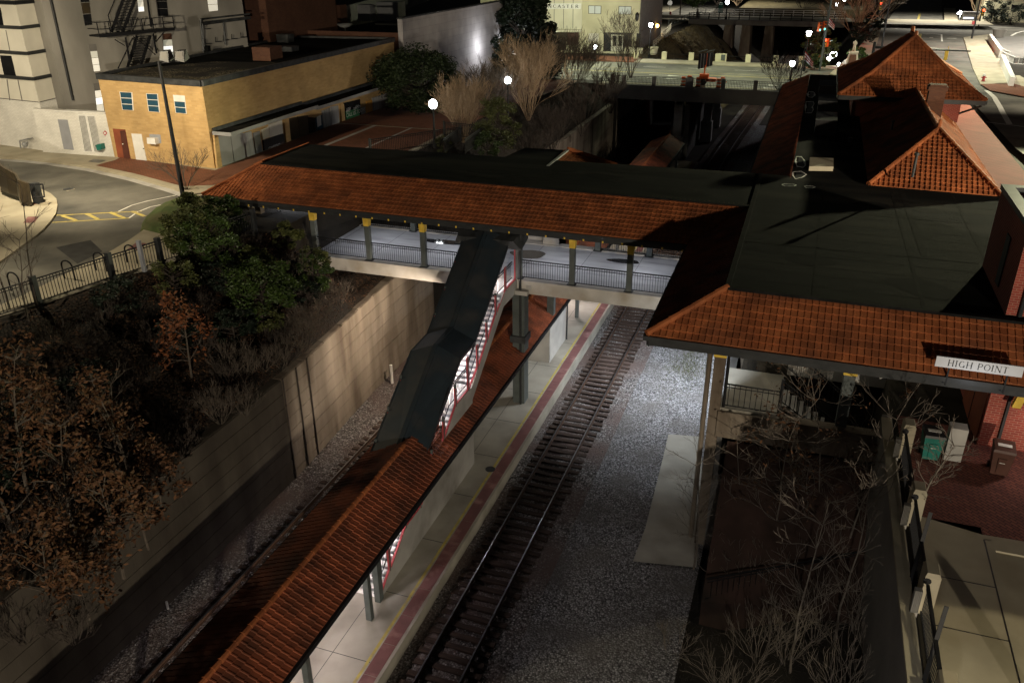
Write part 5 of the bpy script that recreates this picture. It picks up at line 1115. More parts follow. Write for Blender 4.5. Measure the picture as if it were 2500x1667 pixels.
for a, c in zip(kerb, kerb[1:]):
    d = (c - a).normalized(); n = V((d.y, -d.x, 0)); n = n if n.y < 0 else -n
    b.hexa([a + n * .45 + V((0, 0, -.1)), c + n * .45 + V((0, 0, -.1)), c + V((0, 0, -.1)), a + V((0, 0, -.1))], [a + n * .45 + V((0, 0, .012)), c + n * .45 + V((0, 0, .012)), c + V((0, 0, .02)), a + V((0, 0, .02))])
tag(b.build('kerb', 'concrete'), kind='structure')
tl = S(281, 388, 9.62); tc = S(525, 416, 9.62)
sheet('brick_paving', [S(233, 404, 9.626), S(281, 391, 9.626), (tl.x, tl.y + .6, 9.626), (tc.x, tc.y, 9.626), (-37.1, 61.8, 9.626), (-27.0, 61.8, 9.626), (-27.0, 52, 9.626), (-28.6, 45.2, 9.626), S(445, 455, 9.626), S(330, 424, 9.626)], 'paver', z=9.626)
b = MB(); n = 18
for k in range(n):
    f = lambda k: 62 + 38 * k / n
    za = 9.64 - 1.45 * sst(62, 105, f(k)); zb = 9.64 - 1.45 * sst(62, 105, f(k + 1)); b.face([(-37.1, f(k), za), (-26.5, f(k), za), (-26.5, f(k + 1), zb), (-37.1, f(k + 1), zb)])
tag(b.build('brick_paving', 'paver'), kind='structure')
b = MB(); strip(b, [(-33.6, 46), (-33.6, 62)], .35, 9.632); strip(b, [(-30.3, 50), (-30.3, 62)], .2, 9.632); tag(b.build('paving_band', 'concrete'), kind='structure')
kl = [S(*p) for p in ((352, 566), (318, 590), (279, 614), (190, 660), (107, 702), (40, 735), (-60, 775))]
low = [(p.x, p.y) for p in kl] + [(-33.2, 18), (-31.4, 19), (-30.4, 22), (-29.6, 24), (-28.8, 27.2), (-28.0, 29.4), (-27.3, 32.5), (-28.0, 35)]
slab('pavement', low, 9.4, 9.62, 'sidewalk')
gi = [S(*p) for p in ((342, 566), (348, 545), (375, 520), (400, 505), (440, 490), (480, 482), (520, 500), (610, 548), (560, 590), (470, 582), (400, 580))]
b = MB(); c = sum(gi, V((0, 0, 0))) / len(gi)
ring = lambda t, z: [p.lerp(c, t) + V((0, 0, z)) for p in gi]
r0, r1, r2 = ring(0, .02), ring(.12, .35), ring(.5, .6)
for a, d in ((r0, r1), (r1, r2)):
    for i in range(len(gi)): j = (i + 1) % len(gi); b.face([a[i], a[j], d[j], d[i]])
b.face(r2); tag(b.build('grass_island', 'grass'), kind='structure')
bulb = [S(*p) for p in ((-60, 452), (20, 445), (61, 453), (96, 463), (125, 477), (139, 490), (141.6, 505), (138, 525), (125, 544.5), (108, 564), (89, 580), (0, 645), (-80, 690))]
slab('pavement', [(p.x, p.y) for p in bulb], 9.4, 9.62, 'sidewalk')
k0 = lambda pts, z: [P(x / 7.84, 380 + y / 7.84, z) for x, y in pts]
sheet('tactile_paving', k0([(530, 1170), (745, 1165), (660, 1285), (440, 1290)], 9.628), 'tactile', z=9.628)
sheet('brick_paving', k0([(590, 680), (750, 760), (825, 870), (810, 905), (660, 930)], 9.627), 'paver', z=9.627)
sheet('tactile_paving', [P(x / 2.8, 550 + y / 2.8, 9.628) for x, y in ((870, 165), (930, 118), (1000, 122), (960, 165))], 'tactile', z=9.628)
sheet('road_patch', [S(137, 604, 9.506), S(221, 586, 9.506), (S(250, 614).x, S(250, 614).y, 9.506), S(189, 644, 9.506)], 'asphalt_patch', z=9.506)
sheet('road_patch', k0([(1190, 645), (1360, 605), (1440, 640), (1290, 680)], 9.505), 'sidewalk', z=9.505)
q = k0([(1312, 638)], 9.51)[0]; b = MB(); b.lathe((q.x, q.y, 9.506), [(.01, 0), (.32, 0), (.32, .012), (.01, .012)], 16); single('manhole_cover', b, 'flashing', 'small dark manhole cover in the curving street', 'manhole')
sheet('drain_grate', sc([(0, 0)], 0, 0, 1) and [P(x, y, 9.63) for x, y in ((215.6, 395), (228, 388.7), (260.5, 391), (241, 398.5))], 'dark_bronze', z=9.63)
b = MB(); z1 = lambda pts: [P(x / 2.8, y / 2.8, ZS) for x, y in pts]
strip(b, z1([(385, 1473), (970, 1445)]), .13, 9.508); strip(b, z1([(357, 1522), (885, 1492)]), .13, 9.508)
for d in (((425, 1475), (520, 1508)), ((590, 1462), (670, 1500)), ((750, 1452), (850, 1492)), ((900, 1445), (990, 1480))): strip(b, z1(d), .22, 9.509)
tag(b.build('lane_markings', 'line_yellow'), kind='structure')
b = MB(); strip(b, z1([(810, 1447), (900, 1405), (1010, 1375), (1230, 1330)]), .1, 9.508); strip(b, z1([(885, 1490), (940, 1450), (1030, 1415), (1210, 1380)]), .1, 9.508); tag(b.build('lane_markings', 'line_white'), kind='structure')
# street furniture of the west street
t = thing('black_pillar', 'square black pillar standing on a brick patch at the kerb bulb', 'pillar', k0([(745, 905)], 9.62)[0]); p = k0([(745, 905)], 9.62)[0]
b = MB(); h = top_of(p, 655 / 7.84, 380 + 522 / 7.84); b.box(p.x - .2, p.y - .2, 9.62, p.x + .2, p.y + .2, h); b.build('shaft', 'dark_paint', t)
q = k0([(200, 830), (420, 965), (578, 978)], 9.62); t = thing('bus_shelter', 'low dark curved shelter panel with a side rail on the kerb bulb', 'shelter', q[1])
hz = top_of(q[1], 300 / 7.84, 380 + 600 / 7.84)
b = MB()
cv = [(q[0] + V((-1.2, .5, 0))), q[0], q[0].lerp(q[1], .5) + V((.1, .15, 0)), q[1], q[2]]
for i, (a, c) in enumerate(zip(cv, cv[1:])): b.hexa([a + V((0, 0, .3)), c + V((0, 0, .3 if i < 2 else .02)), c + V((.05, .12, .3 if i < 2 else .02)), a + V((.05, .12, .3))], [a + V((-.05, .2, 1.9 - .15 * i)), c + V((-.05, .2, 1.75 - .15 * i)), c + V((0, .32, 1.75 - .15 * i)), a + V((0, .32, 1.9 - .15 * i))])
b.build('panel', 'dark_bronze', t)
b = MB(); e = q[2]; b.path([e + V((0, .3, .5)), e + V((.7, .5, .5)), e + V((.7, .6, 1.2)), e + V((-.1, .4, 1.2))], .04); b.build('side_rail', 'iron', t)
fpts = [(-31.2, 18.0), (-30.2, 21.0), (-29.45, 23.9), (-28.6, 27.2), (-27.95, 29.6), (-27.2, 32.4), (-26.5, 35)]
for i, (a, c) in enumerate(zip(fpts, fpts[1:])):
    lab = ['furthest left panel of the black iron fence at the picture edge', 'black iron fence panel behind the leftmost bare saplings', 'black iron fence panel beside the first bicycle hoop', 'black iron fence panel beside the three bicycle hoops', 'black iron fence panel next to the red tactile patch', 'black iron fence panel running into the evergreen shrubs'][i]
    t = thing('fence_panel', lab, 'fence', (a[0], a[1], 9.5), 'iron fence panels along the bank top')
    b = MB(); railing(b, (*a, 9.55), (*c, 9.55), h=1.08, sp=.14, w=.022, top=.06); b.build('railing', 'iron', t)
    b = MB(); b.box(c[0] - .11, c[1] - .11, 9.2, c[0] + .11, c[1] + .11, 10.8); b.build('post', 'dark_paint', t)
p = P(352, 658, 9.6); b = MB(); b.box(p.x - .09, p.y - .07, 9.5, p.x + .09, p.y + .07, 11.0); single('marker_post', b, 'grey_paint', 'flat grey marker post standing behind the iron fence', 'post')
for i, (x, y) in enumerate(((-31.3, 24.5), (-30.25, 26.4), (-29.7, 27.7), (-29.1, 29.0))):
    t = thing('bike_rack', ['bicycle hoop at the far left behind the bare saplings', 'bicycle hoop second from the left by the fence', 'bicycle hoop third from the left by the fence', 'bicycle hoop nearest the red tactile patch'][i], 'bike rack', (x, y, 9.62), 'black bicycle hoops on the pavement')
    b = MB(); pts = [(x - .3, y, 9.62), (x - .3, y, 10.25)] + [(x - .3 * math.cos(a), y, 10.25 + .26 * math.sin(a)) for a in (PI * k / 8 for k in range(1, 8))] + [(x + .3, y, 10.25), (x + .3, y, 9.62)]; b.path(pts, .035, 6); b.build('hoop', 'iron', t)
# lamp pole with floodlights
p = S(448, 485); t = thing('floodlight_pole', 'tall black pole with two unlit floodlights in front of the tan building', 'lamp pole', p); h = top_of(p, 385, 150)
b = MB(); b.tube(p, (p.x, p.y, h), .14, .085, 10); b.build('pole', 'iron', t)
for dx, dy in ((.35, .2), (1.15, .5)):
    b = MB(); b.hexa([(p.x + dx - .3, p.y + dy - .2, h + .05), (p.x + dx + .3, p.y + dy - .2, h - .05), (p.x + dx + .3, p.y + dy + .3, h + .1), (p.x + dx - .3, p.y + dy + .3, h + .2)], [(p.x + dx - .25, p.y + dy - .1, h + .5), (p.x + dx + .3, p.y + dy - .1, h + .55), (p.x + dx + .25, p.y + dy + .2, h + .6), (p.x + dx - .25, p.y + dy + .2, h + .55)]); f = b.build('floodlight', 'black_plastic', t)
    b = MB(); b.face([(p.x + dx - .22, p.y + dy - .18, h + .15), (p.x + dx + .24, p.y + dy - .18, h + .1), (p.x + dx + .24, p.y + dy - .13, h + .48), (p.x + dx - .2, p.y + dy - .13, h + .48)]); b.build('lens', 'stucco_dark', f)
b = MB(); b.bar((p.x - .1, p.y, h - .1), (p.x + 1.3, p.y + .5, h), .06); b.build('crossarm', 'iron', t)
# ---------------------------------------------------------------- tan brick building
C0 = V((-37.0, 45.6, 0)); Lp = P(280, 384, 9.6); L0_ = V((Lp.x, Lp.y, 0)); D0 = V((-37.3, 73.5, 0)); E0 = V((-47.6, 72.5, 0))
tb = thing('tan_building', 'two storey tan brick building with boarded shopfronts and a dark flat roof', 'building', (-42, 58, 9.5))
poly = [(L0_.x, L0_.y), (C0.x, C0.y), (D0.x, D0.y), (E0.x, E0.y)]
b = MB(); b.pris(poly, 8.0, 15.1); b.build('brick_wall', 'brick_tan', tb)
b = MB()
for a, c in ((L0_, C0), (C0, D0), (D0, E0), (E0, L0_)): b.bar(V((a.x, a.y, 15.1)), V((c.x, c.y, 15.1)), .3, .36)
b.build('parapet_trim', 'flashing', tb)
b = MB(); b.pris([(L0_.x + .1, L0_.y + .1), (C0.x - .12, C0.y + .12), (D0.x - .12, D0.y - .1), (E0.x + .1, E0.y)], 15.0, 15.115); b.build('flat_roof', 'felt', tb)
b = MB(); b.pris([(L0_.x + .5, L0_.y + .5), (C0.x - .3, C0.y + .25), (-37.3, 56), (-43, 55), (-46, 50)], 15.1, 15.13); b.build('roof_gravel', 'roof_gravel', tb)
uF = (C0 - L0_); uS = (D0 - C0)
def win(par, O, u, pts, frame, panes, split=3, nm='window', fr=.06):
    b = MB(); fq(b, O, u, pts, -.02, .03); w = b.build(nm, frame, par)
    q = [V((x, y)) for x, y in pts]
    for k in range(split):
        t0, t1 = k / split, (k + 1) / split
        a = q[0].lerp(q[3], t0); bb = q[1].lerp(q[2], t0); c = q[1].lerp(q[2], t1); d = q[0].lerp(q[3], t1); m = (a + bb + c + d) / 4
        ins = [(m + (p - m) * V2) if False else m.lerp(p, 1 - fr * 2) for p, V2 in ((a, 0), (bb, 0), (c, 0), (d, 0))]
        b = MB(); fq(b, O, u, [(p.x, p.y) for p in ins], .03, .045); b.build('pane', panes[k % len(panes)], w)
    return w
W1 = lambda pts: sc(pts, 0, 0, 2.8)
win(tb, L0_, uF, W1([(818, 628), (905, 632), (915, 757), (838, 752)]), 'white_paint', ['blue_glass'])
win(tb, L0_, uF, W1([(1000, 640), (1080, 643), (1095, 770), (1017, 763)]), 'white_paint', ['blue_glass'])
win(tb, L0_, uF, W1([(1184, 650), (1265, 655), (1278, 780), (1203, 773)]), 'white_paint', ['white_paint', 'blue_glass', 'blue_glass'])
W2 = lambda pts: sc(pts, 130, 240, 7.128)
b = MB(); fq(b, L0_, uF, W2([(1035, 530), (1255, 545), (1355, 1078), (1130, 1050)]), -.1, .012); dr = b.build('door_recess', 'brick_orange_smooth', tb)
b = MB(); fq(b, L0_, uF, W2([(1165, 570), (1252, 560), (1345, 1050), (1236, 1040)]), .012, .03); d_ = b.build('door', 'door_brown', tb)
b = MB(); fq(b, L0_, uF, W2([(1212, 790), (1226, 790), (1228, 805), (1214, 805)]), .03, .08); b.build('handle', 'white_paint', d_)
b = MB(); fq(b, L0_, uF, W2([(1365, 615), (1540, 625), (1635, 1112), (1456, 1100)]), -.05, .04); d_ = b.build('door', 'white_paint', tb)
b = MB(); fq(b, L0_, uF, W2([(1578, 868), (1590, 868), (1592, 882), (1580, 882)]), .04, .1); b.build('handle', 'black_plastic', d_)
b = MB(); fq(b, L0_, uF, W2([(1672, 625), (1865, 635), (1885, 785), (1700, 775)]), -.02, .015); b.build('vent_recess', 'grey_paint', tb)
b = MB(); fq(b, L0_, uF, W2([(1690, 672), (1830, 682), (1850, 788), (1702, 775)]), .015, .35); ac = b.build('air_conditioner', 'white_paint', tb)
# shopfront on the long side
O_ = C0 + V((.04, 0, 0)); W3 = lambda pts: sc(pts, 500, 220, 4.9)
shop = [([(150, 545), (298, 552), (343, 890), (206, 938)], 'panel_grey', 'shop_panel'), ([(304, 548), (448, 515), (484, 842), (352, 884)], 'panel_grey', 'shop_panel'), ([(456, 520), (548, 492), (612, 850), (505, 868)], 'board_grey', 'shop_door'), ([(575, 515), (650, 492), (690, 805), (620, 842)], 'panel_grey', 'shop_door'), ([(672, 478), (755, 442), (770, 560), (690, 592)], 'cream_light', 'boarded_window'), ([(762, 415), (915, 362), (930, 518), (775, 565)], 'panel_white', 'boarded_window'), ([(690, 602), (932, 522), (960, 690), (708, 785)], 'black_plastic', 'shop_sign'), ([(995, 342), (1100, 322), (1140, 660), (1030, 695)], 'dark_bronze', 'shop_window'), ([(1108, 320), (1225, 305), (1248, 625), (1150, 656)], 'dark_bronze', 'shop_window'), ([(1232, 322), (1312, 330), (1332, 600), (1256, 622)], 'black_glass', 'shop_window'), ([(1325, 330), (1392, 300), (1424, 572), (1347, 602)], 'blue_glass', 'shop_door'), ([(1400, 250), (1490, 215), (1515, 522), (1430, 552)], 'board_grey', 'boarded_window'), ([(1500, 202), (1590, 185), (1612, 482), (1525, 515)], 'board_grey', 'boarded_window'), ([(1655, 155), (1850, 110), (1872, 420), (1686, 466)], 'black_glass', 'shop_window'), ([(1858, 215), (1912, 200), (1924, 410), (1876, 422)], 'panel_grey', 'shop_door'), ([(1930, 135), (1995, 120), (2010, 405), (1945, 420)], 'plywood', 'boarded_door'), ([(2000, 95), (2218, 25), (2232, 285), (2016, 380)], 'board_grey', 'boarded_window')]
for pts, m, nm in shop:
    b = MB(); fq(b, O_, uS, W3(pts), -.05, .06 if nm != 'shop_sign' else .09); o = b.build(nm, m, tb)
    if nm == 'shop_sign': shopsign = o
    if m == 'black_glass' and pts[0][0] == 1655: greenwin = o
b = MB(); fq(b, O_, uS, W3([(1330, 320), (1378, 300), (1386, 420), (1340, 445)]), .06, .07); b.build('notice', 'white_paint', tb)
b = MB(); fq(b, O_, uS, W3([(1675, 258), (1842, 215), (1846, 318), (1686, 380)]), .06, .075); gs = b.build('window_sign', 'sign_green', tb)
def sans_text(txt, par, O, u, px, py, size, mat, nm='lettering', d=.09, align='LEFT'):
    cu = bpy.data.curves.new('lettering', 'FONT'); cu.body = txt; cu.size = size; cu.align_x = align
    ob = bpy.data.objects.new('tmp', cu); COL.objects.link(ob); dg = bpy.context.evaluated_depsgraph_get(); me = bpy.data.meshes.new_from_object(ob.evaluated_get(dg)); bpy.data.objects.remove(ob)
    O = V(O); u = V(u).normalized(); n = out_n(O, u); p = pl_pt(px, py, O, u) + n * d; right = V((0, 0, 1)).cross(n) 
    if right.dot(u) < 0: pass
    b = MB()
    for pol in me.polygons: b.face([p + right * me.vertices[i].co.x + V((0, 0, me.vertices[i].co.y)) for i in pol.vertices])
    return b.build(nm, mat, par)
sans_text('CONFERENCE', shopsign, O_, uS, 500 + 752 / 4.9, 220 + 712 / 4.9, .24, 'white_paint', d=.1)
sans_text('Go', shopsign, O_, uS, 500 + 905 / 4.9, 220 + 690 / 4.9, .55, 'tactile', d=.1)
for tx, px, py, s_ in (('LOW', 1688, 250, .3), ('RENT', 1682, 278, .3), ('LOW', 1790, 218, .3), ('DEPOSITS', 1770, 242, .3), ('CALL US TODAY', 1683, 332, .46)): sans_text(tx, gs, O_, uS, 500 + px / 4.9, 220 + py / 4.9, s_, 'white_paint', d=.085)
for pts in ([(95, 540), (140, 540), (196, 940), (140, 965)], [(932, 345), (990, 338), (1026, 722), (974, 735)], [(1612, 172), (1650, 165), (1682, 510), (1636, 522)], [(2238, 160), (2270, 155), (2277, 310), (2250, 320)]):
    b = MB(); fq(b, O_, uS, W3(pts), -.05, .12); b.build('brick_pier', 'brick_tan', tb)
b = MB(); fq(b, O_, uS, W3([(200, 940), (960, 692), (968, 735), (208, 978)]), -.05, .1); b.build('sill', 'sidewalk', tb)
b = MB(); fq(b, O_, uS, W3([(1030, 700), (1335, 605), (1340, 625), (1034, 722)]), -.05, .1); b.build('sill', 'stucco_dark', tb)
b = MB(); fq(b, O_, uS, W3([(1430, 556), (1632, 490), (1636, 525), (1434, 590)]), -.05, .1); b.build('sill', 'stucco_dark', tb)
b = MB(); fq(b, O_, uS, W3([(2016, 385), (2236, 292), (2240, 318), (2020, 408)]), -.05, .1); b.build('sill', 'sidewalk', tb)
ca = PX(500 + 95 / 4.9, 220 + 490 / 4.9, -36.95); cb2 = PX(500 + 940 / 4.9, 220 + 235 / 4.9, -36.95); cc = PX(500 + 2220 / 4.9, 220 - 40 / 4.9, -36.95)
for a, c, dz in ((ca, cb2 + V((0, 2.5, 0)), 0), (cb2 + V((0, 2.5, 0)), cc, -.12)):
    z = ca.z + dz; b = MB(); b.box(-37, a.y, z - .22, -35.55, min(c.y, 73.3), z - .05); cp = b.build('awning', 'felt', tb)
    b = MB(); b.box(-35.55, a.y - .02, z - .25, -35.5, min(c.y, 73.3), z - .02); b.box(-37, a.y - .06, z - .25, -35.5, a.y - .02, z - .02); b.build('awning_edge', 'panel_grey', cp)
    b = MB(); b.box(-36.98, a.y, z - .05, -36.9, min(c.y, 73.3), z + .18); b.build('awning_flashing', 'flashing', cp)
def roofbox(par, px, py, z, sx, sy, sz_, mat='flashing', nm='roof_unit'):
    p = P(px, py, z); b = MB(); b.box(p.x - sx / 2, p.y, z, p.x + sx / 2, p.y + sy, z + sz_); return b.build(nm, mat, par)
roofbox(tb, 640, 150, 15.1, 1.6, 1.6, 1.0, 'brick_dark'); roofbox(tb, 690, 105, 15.1, 1.2, 1, .7); roofbox(tb, 695, 127, 15.1, 1.5, 1, .4); roofbox(tb, 555, 118, 15.1, .8, .8, .8, 'felt'); roofbox(tb, 505, 132, 15.1, .35, .35, .6, 'felt')
# ---------------------------------------------------------------- gate wall
G0 = P(133, 374, 9.6); uG = V((Lp.x - G0.x, Lp.y - G0.y, 0)); G0 = V((G0.x, G0.y, 0))
gw = thing('gate_wall', 'white painted brick wall with a barred gate and a grey door', 'wall', (G0.x + 3, G0.y, 9.6))
zt = pl_pt(200, 272, G0, uG).z; n_ = out_n(G0, uG); e_ = G0 + uG; g_ = G0 - uG.normalized()
b = MB(); b.hexa([g_ + V((0, 0, 9.4)), e_ + V((0, 0, 9.4)), e_ + V((0, 0, 9.4)) - n_ * .4, g_ + V((0, 0, 9.4)) - n_ * .4], [g_ + V((0, 0, zt)), e_ + V((0, 0, zt)), e_ + V((0, 0, zt)) - n_ * .4, g_ + V((0, 0, zt)) - n_ * .4]); b.build('wall', 'brick_white', gw)
b = MB(); fq(b, G0, uG, W1([(368, 752), (722, 768), (722, 778), (368, 762)]), -.4, .06); b.build('coping', 'white_paint', gw)
b = MB(); fq(b, G0, uG, W1([(395, 817), (462, 820), (506, 1026), (437, 1020)]), -.02, .015); b.build('door', 'grey_paint', gw)
b = MB(); fq(b, G0, uG, W1([(535, 785), (645, 790), (700, 1045), (580, 1038)]), -.02, .01); gt_ = b.build('gate', 'black_glass', gw)
for k in range(15):
    t = k / 14; b = MB(); x0 = 537 + t * 106; x1 = 582 + t * 116; w_ = 1.5 if k != 7 else 7
    fq(b, G0, uG, W1([(x0 - w_, 786 + 5 * t), (x0 + w_, 786 + 5 * t), (x1 + w_, 1038 + 7 * t), (x1 - w_, 1038 + 7 * t)]), .01, .04); b.build('gate_bar', 'white_paint', gt_)
b = MB(); fq(b, G0, uG, W1([(535, 783), (645, 788), (647, 796), (537, 791)]), .01, .05); b.build('gate_rail', 'white_paint', gt_)
b = MB(); fq(b, G0, uG, W1([(578, 1034), (698, 1041), (700, 1048), (580, 1041)]), .01, .05); b.build('gate_rail', 'white_paint', gt_)
b = MB(); fq(b, G0, uG, W1([(718, 892), (734, 911), (718, 930), (705, 909)]), 0, .02); dm = b.build('hazard_sign', 'red_paint', gw)
b = MB(); fq(b, G0, uG, W1([(718, 901), (727, 911), (718, 920), (711, 910)]), .02, .025); b.build('sign_centre', 'white_paint', dm)
b = MB(); fq(b, G0, uG, W1([(678, 985), (715, 978), (722, 1015), (690, 1022)]), .01, .4); single('drain_hopper', b, 'green_plastic', 'small green bin hanging on the white gate wall', 'bin')
# ---------------------------------------------------------------- white panelled building at the left edge
Wc = P(125, 371, 9.6); W0 = V((Wc.x, Wc.y, 0)); Wl = P(0, 354, 9.6); uW = V((Wc.x - Wl.x, Wc.y - Wl.y, 0)).normalized(); nW = out_n(W0, uW); uB = V((-.15, 1, 0)).normalized()
wb = thing('white_building', 'white building of large panels with black bands above painted brick', 'building', (W0.x - 5, W0.y + 4, 9.6))
zj = pl_pt(270 / 2.8, 700 / 2.8, W0, uW).z
A_ = W0 - uW * 22; pol = [(A_.x, A_.y), (W0.x, W0.y), (W0.x + uB.x * 9, W0.y + uB.y * 9), (A_.x + uB.x * 9, A_.y + uB.y * 9)]
b = MB(); b.pris(pol, 9.3, zj); b.build('brick_wall', 'brick_white', wb)
b = MB(); b.pris(pol, zj, 34); b.build('panel_wall', 'panel_white', wb)
def wband(z, h, o=.06, mat='dark_paint', nm='band'):
    b = MB(); a = A_ + nW * o; c = W0 + nW * o + V((o, 0, 0)); d = V((W0.x + uB.x * 4 + o + .06, W0.y + uB.y * 4, 0))
    b.bar(V((a.x, a.y, z)), V((c.x, c.y, z)), .14, h); b.bar(V((c.x, c.y, z)), V((d.x, d.y, z)), .14, h); return b.build(nm, mat, wb)
zb_ = [pl_pt(x / 2.8, y / 2.8, W0, uW).z for x, y in ((240, 541), (205, 368), (165, 192), (130, 18))]
for z in zb_: wband(z, .22)
wband(zb_[3] + (zb_[2] - zb_[1]) * -1 + 0 + (zb_[3] - zb_[2]), .22)
wband(zj, .05, -.04, 'stucco_dark', 'joint')
for pts in ([(45, 545), (52, 545), (70, 688), (65, 688)], [(120, 548), (126, 548), (155, 692), (149, 692)], [(38, 208), (43, 208), (72, 358), (67, 358)]):
    b = MB(); fq(b, W0, uW, W1(pts), -.01, .012); b.build('joint', 'stucco_dark', wb)
b = MB(); fq(b, W0, uW, W1([(0, 380), (78, 383), (112, 527), (30, 520)]), -.02, .02); b.build('window', 'black_glass', wb)
b = MB(); fq(b, W0, uW, W1([(-40, 50), (5, 55), (27, 185), (-10, 185)]), -.02, .02); b.build('window', 'black_glass', wb)
b = MB()
for p, q in (((160, 1020), (150, 960)), ((150, 960), (240, 940)), ((185, 1000), (205, 965))):
    a = pl_pt(p[0] / 2.8, p[1] / 2.8, W0, uW) + nW * .2; c = pl_pt(q[0] / 2.8, q[1] / 2.8, W0, uW) + nW * .2; b.tube(a, c, .05)
q = pl_pt(185 / 2.8, 985 / 2.8, W0, uW) + nW * .2; b.sphere(q, .2); b.build('gas_meter', 'panel_grey', wb)
# ---------------------------------------------------------------- tall grey building with the fire escape
T0_ = V((-46.8, 64.5, 0)); uT = V((.24, .97, 0)).normalized(); nT = out_n(T0_, uT); Ta = T0_ - uT * 17.3
tg = thing('grey_building', 'tall grey stucco building with small lit windows behind the tan roof', 'building', (T0_.x - 5, 56, 9.6))
b = MB(); b.pris([(Ta.x, Ta.y), (T0_.x, T0_.y), (T0_.x - 14, T0_.y + 3), (Ta.x - 14, Ta.y + 3)], 9.0, 40); b.build('stucco_wall', 'stucco_grey', tg)
for pts, panes, sp_ in (([(606, 305), (655, 302), (685, 487), (640, 492)], ['stucco_dark', 'win_dim', 'win_lit', 'win_lit'], 4), ([(640, 572), (680, 568), (712, 760), (662, 770)], ['stucco_dark', 'win_lit', 'win_bright', 'win_lit'], 4), ([(1110, 232), (1170, 228), (1188, 398), (1118, 402)], ['brick_dark', 'win_dim', 'win_bright', 'win_blind'], 4), ([(930, -60), (970, -60), (985, 80), (945, 83)], ['win_dim', 'win_lit', 'win_lit', 'win_bright'], 4), ([(1405, -60), (1480, -60), (1490, 75), (1425, 82)], ['win_lit', 'win_lit', 'win_lit'], 3), ([(535, -60), (600, -60), (630, 172), (578, 180)], ['black_glass', 'dark_bronze'], 3), ([(1060, -40), (1135, -40), (1150, 112), (1080, 112)], ['black_glass'], 3)):
    win(tg, T0_, uT, W1(pts), 'stucco_dark', panes, sp_, fr=.03)
for pts, r in ((((335, -20), (492, 685)), .09),):
    b = MB(); a = pl_pt(pts[0][0] / 2.8, pts[0][1] / 2.8, T0_, uT) + nT * .12; c = pl_pt(pts[1][0] / 2.8, pts[1][1] / 2.8, T0_, uT) + nT * .12; b.tube(a, c, r); b.build('downpipe', 'dark_paint', tg)
W4 = lambda x, y, d: pl_pt(200 + x / 5.345, y / 5.345, T0_ + nT * d, uT)
for pts in (((1550, 255), (2190, 185)), ((1560, 300), (2190, 225)), ((1570, 322), (2200, 243)), ((1545, 255), (1585, 700)), ((1570, 300), (1600, 700)), ((1845, 290), (1875, 590))):
    b = MB(); b.tube(W4(*pts[0], .15), W4(*pts[1], .15), .075); b.build('conduit', 'flashing', tg)
for x, y in ((1640, 380), (1650, 572), (1780, 548), (1880, 527), (1990, 510), (2110, 490)):
    b = MB(); b.bar(W4(x - 40, y + 2, .2), W4(x + 40, y - 4, .2), .07); b.bar(W4(x - 38, y - 60, .2), W4(x - 34, y, .2), .05); b.build('wall_bracket', 'dark_paint', tg)
fe = thing('fire_escape', 'black iron fire escape with a railed platform and steep stairs on the grey building', 'fire escape', W4(700, 430, 1))
a, c = W4(225, 462, 1.3), W4(1210, 392, 1.3); c.z = a.z = (a.z + c.z) / 2
b = MB(); b.hexa([a + V((0, 0, -.08)), c + V((0, 0, -.08)), c - nT * 1.25 + V((0, 0, -.08)), a - nT * 1.25 + V((0, 0, -.08))], [a + V((0, 0, .04)), c + V((0, 0, .04)), c - nT * 1.25 + V((0, 0, .04)), a - nT * 1.25 + V((0, 0, .04))]); b.bar(a, c, .05, .22); b.build('platform', 'iron', fe)
hh = abs(W4(200, 285, 1.3).z - W4(230, 462, 1.3).z)
b = MB()
for h in (hh * .5, hh): b.bar(a + V((0, 0, h)), c + V((0, 0, h)), .05); b.bar(a + V((0, 0, h)), a - nT * 1.25 + V((0, 0, h)), .05); b.bar(c + V((0, 0, h)), c - nT * 1.25 + V((0, 0, h)), .05)
for k in range(8): p = a.lerp(c, k / 7); b.bar(p, p + V((0, 0, hh)), .05, .05, up=(1, 0, 0))
b.build('railing', 'iron', fe)
def fstair(x0, y0, x1, y1, x2, y2, x3, y3, n, d):
    A, B_, C_, D_ = W4(x0, y0, d), W4(x1, y1, d), W4(x2, y2, d), W4(x3, y3, d)
    b = MB(); b.bar(A, B_, .08, .2); b.bar(C_, D_, .08, .2); o = b.build('stringer', 'iron', fe)
    for k in range(n):
        t = (k + .5) / n; b = MB(); p = A.lerp(B_, t); q = C_.lerp(D_, t); q.z = p.z; b.hexa([p - nT * .1, q - nT * .1, q + nT * .14, p + nT * .14], [p - nT * .1 + V((0, 0, .04)), q - nT * .1 + V((0, 0, .04)), q + nT * .14 + V((0, 0, .04)), p + nT * .14 + V((0, 0, .04))]); b.build('tread', 'iron', fe)
fstair(385, 420, 560, -60, 530, 420, 715, -60, 13, .9); fstair(590, 900, 720, 470, 760, 880, 890, 470, 13, .7)
for p, q in (((340, 210), (430, 0)), ((345, 210), (390, 400)), ((660, 420), (730, 230)), ((930, 440), (975, 700)), ((570, 490), (620, 800)), ((470, 900), (660, 500)), ((670, 480), (830, 600)), ((830, 600), (960, 720)), ((965, 550), (1065, 430)), ((430, 520), (560, 600)), ((850, -40), (905, 360))):
    b = MB(); b.bar(W4(*p, 1.2), W4(*q, 1.2), .1 if p[0] in (930, 570, 850) else .055); b.build('brace', 'iron', fe)
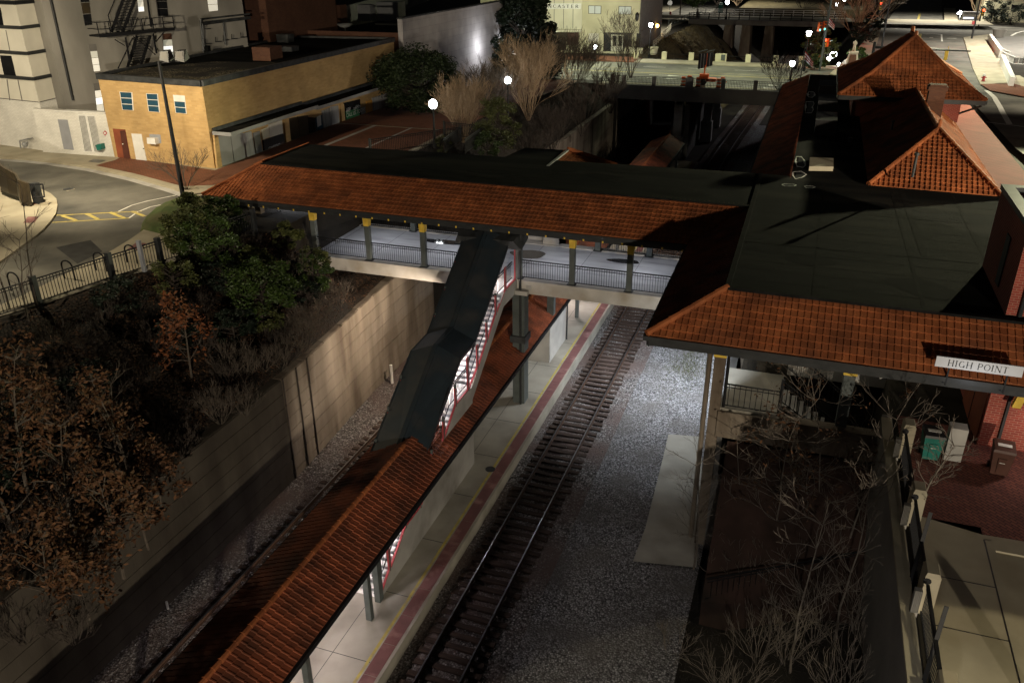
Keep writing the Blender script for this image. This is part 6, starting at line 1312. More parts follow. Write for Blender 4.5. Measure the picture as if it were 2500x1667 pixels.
# ---------------------------------------------------------------- brown block, dark low roofs
t = thing('brown_building', 'dim brown brick block between the grey building and the dark roofs', 'building', (-44, 70, 9))
xa_ = PY(612, 112, 68).x; xb_ = PY(655, 60, 68).x
b = MB(); b.box(xa_ - 3, 68, 8.5, xb_, 80, 36); b.build('brick_wall', 'brick_dark', t)
t = thing('low_building', 'low dark flat roofed building crowded with rooftop units behind the tan block', 'building', (-46, 92, 9))
b = MB(); b.box(xb_, 74.5, 8.4, -40.0, 140, 14.2); b.build('wall', 'brick_dark', t)
b = MB(); b.box(xb_ - 6, 75, 14.2, -40.0, 140, 14.3); b.build('flat_roof', 'felt', t)
roofbox(t, 890, 52, 14.3, 1.8, 1.6, 1.9, 'panel_grey'); roofbox(t, 948, 52, 14.3, 3.0, 2, 2.2, 'panel_grey'); roofbox(t, 712, 66, 14.3, 1.0, 1, 1.0, 'panel_grey'); roofbox(t, 820, 80, 14.3, 1.6, 1.4, 2.8, 'brick_dark', 'chimney'); roofbox(t, 770, 90, 14.3, 3.2, 2, 1.2, 'brick_dark'); roofbox(t, 690, 105, 14.3, 2.0, 1.4, .9, 'flashing')
b = MB(); q = P(842, 66, 15.6); b.lathe(q, [(.1, -.1), (.5, .0), (.8, .25), (.78, .27), (.1, -.04)], 14); b.tube(q + V((0, .1, -1.3)), q, .05); b.build('satellite_dish', 'panel_grey', t)
t = thing('far_building', 'dim grey parapet of a long building at the top edge', 'building', (-60, 130, 9))
b = MB(); a = P(715, 52, 16); c = P(905, 0, 16); d = (c - a).normalized(); a2 = a - d * 1; c2 = c + d * 60; b.bar(V((a2.x, a2.y, 14.6)), V((c2.x, c2.y, 14.6)), .5, 3); b.build('parapet', 'stucco_dark', t)
# ---------------------------------------------------------------- grey stone shop with the long side wall
mxw = thing('stone_shop', 'long shop clad in pale grey stone panels beyond the tan building', 'building', (-45, 95, 9))
b = MB(); b.box(-56, 74.35, 8.0, -36.75, 74.8, 15.6); b.build('brick_wall', 'brick_dark', mxw)
b = MB(); b.box(-37.2, 74.3, 7.8, -36.7, 113.2, 16.8); b.build('stone_wall', 'stone_panel', mxw)
b = MB(); b.box(-39.8, 74.8, 16.2, -37.2, 113, 16.35); b.build('flat_roof', 'felt', mxw)
b = MB(); b.box(-37.25, 74.28, 16.8, -36.66, 113.2, 16.92); b.build('coping', 'flashing', mxw)
b = MB(); b.box(-36.7, 103, 10.9, -34.4, 112.8, 11.15); b.build('awning', 'panel_grey', mxw)
OM = V((-36.68, 80, 0)); uM = V((0, 1, 0)); W5 = lambda pts: sc(pts, 1190, 0, 5.88)
b = MB(); fq(b, OM, uM, W5([(125, 165), (420, 105), (425, 255), (125, 325)]), 0, .1); ms = b.build('shop_sign', 'flashing', mxw)
a = pl_pt(1190 + 138 / 5.88, 290 / 5.88, OM, uM); c = pl_pt(1190 + 138 / 5.88, 205 / 5.88, OM, uM)
_, wM = serif_text('Maxway', a, (0, 1, 0), (0, 0, 1), 1, (0, 0, 0)); e2 = pl_pt(1190 + 400 / 5.88, 240 / 5.88, OM, uM)
hM = c.z - a.z; b, _ = serif_text('Maxway', (a.x + .12, a.y, a.z), (0, (e2.y - a.y) / (wM * hM), 0), (0, 0, 1), hM, (0, 0, 0), gap=.03, thick=.17, thin=.07); b.build('lettering', 'white_paint', ms)
# ---------------------------------------------------------------- cream building
lc = P(1557, 126, 8.3); LC = V((lc.x, lc.y, 0)); ll = P(1270, 122, 8.3); uL_ = V((lc.x - ll.x, lc.y - ll.y, 0)).normalized(); sd_ = P(1612, 86, 8.3); uSd = V((sd_.x - lc.x, sd_.y - lc.y, 0)).normalized()
lb2 = thing('cream_building', 'cream and white two storey building lettered LANCASTER over the entrance', 'building', (LC.x - 8, LC.y + 4, 8))
A2 = LC - uL_ * 24; dp = (sd_ - lc).length
b = MB(); b.pris([(A2.x, A2.y), (LC.x, LC.y), (LC.x + uSd.x * dp, LC.y + uSd.y * dp), (A2.x + uSd.x * dp, A2.y + uSd.y * dp)], 7.9, 24); b.build('wall', 'cream', lb2)
b = MB(); q = LC + V((.03, 0, 0)); r = q + uSd * dp; b.hexa([V((q.x, q.y + .1, 7.9)), V((q.x + .05, q.y + .1, 7.9)), V((r.x + .05, r.y, 7.9)), V((r.x, r.y, 7.9))], [V((q.x, q.y + .1, 24)), V((q.x + .05, q.y + .1, 24)), V((r.x + .05, r.y, 24)), V((r.x, r.y, 24))]); b.build('side_wall', 'grey_block', lb2)
b = MB(); fq(b, LC, uL_, W5([(560, -60), (1365, -60), (1355, 425), (560, 415)]), 0, .18); wp = b.build('panel_wall', 'cream_light', lb2)
for x in (620, 845, 960, 1095, 1230):
    b = MB(); fq(b, LC, uL_, W5([(x, -60), (x + 9, -60), (x + 2, 412), (x - 7, 412)]), .18, .21); b.build('batten', 'stucco_grey', wp)
b = MB(); fq(b, LC, uL_, W5([(560, 418), (1358, 426), (1356, 460), (560, 450)]), 0, .9); b.build('awning', 'cream_light', lb2)
b = MB(); fq(b, LC, uL_, W5([(745, 55), (1348, 52), (1343, 132), (740, 132)]), .2, .3); lp = b.build('name_board', 'white_paint', lb2)
a = pl_pt(1190 + 752 / 5.88, 112 / 5.88, LC, uL_); c = pl_pt(1190 + 1330 / 5.88, 118 / 5.88, LC, uL_); tp = pl_pt(1190 + 1300 / 5.88, 72 / 5.88, LC, uL_); hL = tp.z - c.z
_, wL = serif_text('LANCASTER', a, uL_, (0, 0, 1), 1, (0, 0, 0), gap=.36); k_ = (c - a).length / (wL * hL)
nL = out_n(LC, uL_); b, _ = serif_text('LANCASTER', V((a.x, a.y, c.z)) + nL * .32, tuple(uL_ * k_), (0, 0, 1), hL, (0, 0, 0), gap=.36, thick=.17, thin=.09); b.build('lettering', 'black_plastic', lp)
def win2(par, pts):
    b = MB(); fq(b, LC, uL_, W5(pts), 0, .06); f = b.build('window', 'black_plastic', par)
    q = [V(p) for p in pts]; 
    for t0, t1 in ((.04, .48), (.52, .96)):
        pp = [q[0].lerp(q[1], t0), q[0].lerp(q[1], t1), q[3].lerp(q[2], t1), q[3].lerp(q[2], t0)]; m = (pp[0] + pp[2]) / 2; pp = [m + V(((p.x - m.x), (p.y - m.y) * .9)) for p in pp]
        b = MB(); fq(b, LC, uL_, W5([(p.x, p.y) for p in pp]), .06, .08); b.build('pane', 'win_blind', f)
win2(lb2, [(1450, 83), (1636, 88), (1632, 207), (1450, 201)]); win2(lb2, [(1884, 93), (2068, 97), (2064, 213), (1880, 209)])
for pts, m, nm in (([(1668, 468), (2076, 474), (2066, 745), (1666, 738)], 'black_plastic', 'shopfront'), ([(1778, 500), (1952, 505), (1945, 738), (1772, 736)], 'cream_light', 'double_door'), ([(940, 468), (1142, 468), (1132, 722), (945, 722)], 'dark_bronze', 'shopfront'), ([(1142, 468), (1312, 468), (1305, 650), (1140, 650)], 'brown_plastic', 'shutter'), ([(1455, 482), (1600, 486), (1592, 600), (1452, 600)], 'panel_white', 'boarded_window'), ([(2140, 480), (2200, 486), (2190, 690), (2132, 690)], 'black_plastic', 'iron_gate')):
    b = MB(); fq(b, LC, uL_, W5(pts), 0, .08 if nm == 'double_door' else .05); o = b.build(nm, m, lb2)
    if nm == 'double_door':
        for x0, x1 in ((1800, 1856), (1882, 1935)): b = MB(); fq(b, LC, uL_, W5([(x0, 515), (x1, 517), (x1 - 4, 665), (x0 - 3, 662)]), .08, .1); b.build('door_pane', 'black_glass', o)
b = MB(); q = pl_pt(1190 + 2150 / 5.88, 240 / 5.88, LC, uL_) + nL * .4; b.lathe(q + V((0, 0, -.5)), [(.05, -.2), (.25, .1), (.3, .8), (.05, 1.1)], 8); b.build('wall_lantern', 'black_plastic', lb2)
b = MB(); q = PX(1500 + 875 / 8.4, 430 / 8.4, LC.x - .6); q = V((LC.x, LC.y, 0)) + uSd * (dp * .72); b.sphere((q.x + .3, q.y, 10.4), .3); b.build('amber_lamp', 'lamp_amber', lb2)
q = P(1500 + 795 / 8.4, 1120 / 8.4, 8.12); b = MB(); b.lathe(q, [(.5, 0), (.7, .9), (.75, .9), (.75, 1.05), (.6, 1.05), (.55, .9)], 14); single('planter', b, 'cream', 'round cream planter beside the end post of the bridge parapet', 'planter')
b = MB(); a = P(1500 + 205 / 8.4, 1100 / 8.4, 8.12); c = P(1500 + 575 / 8.4, 1110 / 8.4, 8.12); b.hexa([a, c, c + V((0, .5, 0)), a + V((0, .5, 0))], [a + V((0, 0, .9)), c + V((0, 0, .8)), c + V((0, .5, .8)), a + V((0, .5, .9))]); single('low_wall', b, 'cream', 'low cream wall in front of the cream building corner', 'wall')
b = MB(); q = P(1500 + 2172 / 8.4, 270 / 8.4, 8.95); b.box(q.x - .5, q.y, 8.9, q.x + .5, q.y + .6, 10.6); b.box(q.x - .4, q.y - .04, 10.7, q.x + .4, q.y + .5, 11.0); single('green_box', b, 'green_plastic', 'green utility box at the left end of the far bridge', 'box')
# small iron pen and steps by the plaza lamp
pn = thing('iron_railing', 'black iron railings around the stair head behind the footbridge roof', 'railing', (-26.5, 50, 9.4))
pts_ = [P(840 + 0, 352, 9.6), P(1010, 368, 9.6), P(1060, 356, 9.6), P(1118, 362, 9.6)]
A1, B1, C1, D1 = P(985, 362, 9.6), P(1060, 340, 9.6), P(1110, 347, 9.6), P(1180, 352, 9.6)
for a, c in ((P(905, 378, 9.6), P(1125, 345, 9.6)), (P(1125, 345, 9.6), P(1085, 375, 9.6)), (P(1085, 332, 9.6), P(1182, 342, 9.6)), (P(1182, 342, 9.6), P(1135, 378, 9.6))):
    b = MB(); railing(b, a, c, h=1.05, sp=.14, w=.024, top=.07); b.build('railing', 'iron', pn)
    b = MB(); b.bar(a, a + V((0, 0, 1.15)), .14, .14, up=(1, 0, 0)); b.build('post', 'dark_paint', pn)
# dark stair roof behind the bridge with a tiled end slope
sr = thing('stair_roof', 'dark flat stair roof with a small tiled end slope behind the footbridge', 'roof', (-18, 49, 10))
q0 = P(1180 + 975 / 4.704, 300 + 310 / 4.704, RZ); q1 = P(1180 + 480 / 4.704, 300 + 285 / 4.704, RZ); q2 = P(1180 + 800 / 4.704, 300 + 452 / 4.704, RZ); q3 = P(1180 + 190 / 4.704, 300 + 400 / 4.704, RZ)
b = MB(); b.pris([(q0.x, q0.y), (q1.x, q1.y), (q3.x, q3.y - 1), (q2.x, q2.y - 1)], RZ - .3, RZ - .02); b.build('flat_roof', 'felt', sr)
ez = P(1180 + 1525 / 4.704, 300 + 490 / 4.704, EZ); eb = P(1180 + 1500 / 4.704, 300 + 560 / 4.704, EZ)
b = MB(); tiles(b, V((eb.x, eb.y - 2, EZ)), ez, q0, V((q2.x, q2.y - 1, RZ)), tw=.3, th=.4); b.build('tiled_slope', 'terracotta', sr)
b = MB(); ridge(b, ez + V((0, 0, .05)), q0 + V((0, 0, .06)), .12, .5); b.build('hip_tiles', 'terracotta', sr)
b = MB(); b.bar(q0, V((q2.x, q2.y - 1, RZ)), .16, .08); b.build('curb_flashing', 'panel_grey', sr)
b = MB(); b.box(q1.x + .5, q3.y, 7.2, q0.x + 1, q0.y - .4, 10.6); b.build('stair_wall', 'stucco_dark', sr)
# street lamps with lit globes
def lamp(label, gp, zb, scale=1.0, mat='lamp_white', style=0, gr=.26):
    gp = V(gp); t = thing('street_lamp', label, 'street lamp', (gp.x, gp.y, zb), 'lit street lamps')
    b = MB(); b.lathe((gp.x, gp.y, zb), [(.16 * scale, 0), (.16 * scale, .5), (.09 * scale, .6), (.06 * scale, gp.z - zb - .35)], 10); b.build('post', 'iron', t)
    b = MB(); b.lathe((gp.x, gp.y, gp.z - .36 * scale), [(.06, -.05), (.17 * scale, .02), (.17 * scale, .12)], 10); b.build('collar', 'iron', t)
    b = MB()
    if style == 0: b.sphere(gp, gr * scale, 14, 9, (1, 1, 1.15))
    else: b.lathe(gp + V((0, 0, -.3 * scale)), [(.16 * scale, 0), (.28 * scale, .45 * scale), (.1 * scale, .6 * scale)], 8)
    b.build('globe', mat, t, smooth=True)
    if style: b = MB(); b.lathe(gp + V((0, 0, .26 * scale)), [(.3 * scale, 0), (.12 * scale, .18), (.03, .3)], 8); b.build('cap', 'iron', t)
    return gp
LA = lamp('white globe street lamp shining beside the pale crepe myrtle', P(1057, 255, 12.7), 9.6, 1.0, gr=.3)
LB = lamp('white globe street lamp glowing inside the bare shrubs below the dark evergreen', P(1240, 197, 12.6), 9.0, 1.0, gr=.27)
LC_ = lamp('white street lamp standing in front of the cream building corner', PY(1589, 62, 125.2), 8.1, 1.1, style=1, mat='lamp_white')
LD = lamp('small white street lamp among the bare shrubs in front of the cream building', PY(1190 + 1548 / 5.88, 678 / 5.88, 119), 8.1, 1.1, style=1)
LE2 = lamp('white street lamp half hidden right of the dark evergreen', PY(1190 + 930 / 5.88, 840 / 5.88, 112), 8.3, 1.1, style=1)
LF = lamp('white street lamp rising from the left end of the far bridge', PY(1776, 6, 184.5), 8.9, 1.5)
LG = lamp('white street lamp at the traffic signals above the green bush', PY(1975, 82, 118), 8.0, 1.2, style=1)
LH = lamp('white street lamp rising behind the tiled canopy beside the flags', PY(1935, 156, 100.5), 8.0, 1.1, style=1)
for i, (px, py, yy) in enumerate(((2044, 11, 200), (2062, 0, 215))): lamp(['tiny distant white lamp among the dark trees at the top edge', 'tiny distant white lamp touching the top edge right of its neighbour'][i], PY(px, py, yy), 8, 1.3)
# flags
for i, (px, py, yy, dz) in enumerate(((2021, 38, 119, 0), (1966, 125, 101.5, 0))):
    c = PY(px, py, yy); t = thing('flag', ['striped flag drooping from a pole above the traffic signal', 'striped flag hanging beside the lamp at the end of the tiled canopy'][i], 'flag', (c.x, c.y, 8), 'striped flags on poles')
    b = MB(); b.tube((c.x - .1, c.y, 8), (c.x - .1, c.y, c.z + 1), .06); b.build('pole', 'dark_paint', t)
    for k in range(6):
        b = MB(); f = lambda s: V((c.x + s * 1.0, c.y + .12 * math.sin(s * 6), c.z - s * 1.1 - k * .16 * (1 - .4 * s)))
        for m in range(5): s0, s1 = m / 5, (m + 1) / 5; b.face([f(s0), f(s1), f(s1) + V((0, 0, -.15)), f(s0) + V((0, 0, -.16))])
        b.build('stripe', 'flag_red' if k % 2 == 0 else 'flag_white', t)
# poles in the far left of the road
for i, (px, py, yb, pt) in enumerate(((1500 + 1340 / 8.4, 365 / 8.4, 0, 0),)):
    q = P(px, py, 8.05); t = thing('utility_pole', 'dark wooden pole standing beside the far street left of the small tree', 'pole', q); b = MB(); b.tube(q, (q.x, q.y, top_of(q, px + 4, 0) + 3), .18, .14); b.build('shaft', 'bark_dark', t)
q = P(1500 + 1142 / 8.4, 365 / 8.4, 8.05); b = MB(); b.lathe(q, [(.3, 0), (.22, .1), (.22, .8), (.3, .85), (.2, 1.1), (.05, 1.25)], 10); single('fire_hydrant', b, 'red_paint', 'tiny red hydrant on the far street beside the cream building', 'hydrant')
q = P(1500 + 1130 / 8.4, 215 / 8.4, 8.06); t = thing('road_sign', 'pale octagonal road sign seen from behind beside the far kerb', 'sign', q); zt_ = top_of(q, 1500 + 1148 / 8.4, 40 / 8.4); b = MB(); b.tube(q, (q.x, q.y, zt_), .06); b.build('post', 'steel_paint', t); b = MB(); b.tube((q.x, q.y - .05, zt_ - .3), (q.x, q.y, zt_ - .3), .6, n=8); b.build('plate', 'sign_grey', t)
# ================================================================== vegetation
M('leaf_dusk', (.022, .036, .012), (.014, .024, .009), scale=2.5, rough=.6, tint=.5)
def rvec(s): return V((rnd.gauss(0, s), rnd.gauss(0, s), rnd.gauss(0, s)))
def grow(b, p, d, L, r, lvl, tips, kids=3, ang=.6, up=.15, gn=.19, seg=3, shrink=.62, rmin=.006):
    p = V(p); d = V(d).normalized(); nodes = []
    for i in range(seg):
        q = p + d * (L / seg); ra = max(rmin, r * (1 - .28 * i / seg)); rb_ = max(rmin * .8, r * (1 - .28 * (i + 1) / seg)) * (.6 if lvl == 0 and i == seg - 1 else 1)
        b.tube(p, q, ra, rb_, 5 if r > .03 else 3, cap=False); p = q; nodes.append((V(p), V(d), rb_)); d = (d + rvec(gn) + V((0, 0, up * .2))).normalized()
    if lvl == 0: tips.append((p, d)); return
    for k in range(kids):
        q, dd, rr = nodes[min(seg - 1, int(rnd.uniform(.3, 1) * seg))]
        x = dd.cross(rvec(1)).normalized(); nd = (dd * math.cos(ang) + x * math.sin(ang) * rnd.uniform(.6, 1.2) + V((0, 0, up))).normalized()
        grow(b, q, nd, L * shrink * rnd.uniform(.75, 1.15), rr * .62, lvl - 1, tips, kids, ang, up, gn, seg, shrink, rmin)
    grow(b, p, d, L * shrink * .9, r * .62, lvl - 1, tips, kids, ang, up, gn, seg, shrink, rmin)
def leaves(b, tips, n, size, spread, flat=.5, droop=0):
    for p, d in tips:
        for k in range(n):
            c = p + rvec(spread); a = rvec(1); a.z = a.z * flat - droop; a.normalize(); w = a.cross(rvec(1)).normalized(); s = size * rnd.uniform(.6, 1.25); t = rnd.random()
            b.face([c - a * s, c + w * s * .45, c + a * s, c - w * s * .45], t)
    return b
def bare_shrub(label, base, h, n, spread, mat='bark', name='bare_shrub', lvl=2, kids=3, r=.022, ang=.45, up=.35, group=None, cat='shrub', lean=(0, 0), rmin=.006):
    b = MB(); tips = []; base = V(base)
    for k in range(n):
        a = 2 * PI * k / n + rnd.uniform(-.4, .4); s = spread * rnd.uniform(.35, 1.1); d = V((math.cos(a) * s + lean[0], math.sin(a) * s + lean[1], 1))
        grow(b, base + V((math.cos(a) * .12, math.sin(a) * .12, -.1)), d, h * rnd.uniform(.42, .55), r * rnd.uniform(.7, 1.2), lvl, tips, kids, ang, up, rmin=rmin)
    return single(name, b, mat, label, cat, group, root=base), tips
def leafy(label, base, h, rad, n, lmat, name='evergreen_shrub', cat='shrub', lsize=.09, nl=7, shape=(1, 1, 1), low=.1, group=None, clumps=60, bmat='bark_dark', cone=False, dens=1.0):
    base = V(base); t = thing(name, label, cat, base, group); b = MB(); tips = []
    lb_ = MB(); b.tube(base + V((0, 0, -.2)), base + V((0, 0, h * .75)), max(.05, h * .018), .03, 6)
    cl = []
    for k in range(clumps):
        while True:
            p = V((rnd.uniform(-1, 1), rnd.uniform(-1, 1), rnd.uniform(-1, 1)))
            if p.length < 1: break
        p = p.normalized() * (p.length ** .5)
        z = low * h + (1 - low) * h * (p.z * .5 + .5); f = 1.0
        if cone: zz = rnd.random() ** 1.5; ang_ = rnd.uniform(0, 2 * PI); rr = rad * (1 - zz) ** .8 * rnd.uniform(.55, 1.05); c = base + V((math.cos(ang_) * rr, math.sin(ang_) * rr, low * h + (1 - low) * h * zz))
        else: c = base + V((p.x * rad * shape[0], p.y * rad * shape[1], z))
        cl.append(c); m = base + V((0, 0, min(h * .7, (c.z - base.z) * .7))); b.tube(m, c, .02 + h * .002, .008, 3, cap=False)
        cr = rad * rnd.uniform(.16, .30) * (1.0 if not cone else .8); sh = rnd.uniform(-.25, .25)
        for j in range(int(n * dens)):
            q = rvec(1).normalized() * cr * rnd.random() ** .4; q.z *= .75; a = rvec(1); a.z *= .5; a.normalize(); w = a.cross(rvec(1)).normalized(); s = lsize * rnd.uniform(.6, 1.3)
            o = c + q; lb_.face([o - a * s, o + w * s * .5, o + a * s, o - w * s * .5], min(1, max(0, rnd.uniform(.15, .85) + sh)))
    b.build('trunk', bmat, t); lb_.build('crown', lmat, t); return t
def brown_tree(label, base, h, rad, lmat='leaf_brown', group=None, nl=9, lvl=2, lsize=.10, narrow=.55, bmat='bark'):
    base = V(base); t = thing('brown_leaved_tree', label, 'tree', base, group); b = MB(); tips = []
    p = V(base) + V((0, 0, -.2)); d = V((rnd.uniform(-.06, .06), rnd.uniform(-.06, .06), 1)); n = 7
    for i in range(n):
        q = p + d * h / n; b.tube(p, q, h * .014 * (1 - i / (n + 1)), h * .014 * (1 - (i + 1) / (n + 1)), 5, cap=False); p = q; d = (d + rvec(.05)).normalized()
        if i >= 1:
            L = rad * (1.15 - i / n * .85)
            for k in range(3):
                a = rnd.uniform(0, 2 * PI); grow(b, p, V((math.cos(a), math.sin(a), narrow)), L * .62, h * .006, lvl - 1, tips, 2, .6, .05)
    b.build('trunk', bmat, t); l = leaves(MB(), tips, nl, lsize, rad * .14, .5, .35); l.build('crown', lmat, t); return t
def E(px, py):     # point of the bank surface seen at a pixel of the photograph
    z = 7.0
    for i in range(40):
        p = P(px, py, z); z = z * .6 + .4 * emb_h(p.x, p.y)
    return V((p.x, p.y, emb_h(p.x, p.y)))
def GZ(px, py, z0=.8):
    z = z0
    for i in range(40):
        p = P(px, py, z); z = z * .6 + .4 * ground_h(p.x, p.y)
    return V((p.x, p.y, ground_h(p.x, p.y)))
# --- bank: brown leaved saplings
g1 = 'brown leaved saplings on the bank'
for lab, px, py, ht, rad, lm, nl in (('rust brown leaved sapling standing alone beside the dark green shrub', 468, 925, 745 - 20, 1.25, 'leaf_rust', 16),
    ('big brown leaved tree at the left picture edge below the fence', 75, 1230, 860, 1.7, 'leaf_brown', 15), ('brown leaved tree at the left edge beneath the big one', 40, 1330, 990, 1.7, 'leaf_brown', 13), ('brown leaved tree left of the tall bare stems', 190, 1330, 1020, 1.7, 'leaf_brown', 13),
    ('slim brown leaved sapling between two bare grey stems', 338, 1230, 905, 1.1, 'leaf_brown', 11), ('low brown leaved tree in front of the dark wall top', 300, 1400, 1130, 1.5, 'leaf_brown', 15), ('brown leaved sapling nearest the retaining wall', 395, 1235, 1075, 1.0, 'leaf_brown', 14), ('low spreading brown leaved tree in the lower left corner', 130, 1500, 1250, 1.5, 'leaf_brown', 12), ('small brown leaved sapling at the lowest end of the bank', 250, 1440, 1280, 1.0, 'leaf_brown', 12), ('small brown leaved sapling right below the reddish brush', 255, 1130, 940, .9, 'leaf_brown', 12), ('small brown leaved sapling left of the reddish brush', 130, 1090, 900, 1.0, 'leaf_brown', 12), ('brown leaved sapling at the picture edge under the fence', 25, 1080, 870, 1.1, 'leaf_brown', 12), ('brown leaved sapling by the wall between two larger ones', 360, 1330, 1150, .9, 'leaf_brown', 12), ('brown leaved sapling in the gap above the wall', 215, 1500, 1320, .9, 'leaf_brown', 12)):
    b_ = E(px, py); h = top_of(b_, px - 10, ht) - b_.z; brown_tree(lab, b_, max(1.6, min(h, 6.5)), rad, lm, g1, nl)
# --- bank: evergreen shrubs
g2 = 'evergreen shrubs on the bank'
for lab, px, py, rad, h, lm, cl in (('glossy green shrub growing up to the left end of the tiled roof', 520, 665, 1.4, 2.9, 'leaf_green', 56), ('large dark green shrub in the middle of the bank', 650, 790, 1.6, 3.4, 'leaf_green', 70), ('dark green shrub between the iron fence and the tiled roof', 475, 640, 1.3, 2.8, 'leaf_olive', 50), ('small green shrub beside the concrete abutment', 770, 720, 1.0, 2.2, 'leaf_green', 34), ('dull olive shrub at the corner of the grass island', 455, 535, 1.2, 1.7, 'leaf_olive', 40), ('dark shrub in shade below the concrete steps', 625, 690, 1.1, 1.8, 'leaf_olive', 36), ('low dark green shrub at the foot of the rust coloured sapling', 575, 840, 1.0, 1.7, 'leaf_dark', 30)):
    q = E(px, py); leafy(lab, q, h, rad, 95, lm, lsize=.075, clumps=cl, group=g2)
for i, (lab, x, y, h, r_, lm) in enumerate((('dim olive brush in the upper middle of the bank', -26.4, 28.5, 1.9, 1.1, 'leaf_olive'), ('dark brush patch left of the large green shrub', -25.2, 30.5, 1.8, 1.1, 'leaf_dark'), ('dark brush patch below the fence posts', -27.3, 26.0, 1.5, 1.1, 'leaf_dark'), ('dim olive brush at the middle of the wall top', -23.0, 30.0, 1.3, .9, 'leaf_olive'), ('dark brush at the wall top near the abutment', -22.9, 33.2, 1.5, 1.0, 'leaf_dark'), ('dim olive brush beside the abutment', -23.6, 35.5, 1.6, .9, 'leaf_olive'), ('dark brush patch in the hollow of the bank', -24.6, 26.0, 1.4, 1.0, 'leaf_dark'), ('dark brush patch further down the bank', -25.0, 21.5, 1.4, 1.1, 'leaf_dark'), ('dark brush patch above the lowest wall', -23.8, 17.0, 1.3, 1.0, 'leaf_dark'), ('dark brush patch at the foot of the left edge trees', -26.0, 18.5, 1.4, 1.1, 'leaf_dark'))):
    leafy(lab, V((x, y, emb_h(x, y))), h, r_, 60, lm, 'brush_patch', 'shrub', lsize=.07, clumps=30, group='mixed brush on the bank')
# --- bank: bare shrubs
g3 = 'bare twiggy shrubs on the bank'
spots = [('bare reddish brush spilling below the fence near the bicycle hoops', 250, 800, 1.3, 'bark_dark'), ('bare reddish brush on the bank under the third fence post', 330, 760, 1.3, 'bark_dark'), ('bare brush below the left end of the fence', 130, 850, 1.4, 'bark_dark'), ('bare grey shrub right of the rust coloured sapling', 590, 930, 2.0, 'bark'), ('bare grey shrub leaning over the wall top below the abutment', 745, 850, 2.1, 'bark'), ('bare grey shrub behind the wall top further from the bridge', 690, 900, 1.9, 'bark'), ('bare pale shrub in front of the dark hollow by the wall', 540, 1030, 1.6, 'bark'), ('low bare shrub at the shadowed wall top', 600, 1010, 1.5, 'bark'), ('bare brown shrub left of the rust coloured sapling', 400, 860, 1.7, 'bark_dark'), ('bare shrub in the dark middle of the bank', 330, 950, 1.7, 'bark_dark'), ('bare shrub below the big brown tree', 130, 1050, 1.6, 'bark_dark'), ('bare shrub in the shade of the large green shrub', 760, 800, 1.9, 'bark'), ('bare bush with olive tint by the steps', 700, 700, 2.0, 'bark'), ('bare shrub hanging over the lower wall', 440, 1110, 1.5, 'bark_dark'), ('bare brush in the lower left corner', 60, 1560, 1.5, 'bark_dark'), ('bare brush beside the lowest brown sapling', 180, 1560, 1.4, 'bark_dark')]
protos = {}
for i in range(15):
    y_ = 9.5 + i * 1.85
    spots.append((['bare brush overhanging the wall top ', 'tangled bare shrub on the wall edge ', 'twiggy bare bush above the wall '][i % 3] + ['at the lower left corner', 'just above the lower left corner', 'below the lowest brown sapling', 'beside the low spreading brown tree', 'under the low brown tree', 'behind the low brown tree', 'next to the brown sapling nearest the wall', 'past the brown sapling nearest the wall', 'left of the three dark joint strips', 'at the three dark joint strips', 'right of the three dark joint strips', 'level with the pale marker post', 'close to the stair roof', 'short of the footbridge abutment', 'beside the footbridge abutment'][i], None, (wall_x(y_) - .75 - .5 * (i % 2), y_), 1.2 + .5 * rnd.random(), 'bark_dark' if i % 2 else 'bark'))
for i in range(14):
    x_ = rnd.uniform(-27, -23.2); y_ = 11 + i * 1.75
    spots.append((['low dense brush ', 'dark tangled brush ', 'thin grey brush '][i % 3] + ['in the bottom corner of the bank', 'behind the lowest brown saplings', 'under the left edge trees', 'between the left edge trees', 'at the feet of the big brown tree', 'in front of the big brown tree', 'beneath the tall bare saplings', 'around the tall bare saplings', 'left of the slim brown sapling', 'below the dark hollow of the bank', 'left of the low dark green shrub', 'beneath the rust coloured sapling', 'in front of the large green shrub', 'under the large green shrub'][i], None, (x_, y_), 1.1 + .6 * rnd.random(), 'bark_dark'))
for i, (lab, px, py, h, m) in enumerate(spots):
    q = E(px, py) if px is not None else V((py[0], py[1], emb_h(*py))); key = (m, i % 3)
    if key in protos:
        o, ph = protos[key]; copy_tree(o, q, rnd.uniform(0, 6), lab, scale=h / ph)
    else:
        o, _ = bare_shrub(lab, q, h, 17, .85, m, lvl=2, kids=4, r=.014, group=g3, rmin=.007); protos[key] = (o, h)
# tall bare stems
for lab, px, py, ty in (('tall bare grey sapling rising from the middle of the bank', 300, 1180, 925), ('second tall bare sapling rising beside the slim brown one', 330, 1210, 980), ('bare sapling at the left edge crossing the fence', 75, 800, 560), ('forked bare sapling in front of the street at left', 95, 760, 420), ('dark bare sapling at the very left edge of the picture', 25, 760, 410)):
    q = E(px, py); h = min(5.5, top_of(q, px - 15, ty) - q.z); b = MB(); tips = []; p = V(q) + V((0, 0, -.2)); d = V((-.05, .05, 1))
    for i in range(6):
        e = p + d.normalized() * h / 6; b.tube(p, e, .045 * (1 - i / 8), .045 * (1 - (i + 1) / 8), 5, cap=False); p = e; d = d + rvec(.08)
        if i > 0:
            for k in range(3): a = rnd.uniform(0, 6.3); grow(b, p, (math.cos(a), math.sin(a), .8), h * .16, .012, 1, tips, 3, .6, .2)
    single('bare_sapling', b, 'bark', lab, 'tree', 'bare saplings on the bank', root=q)
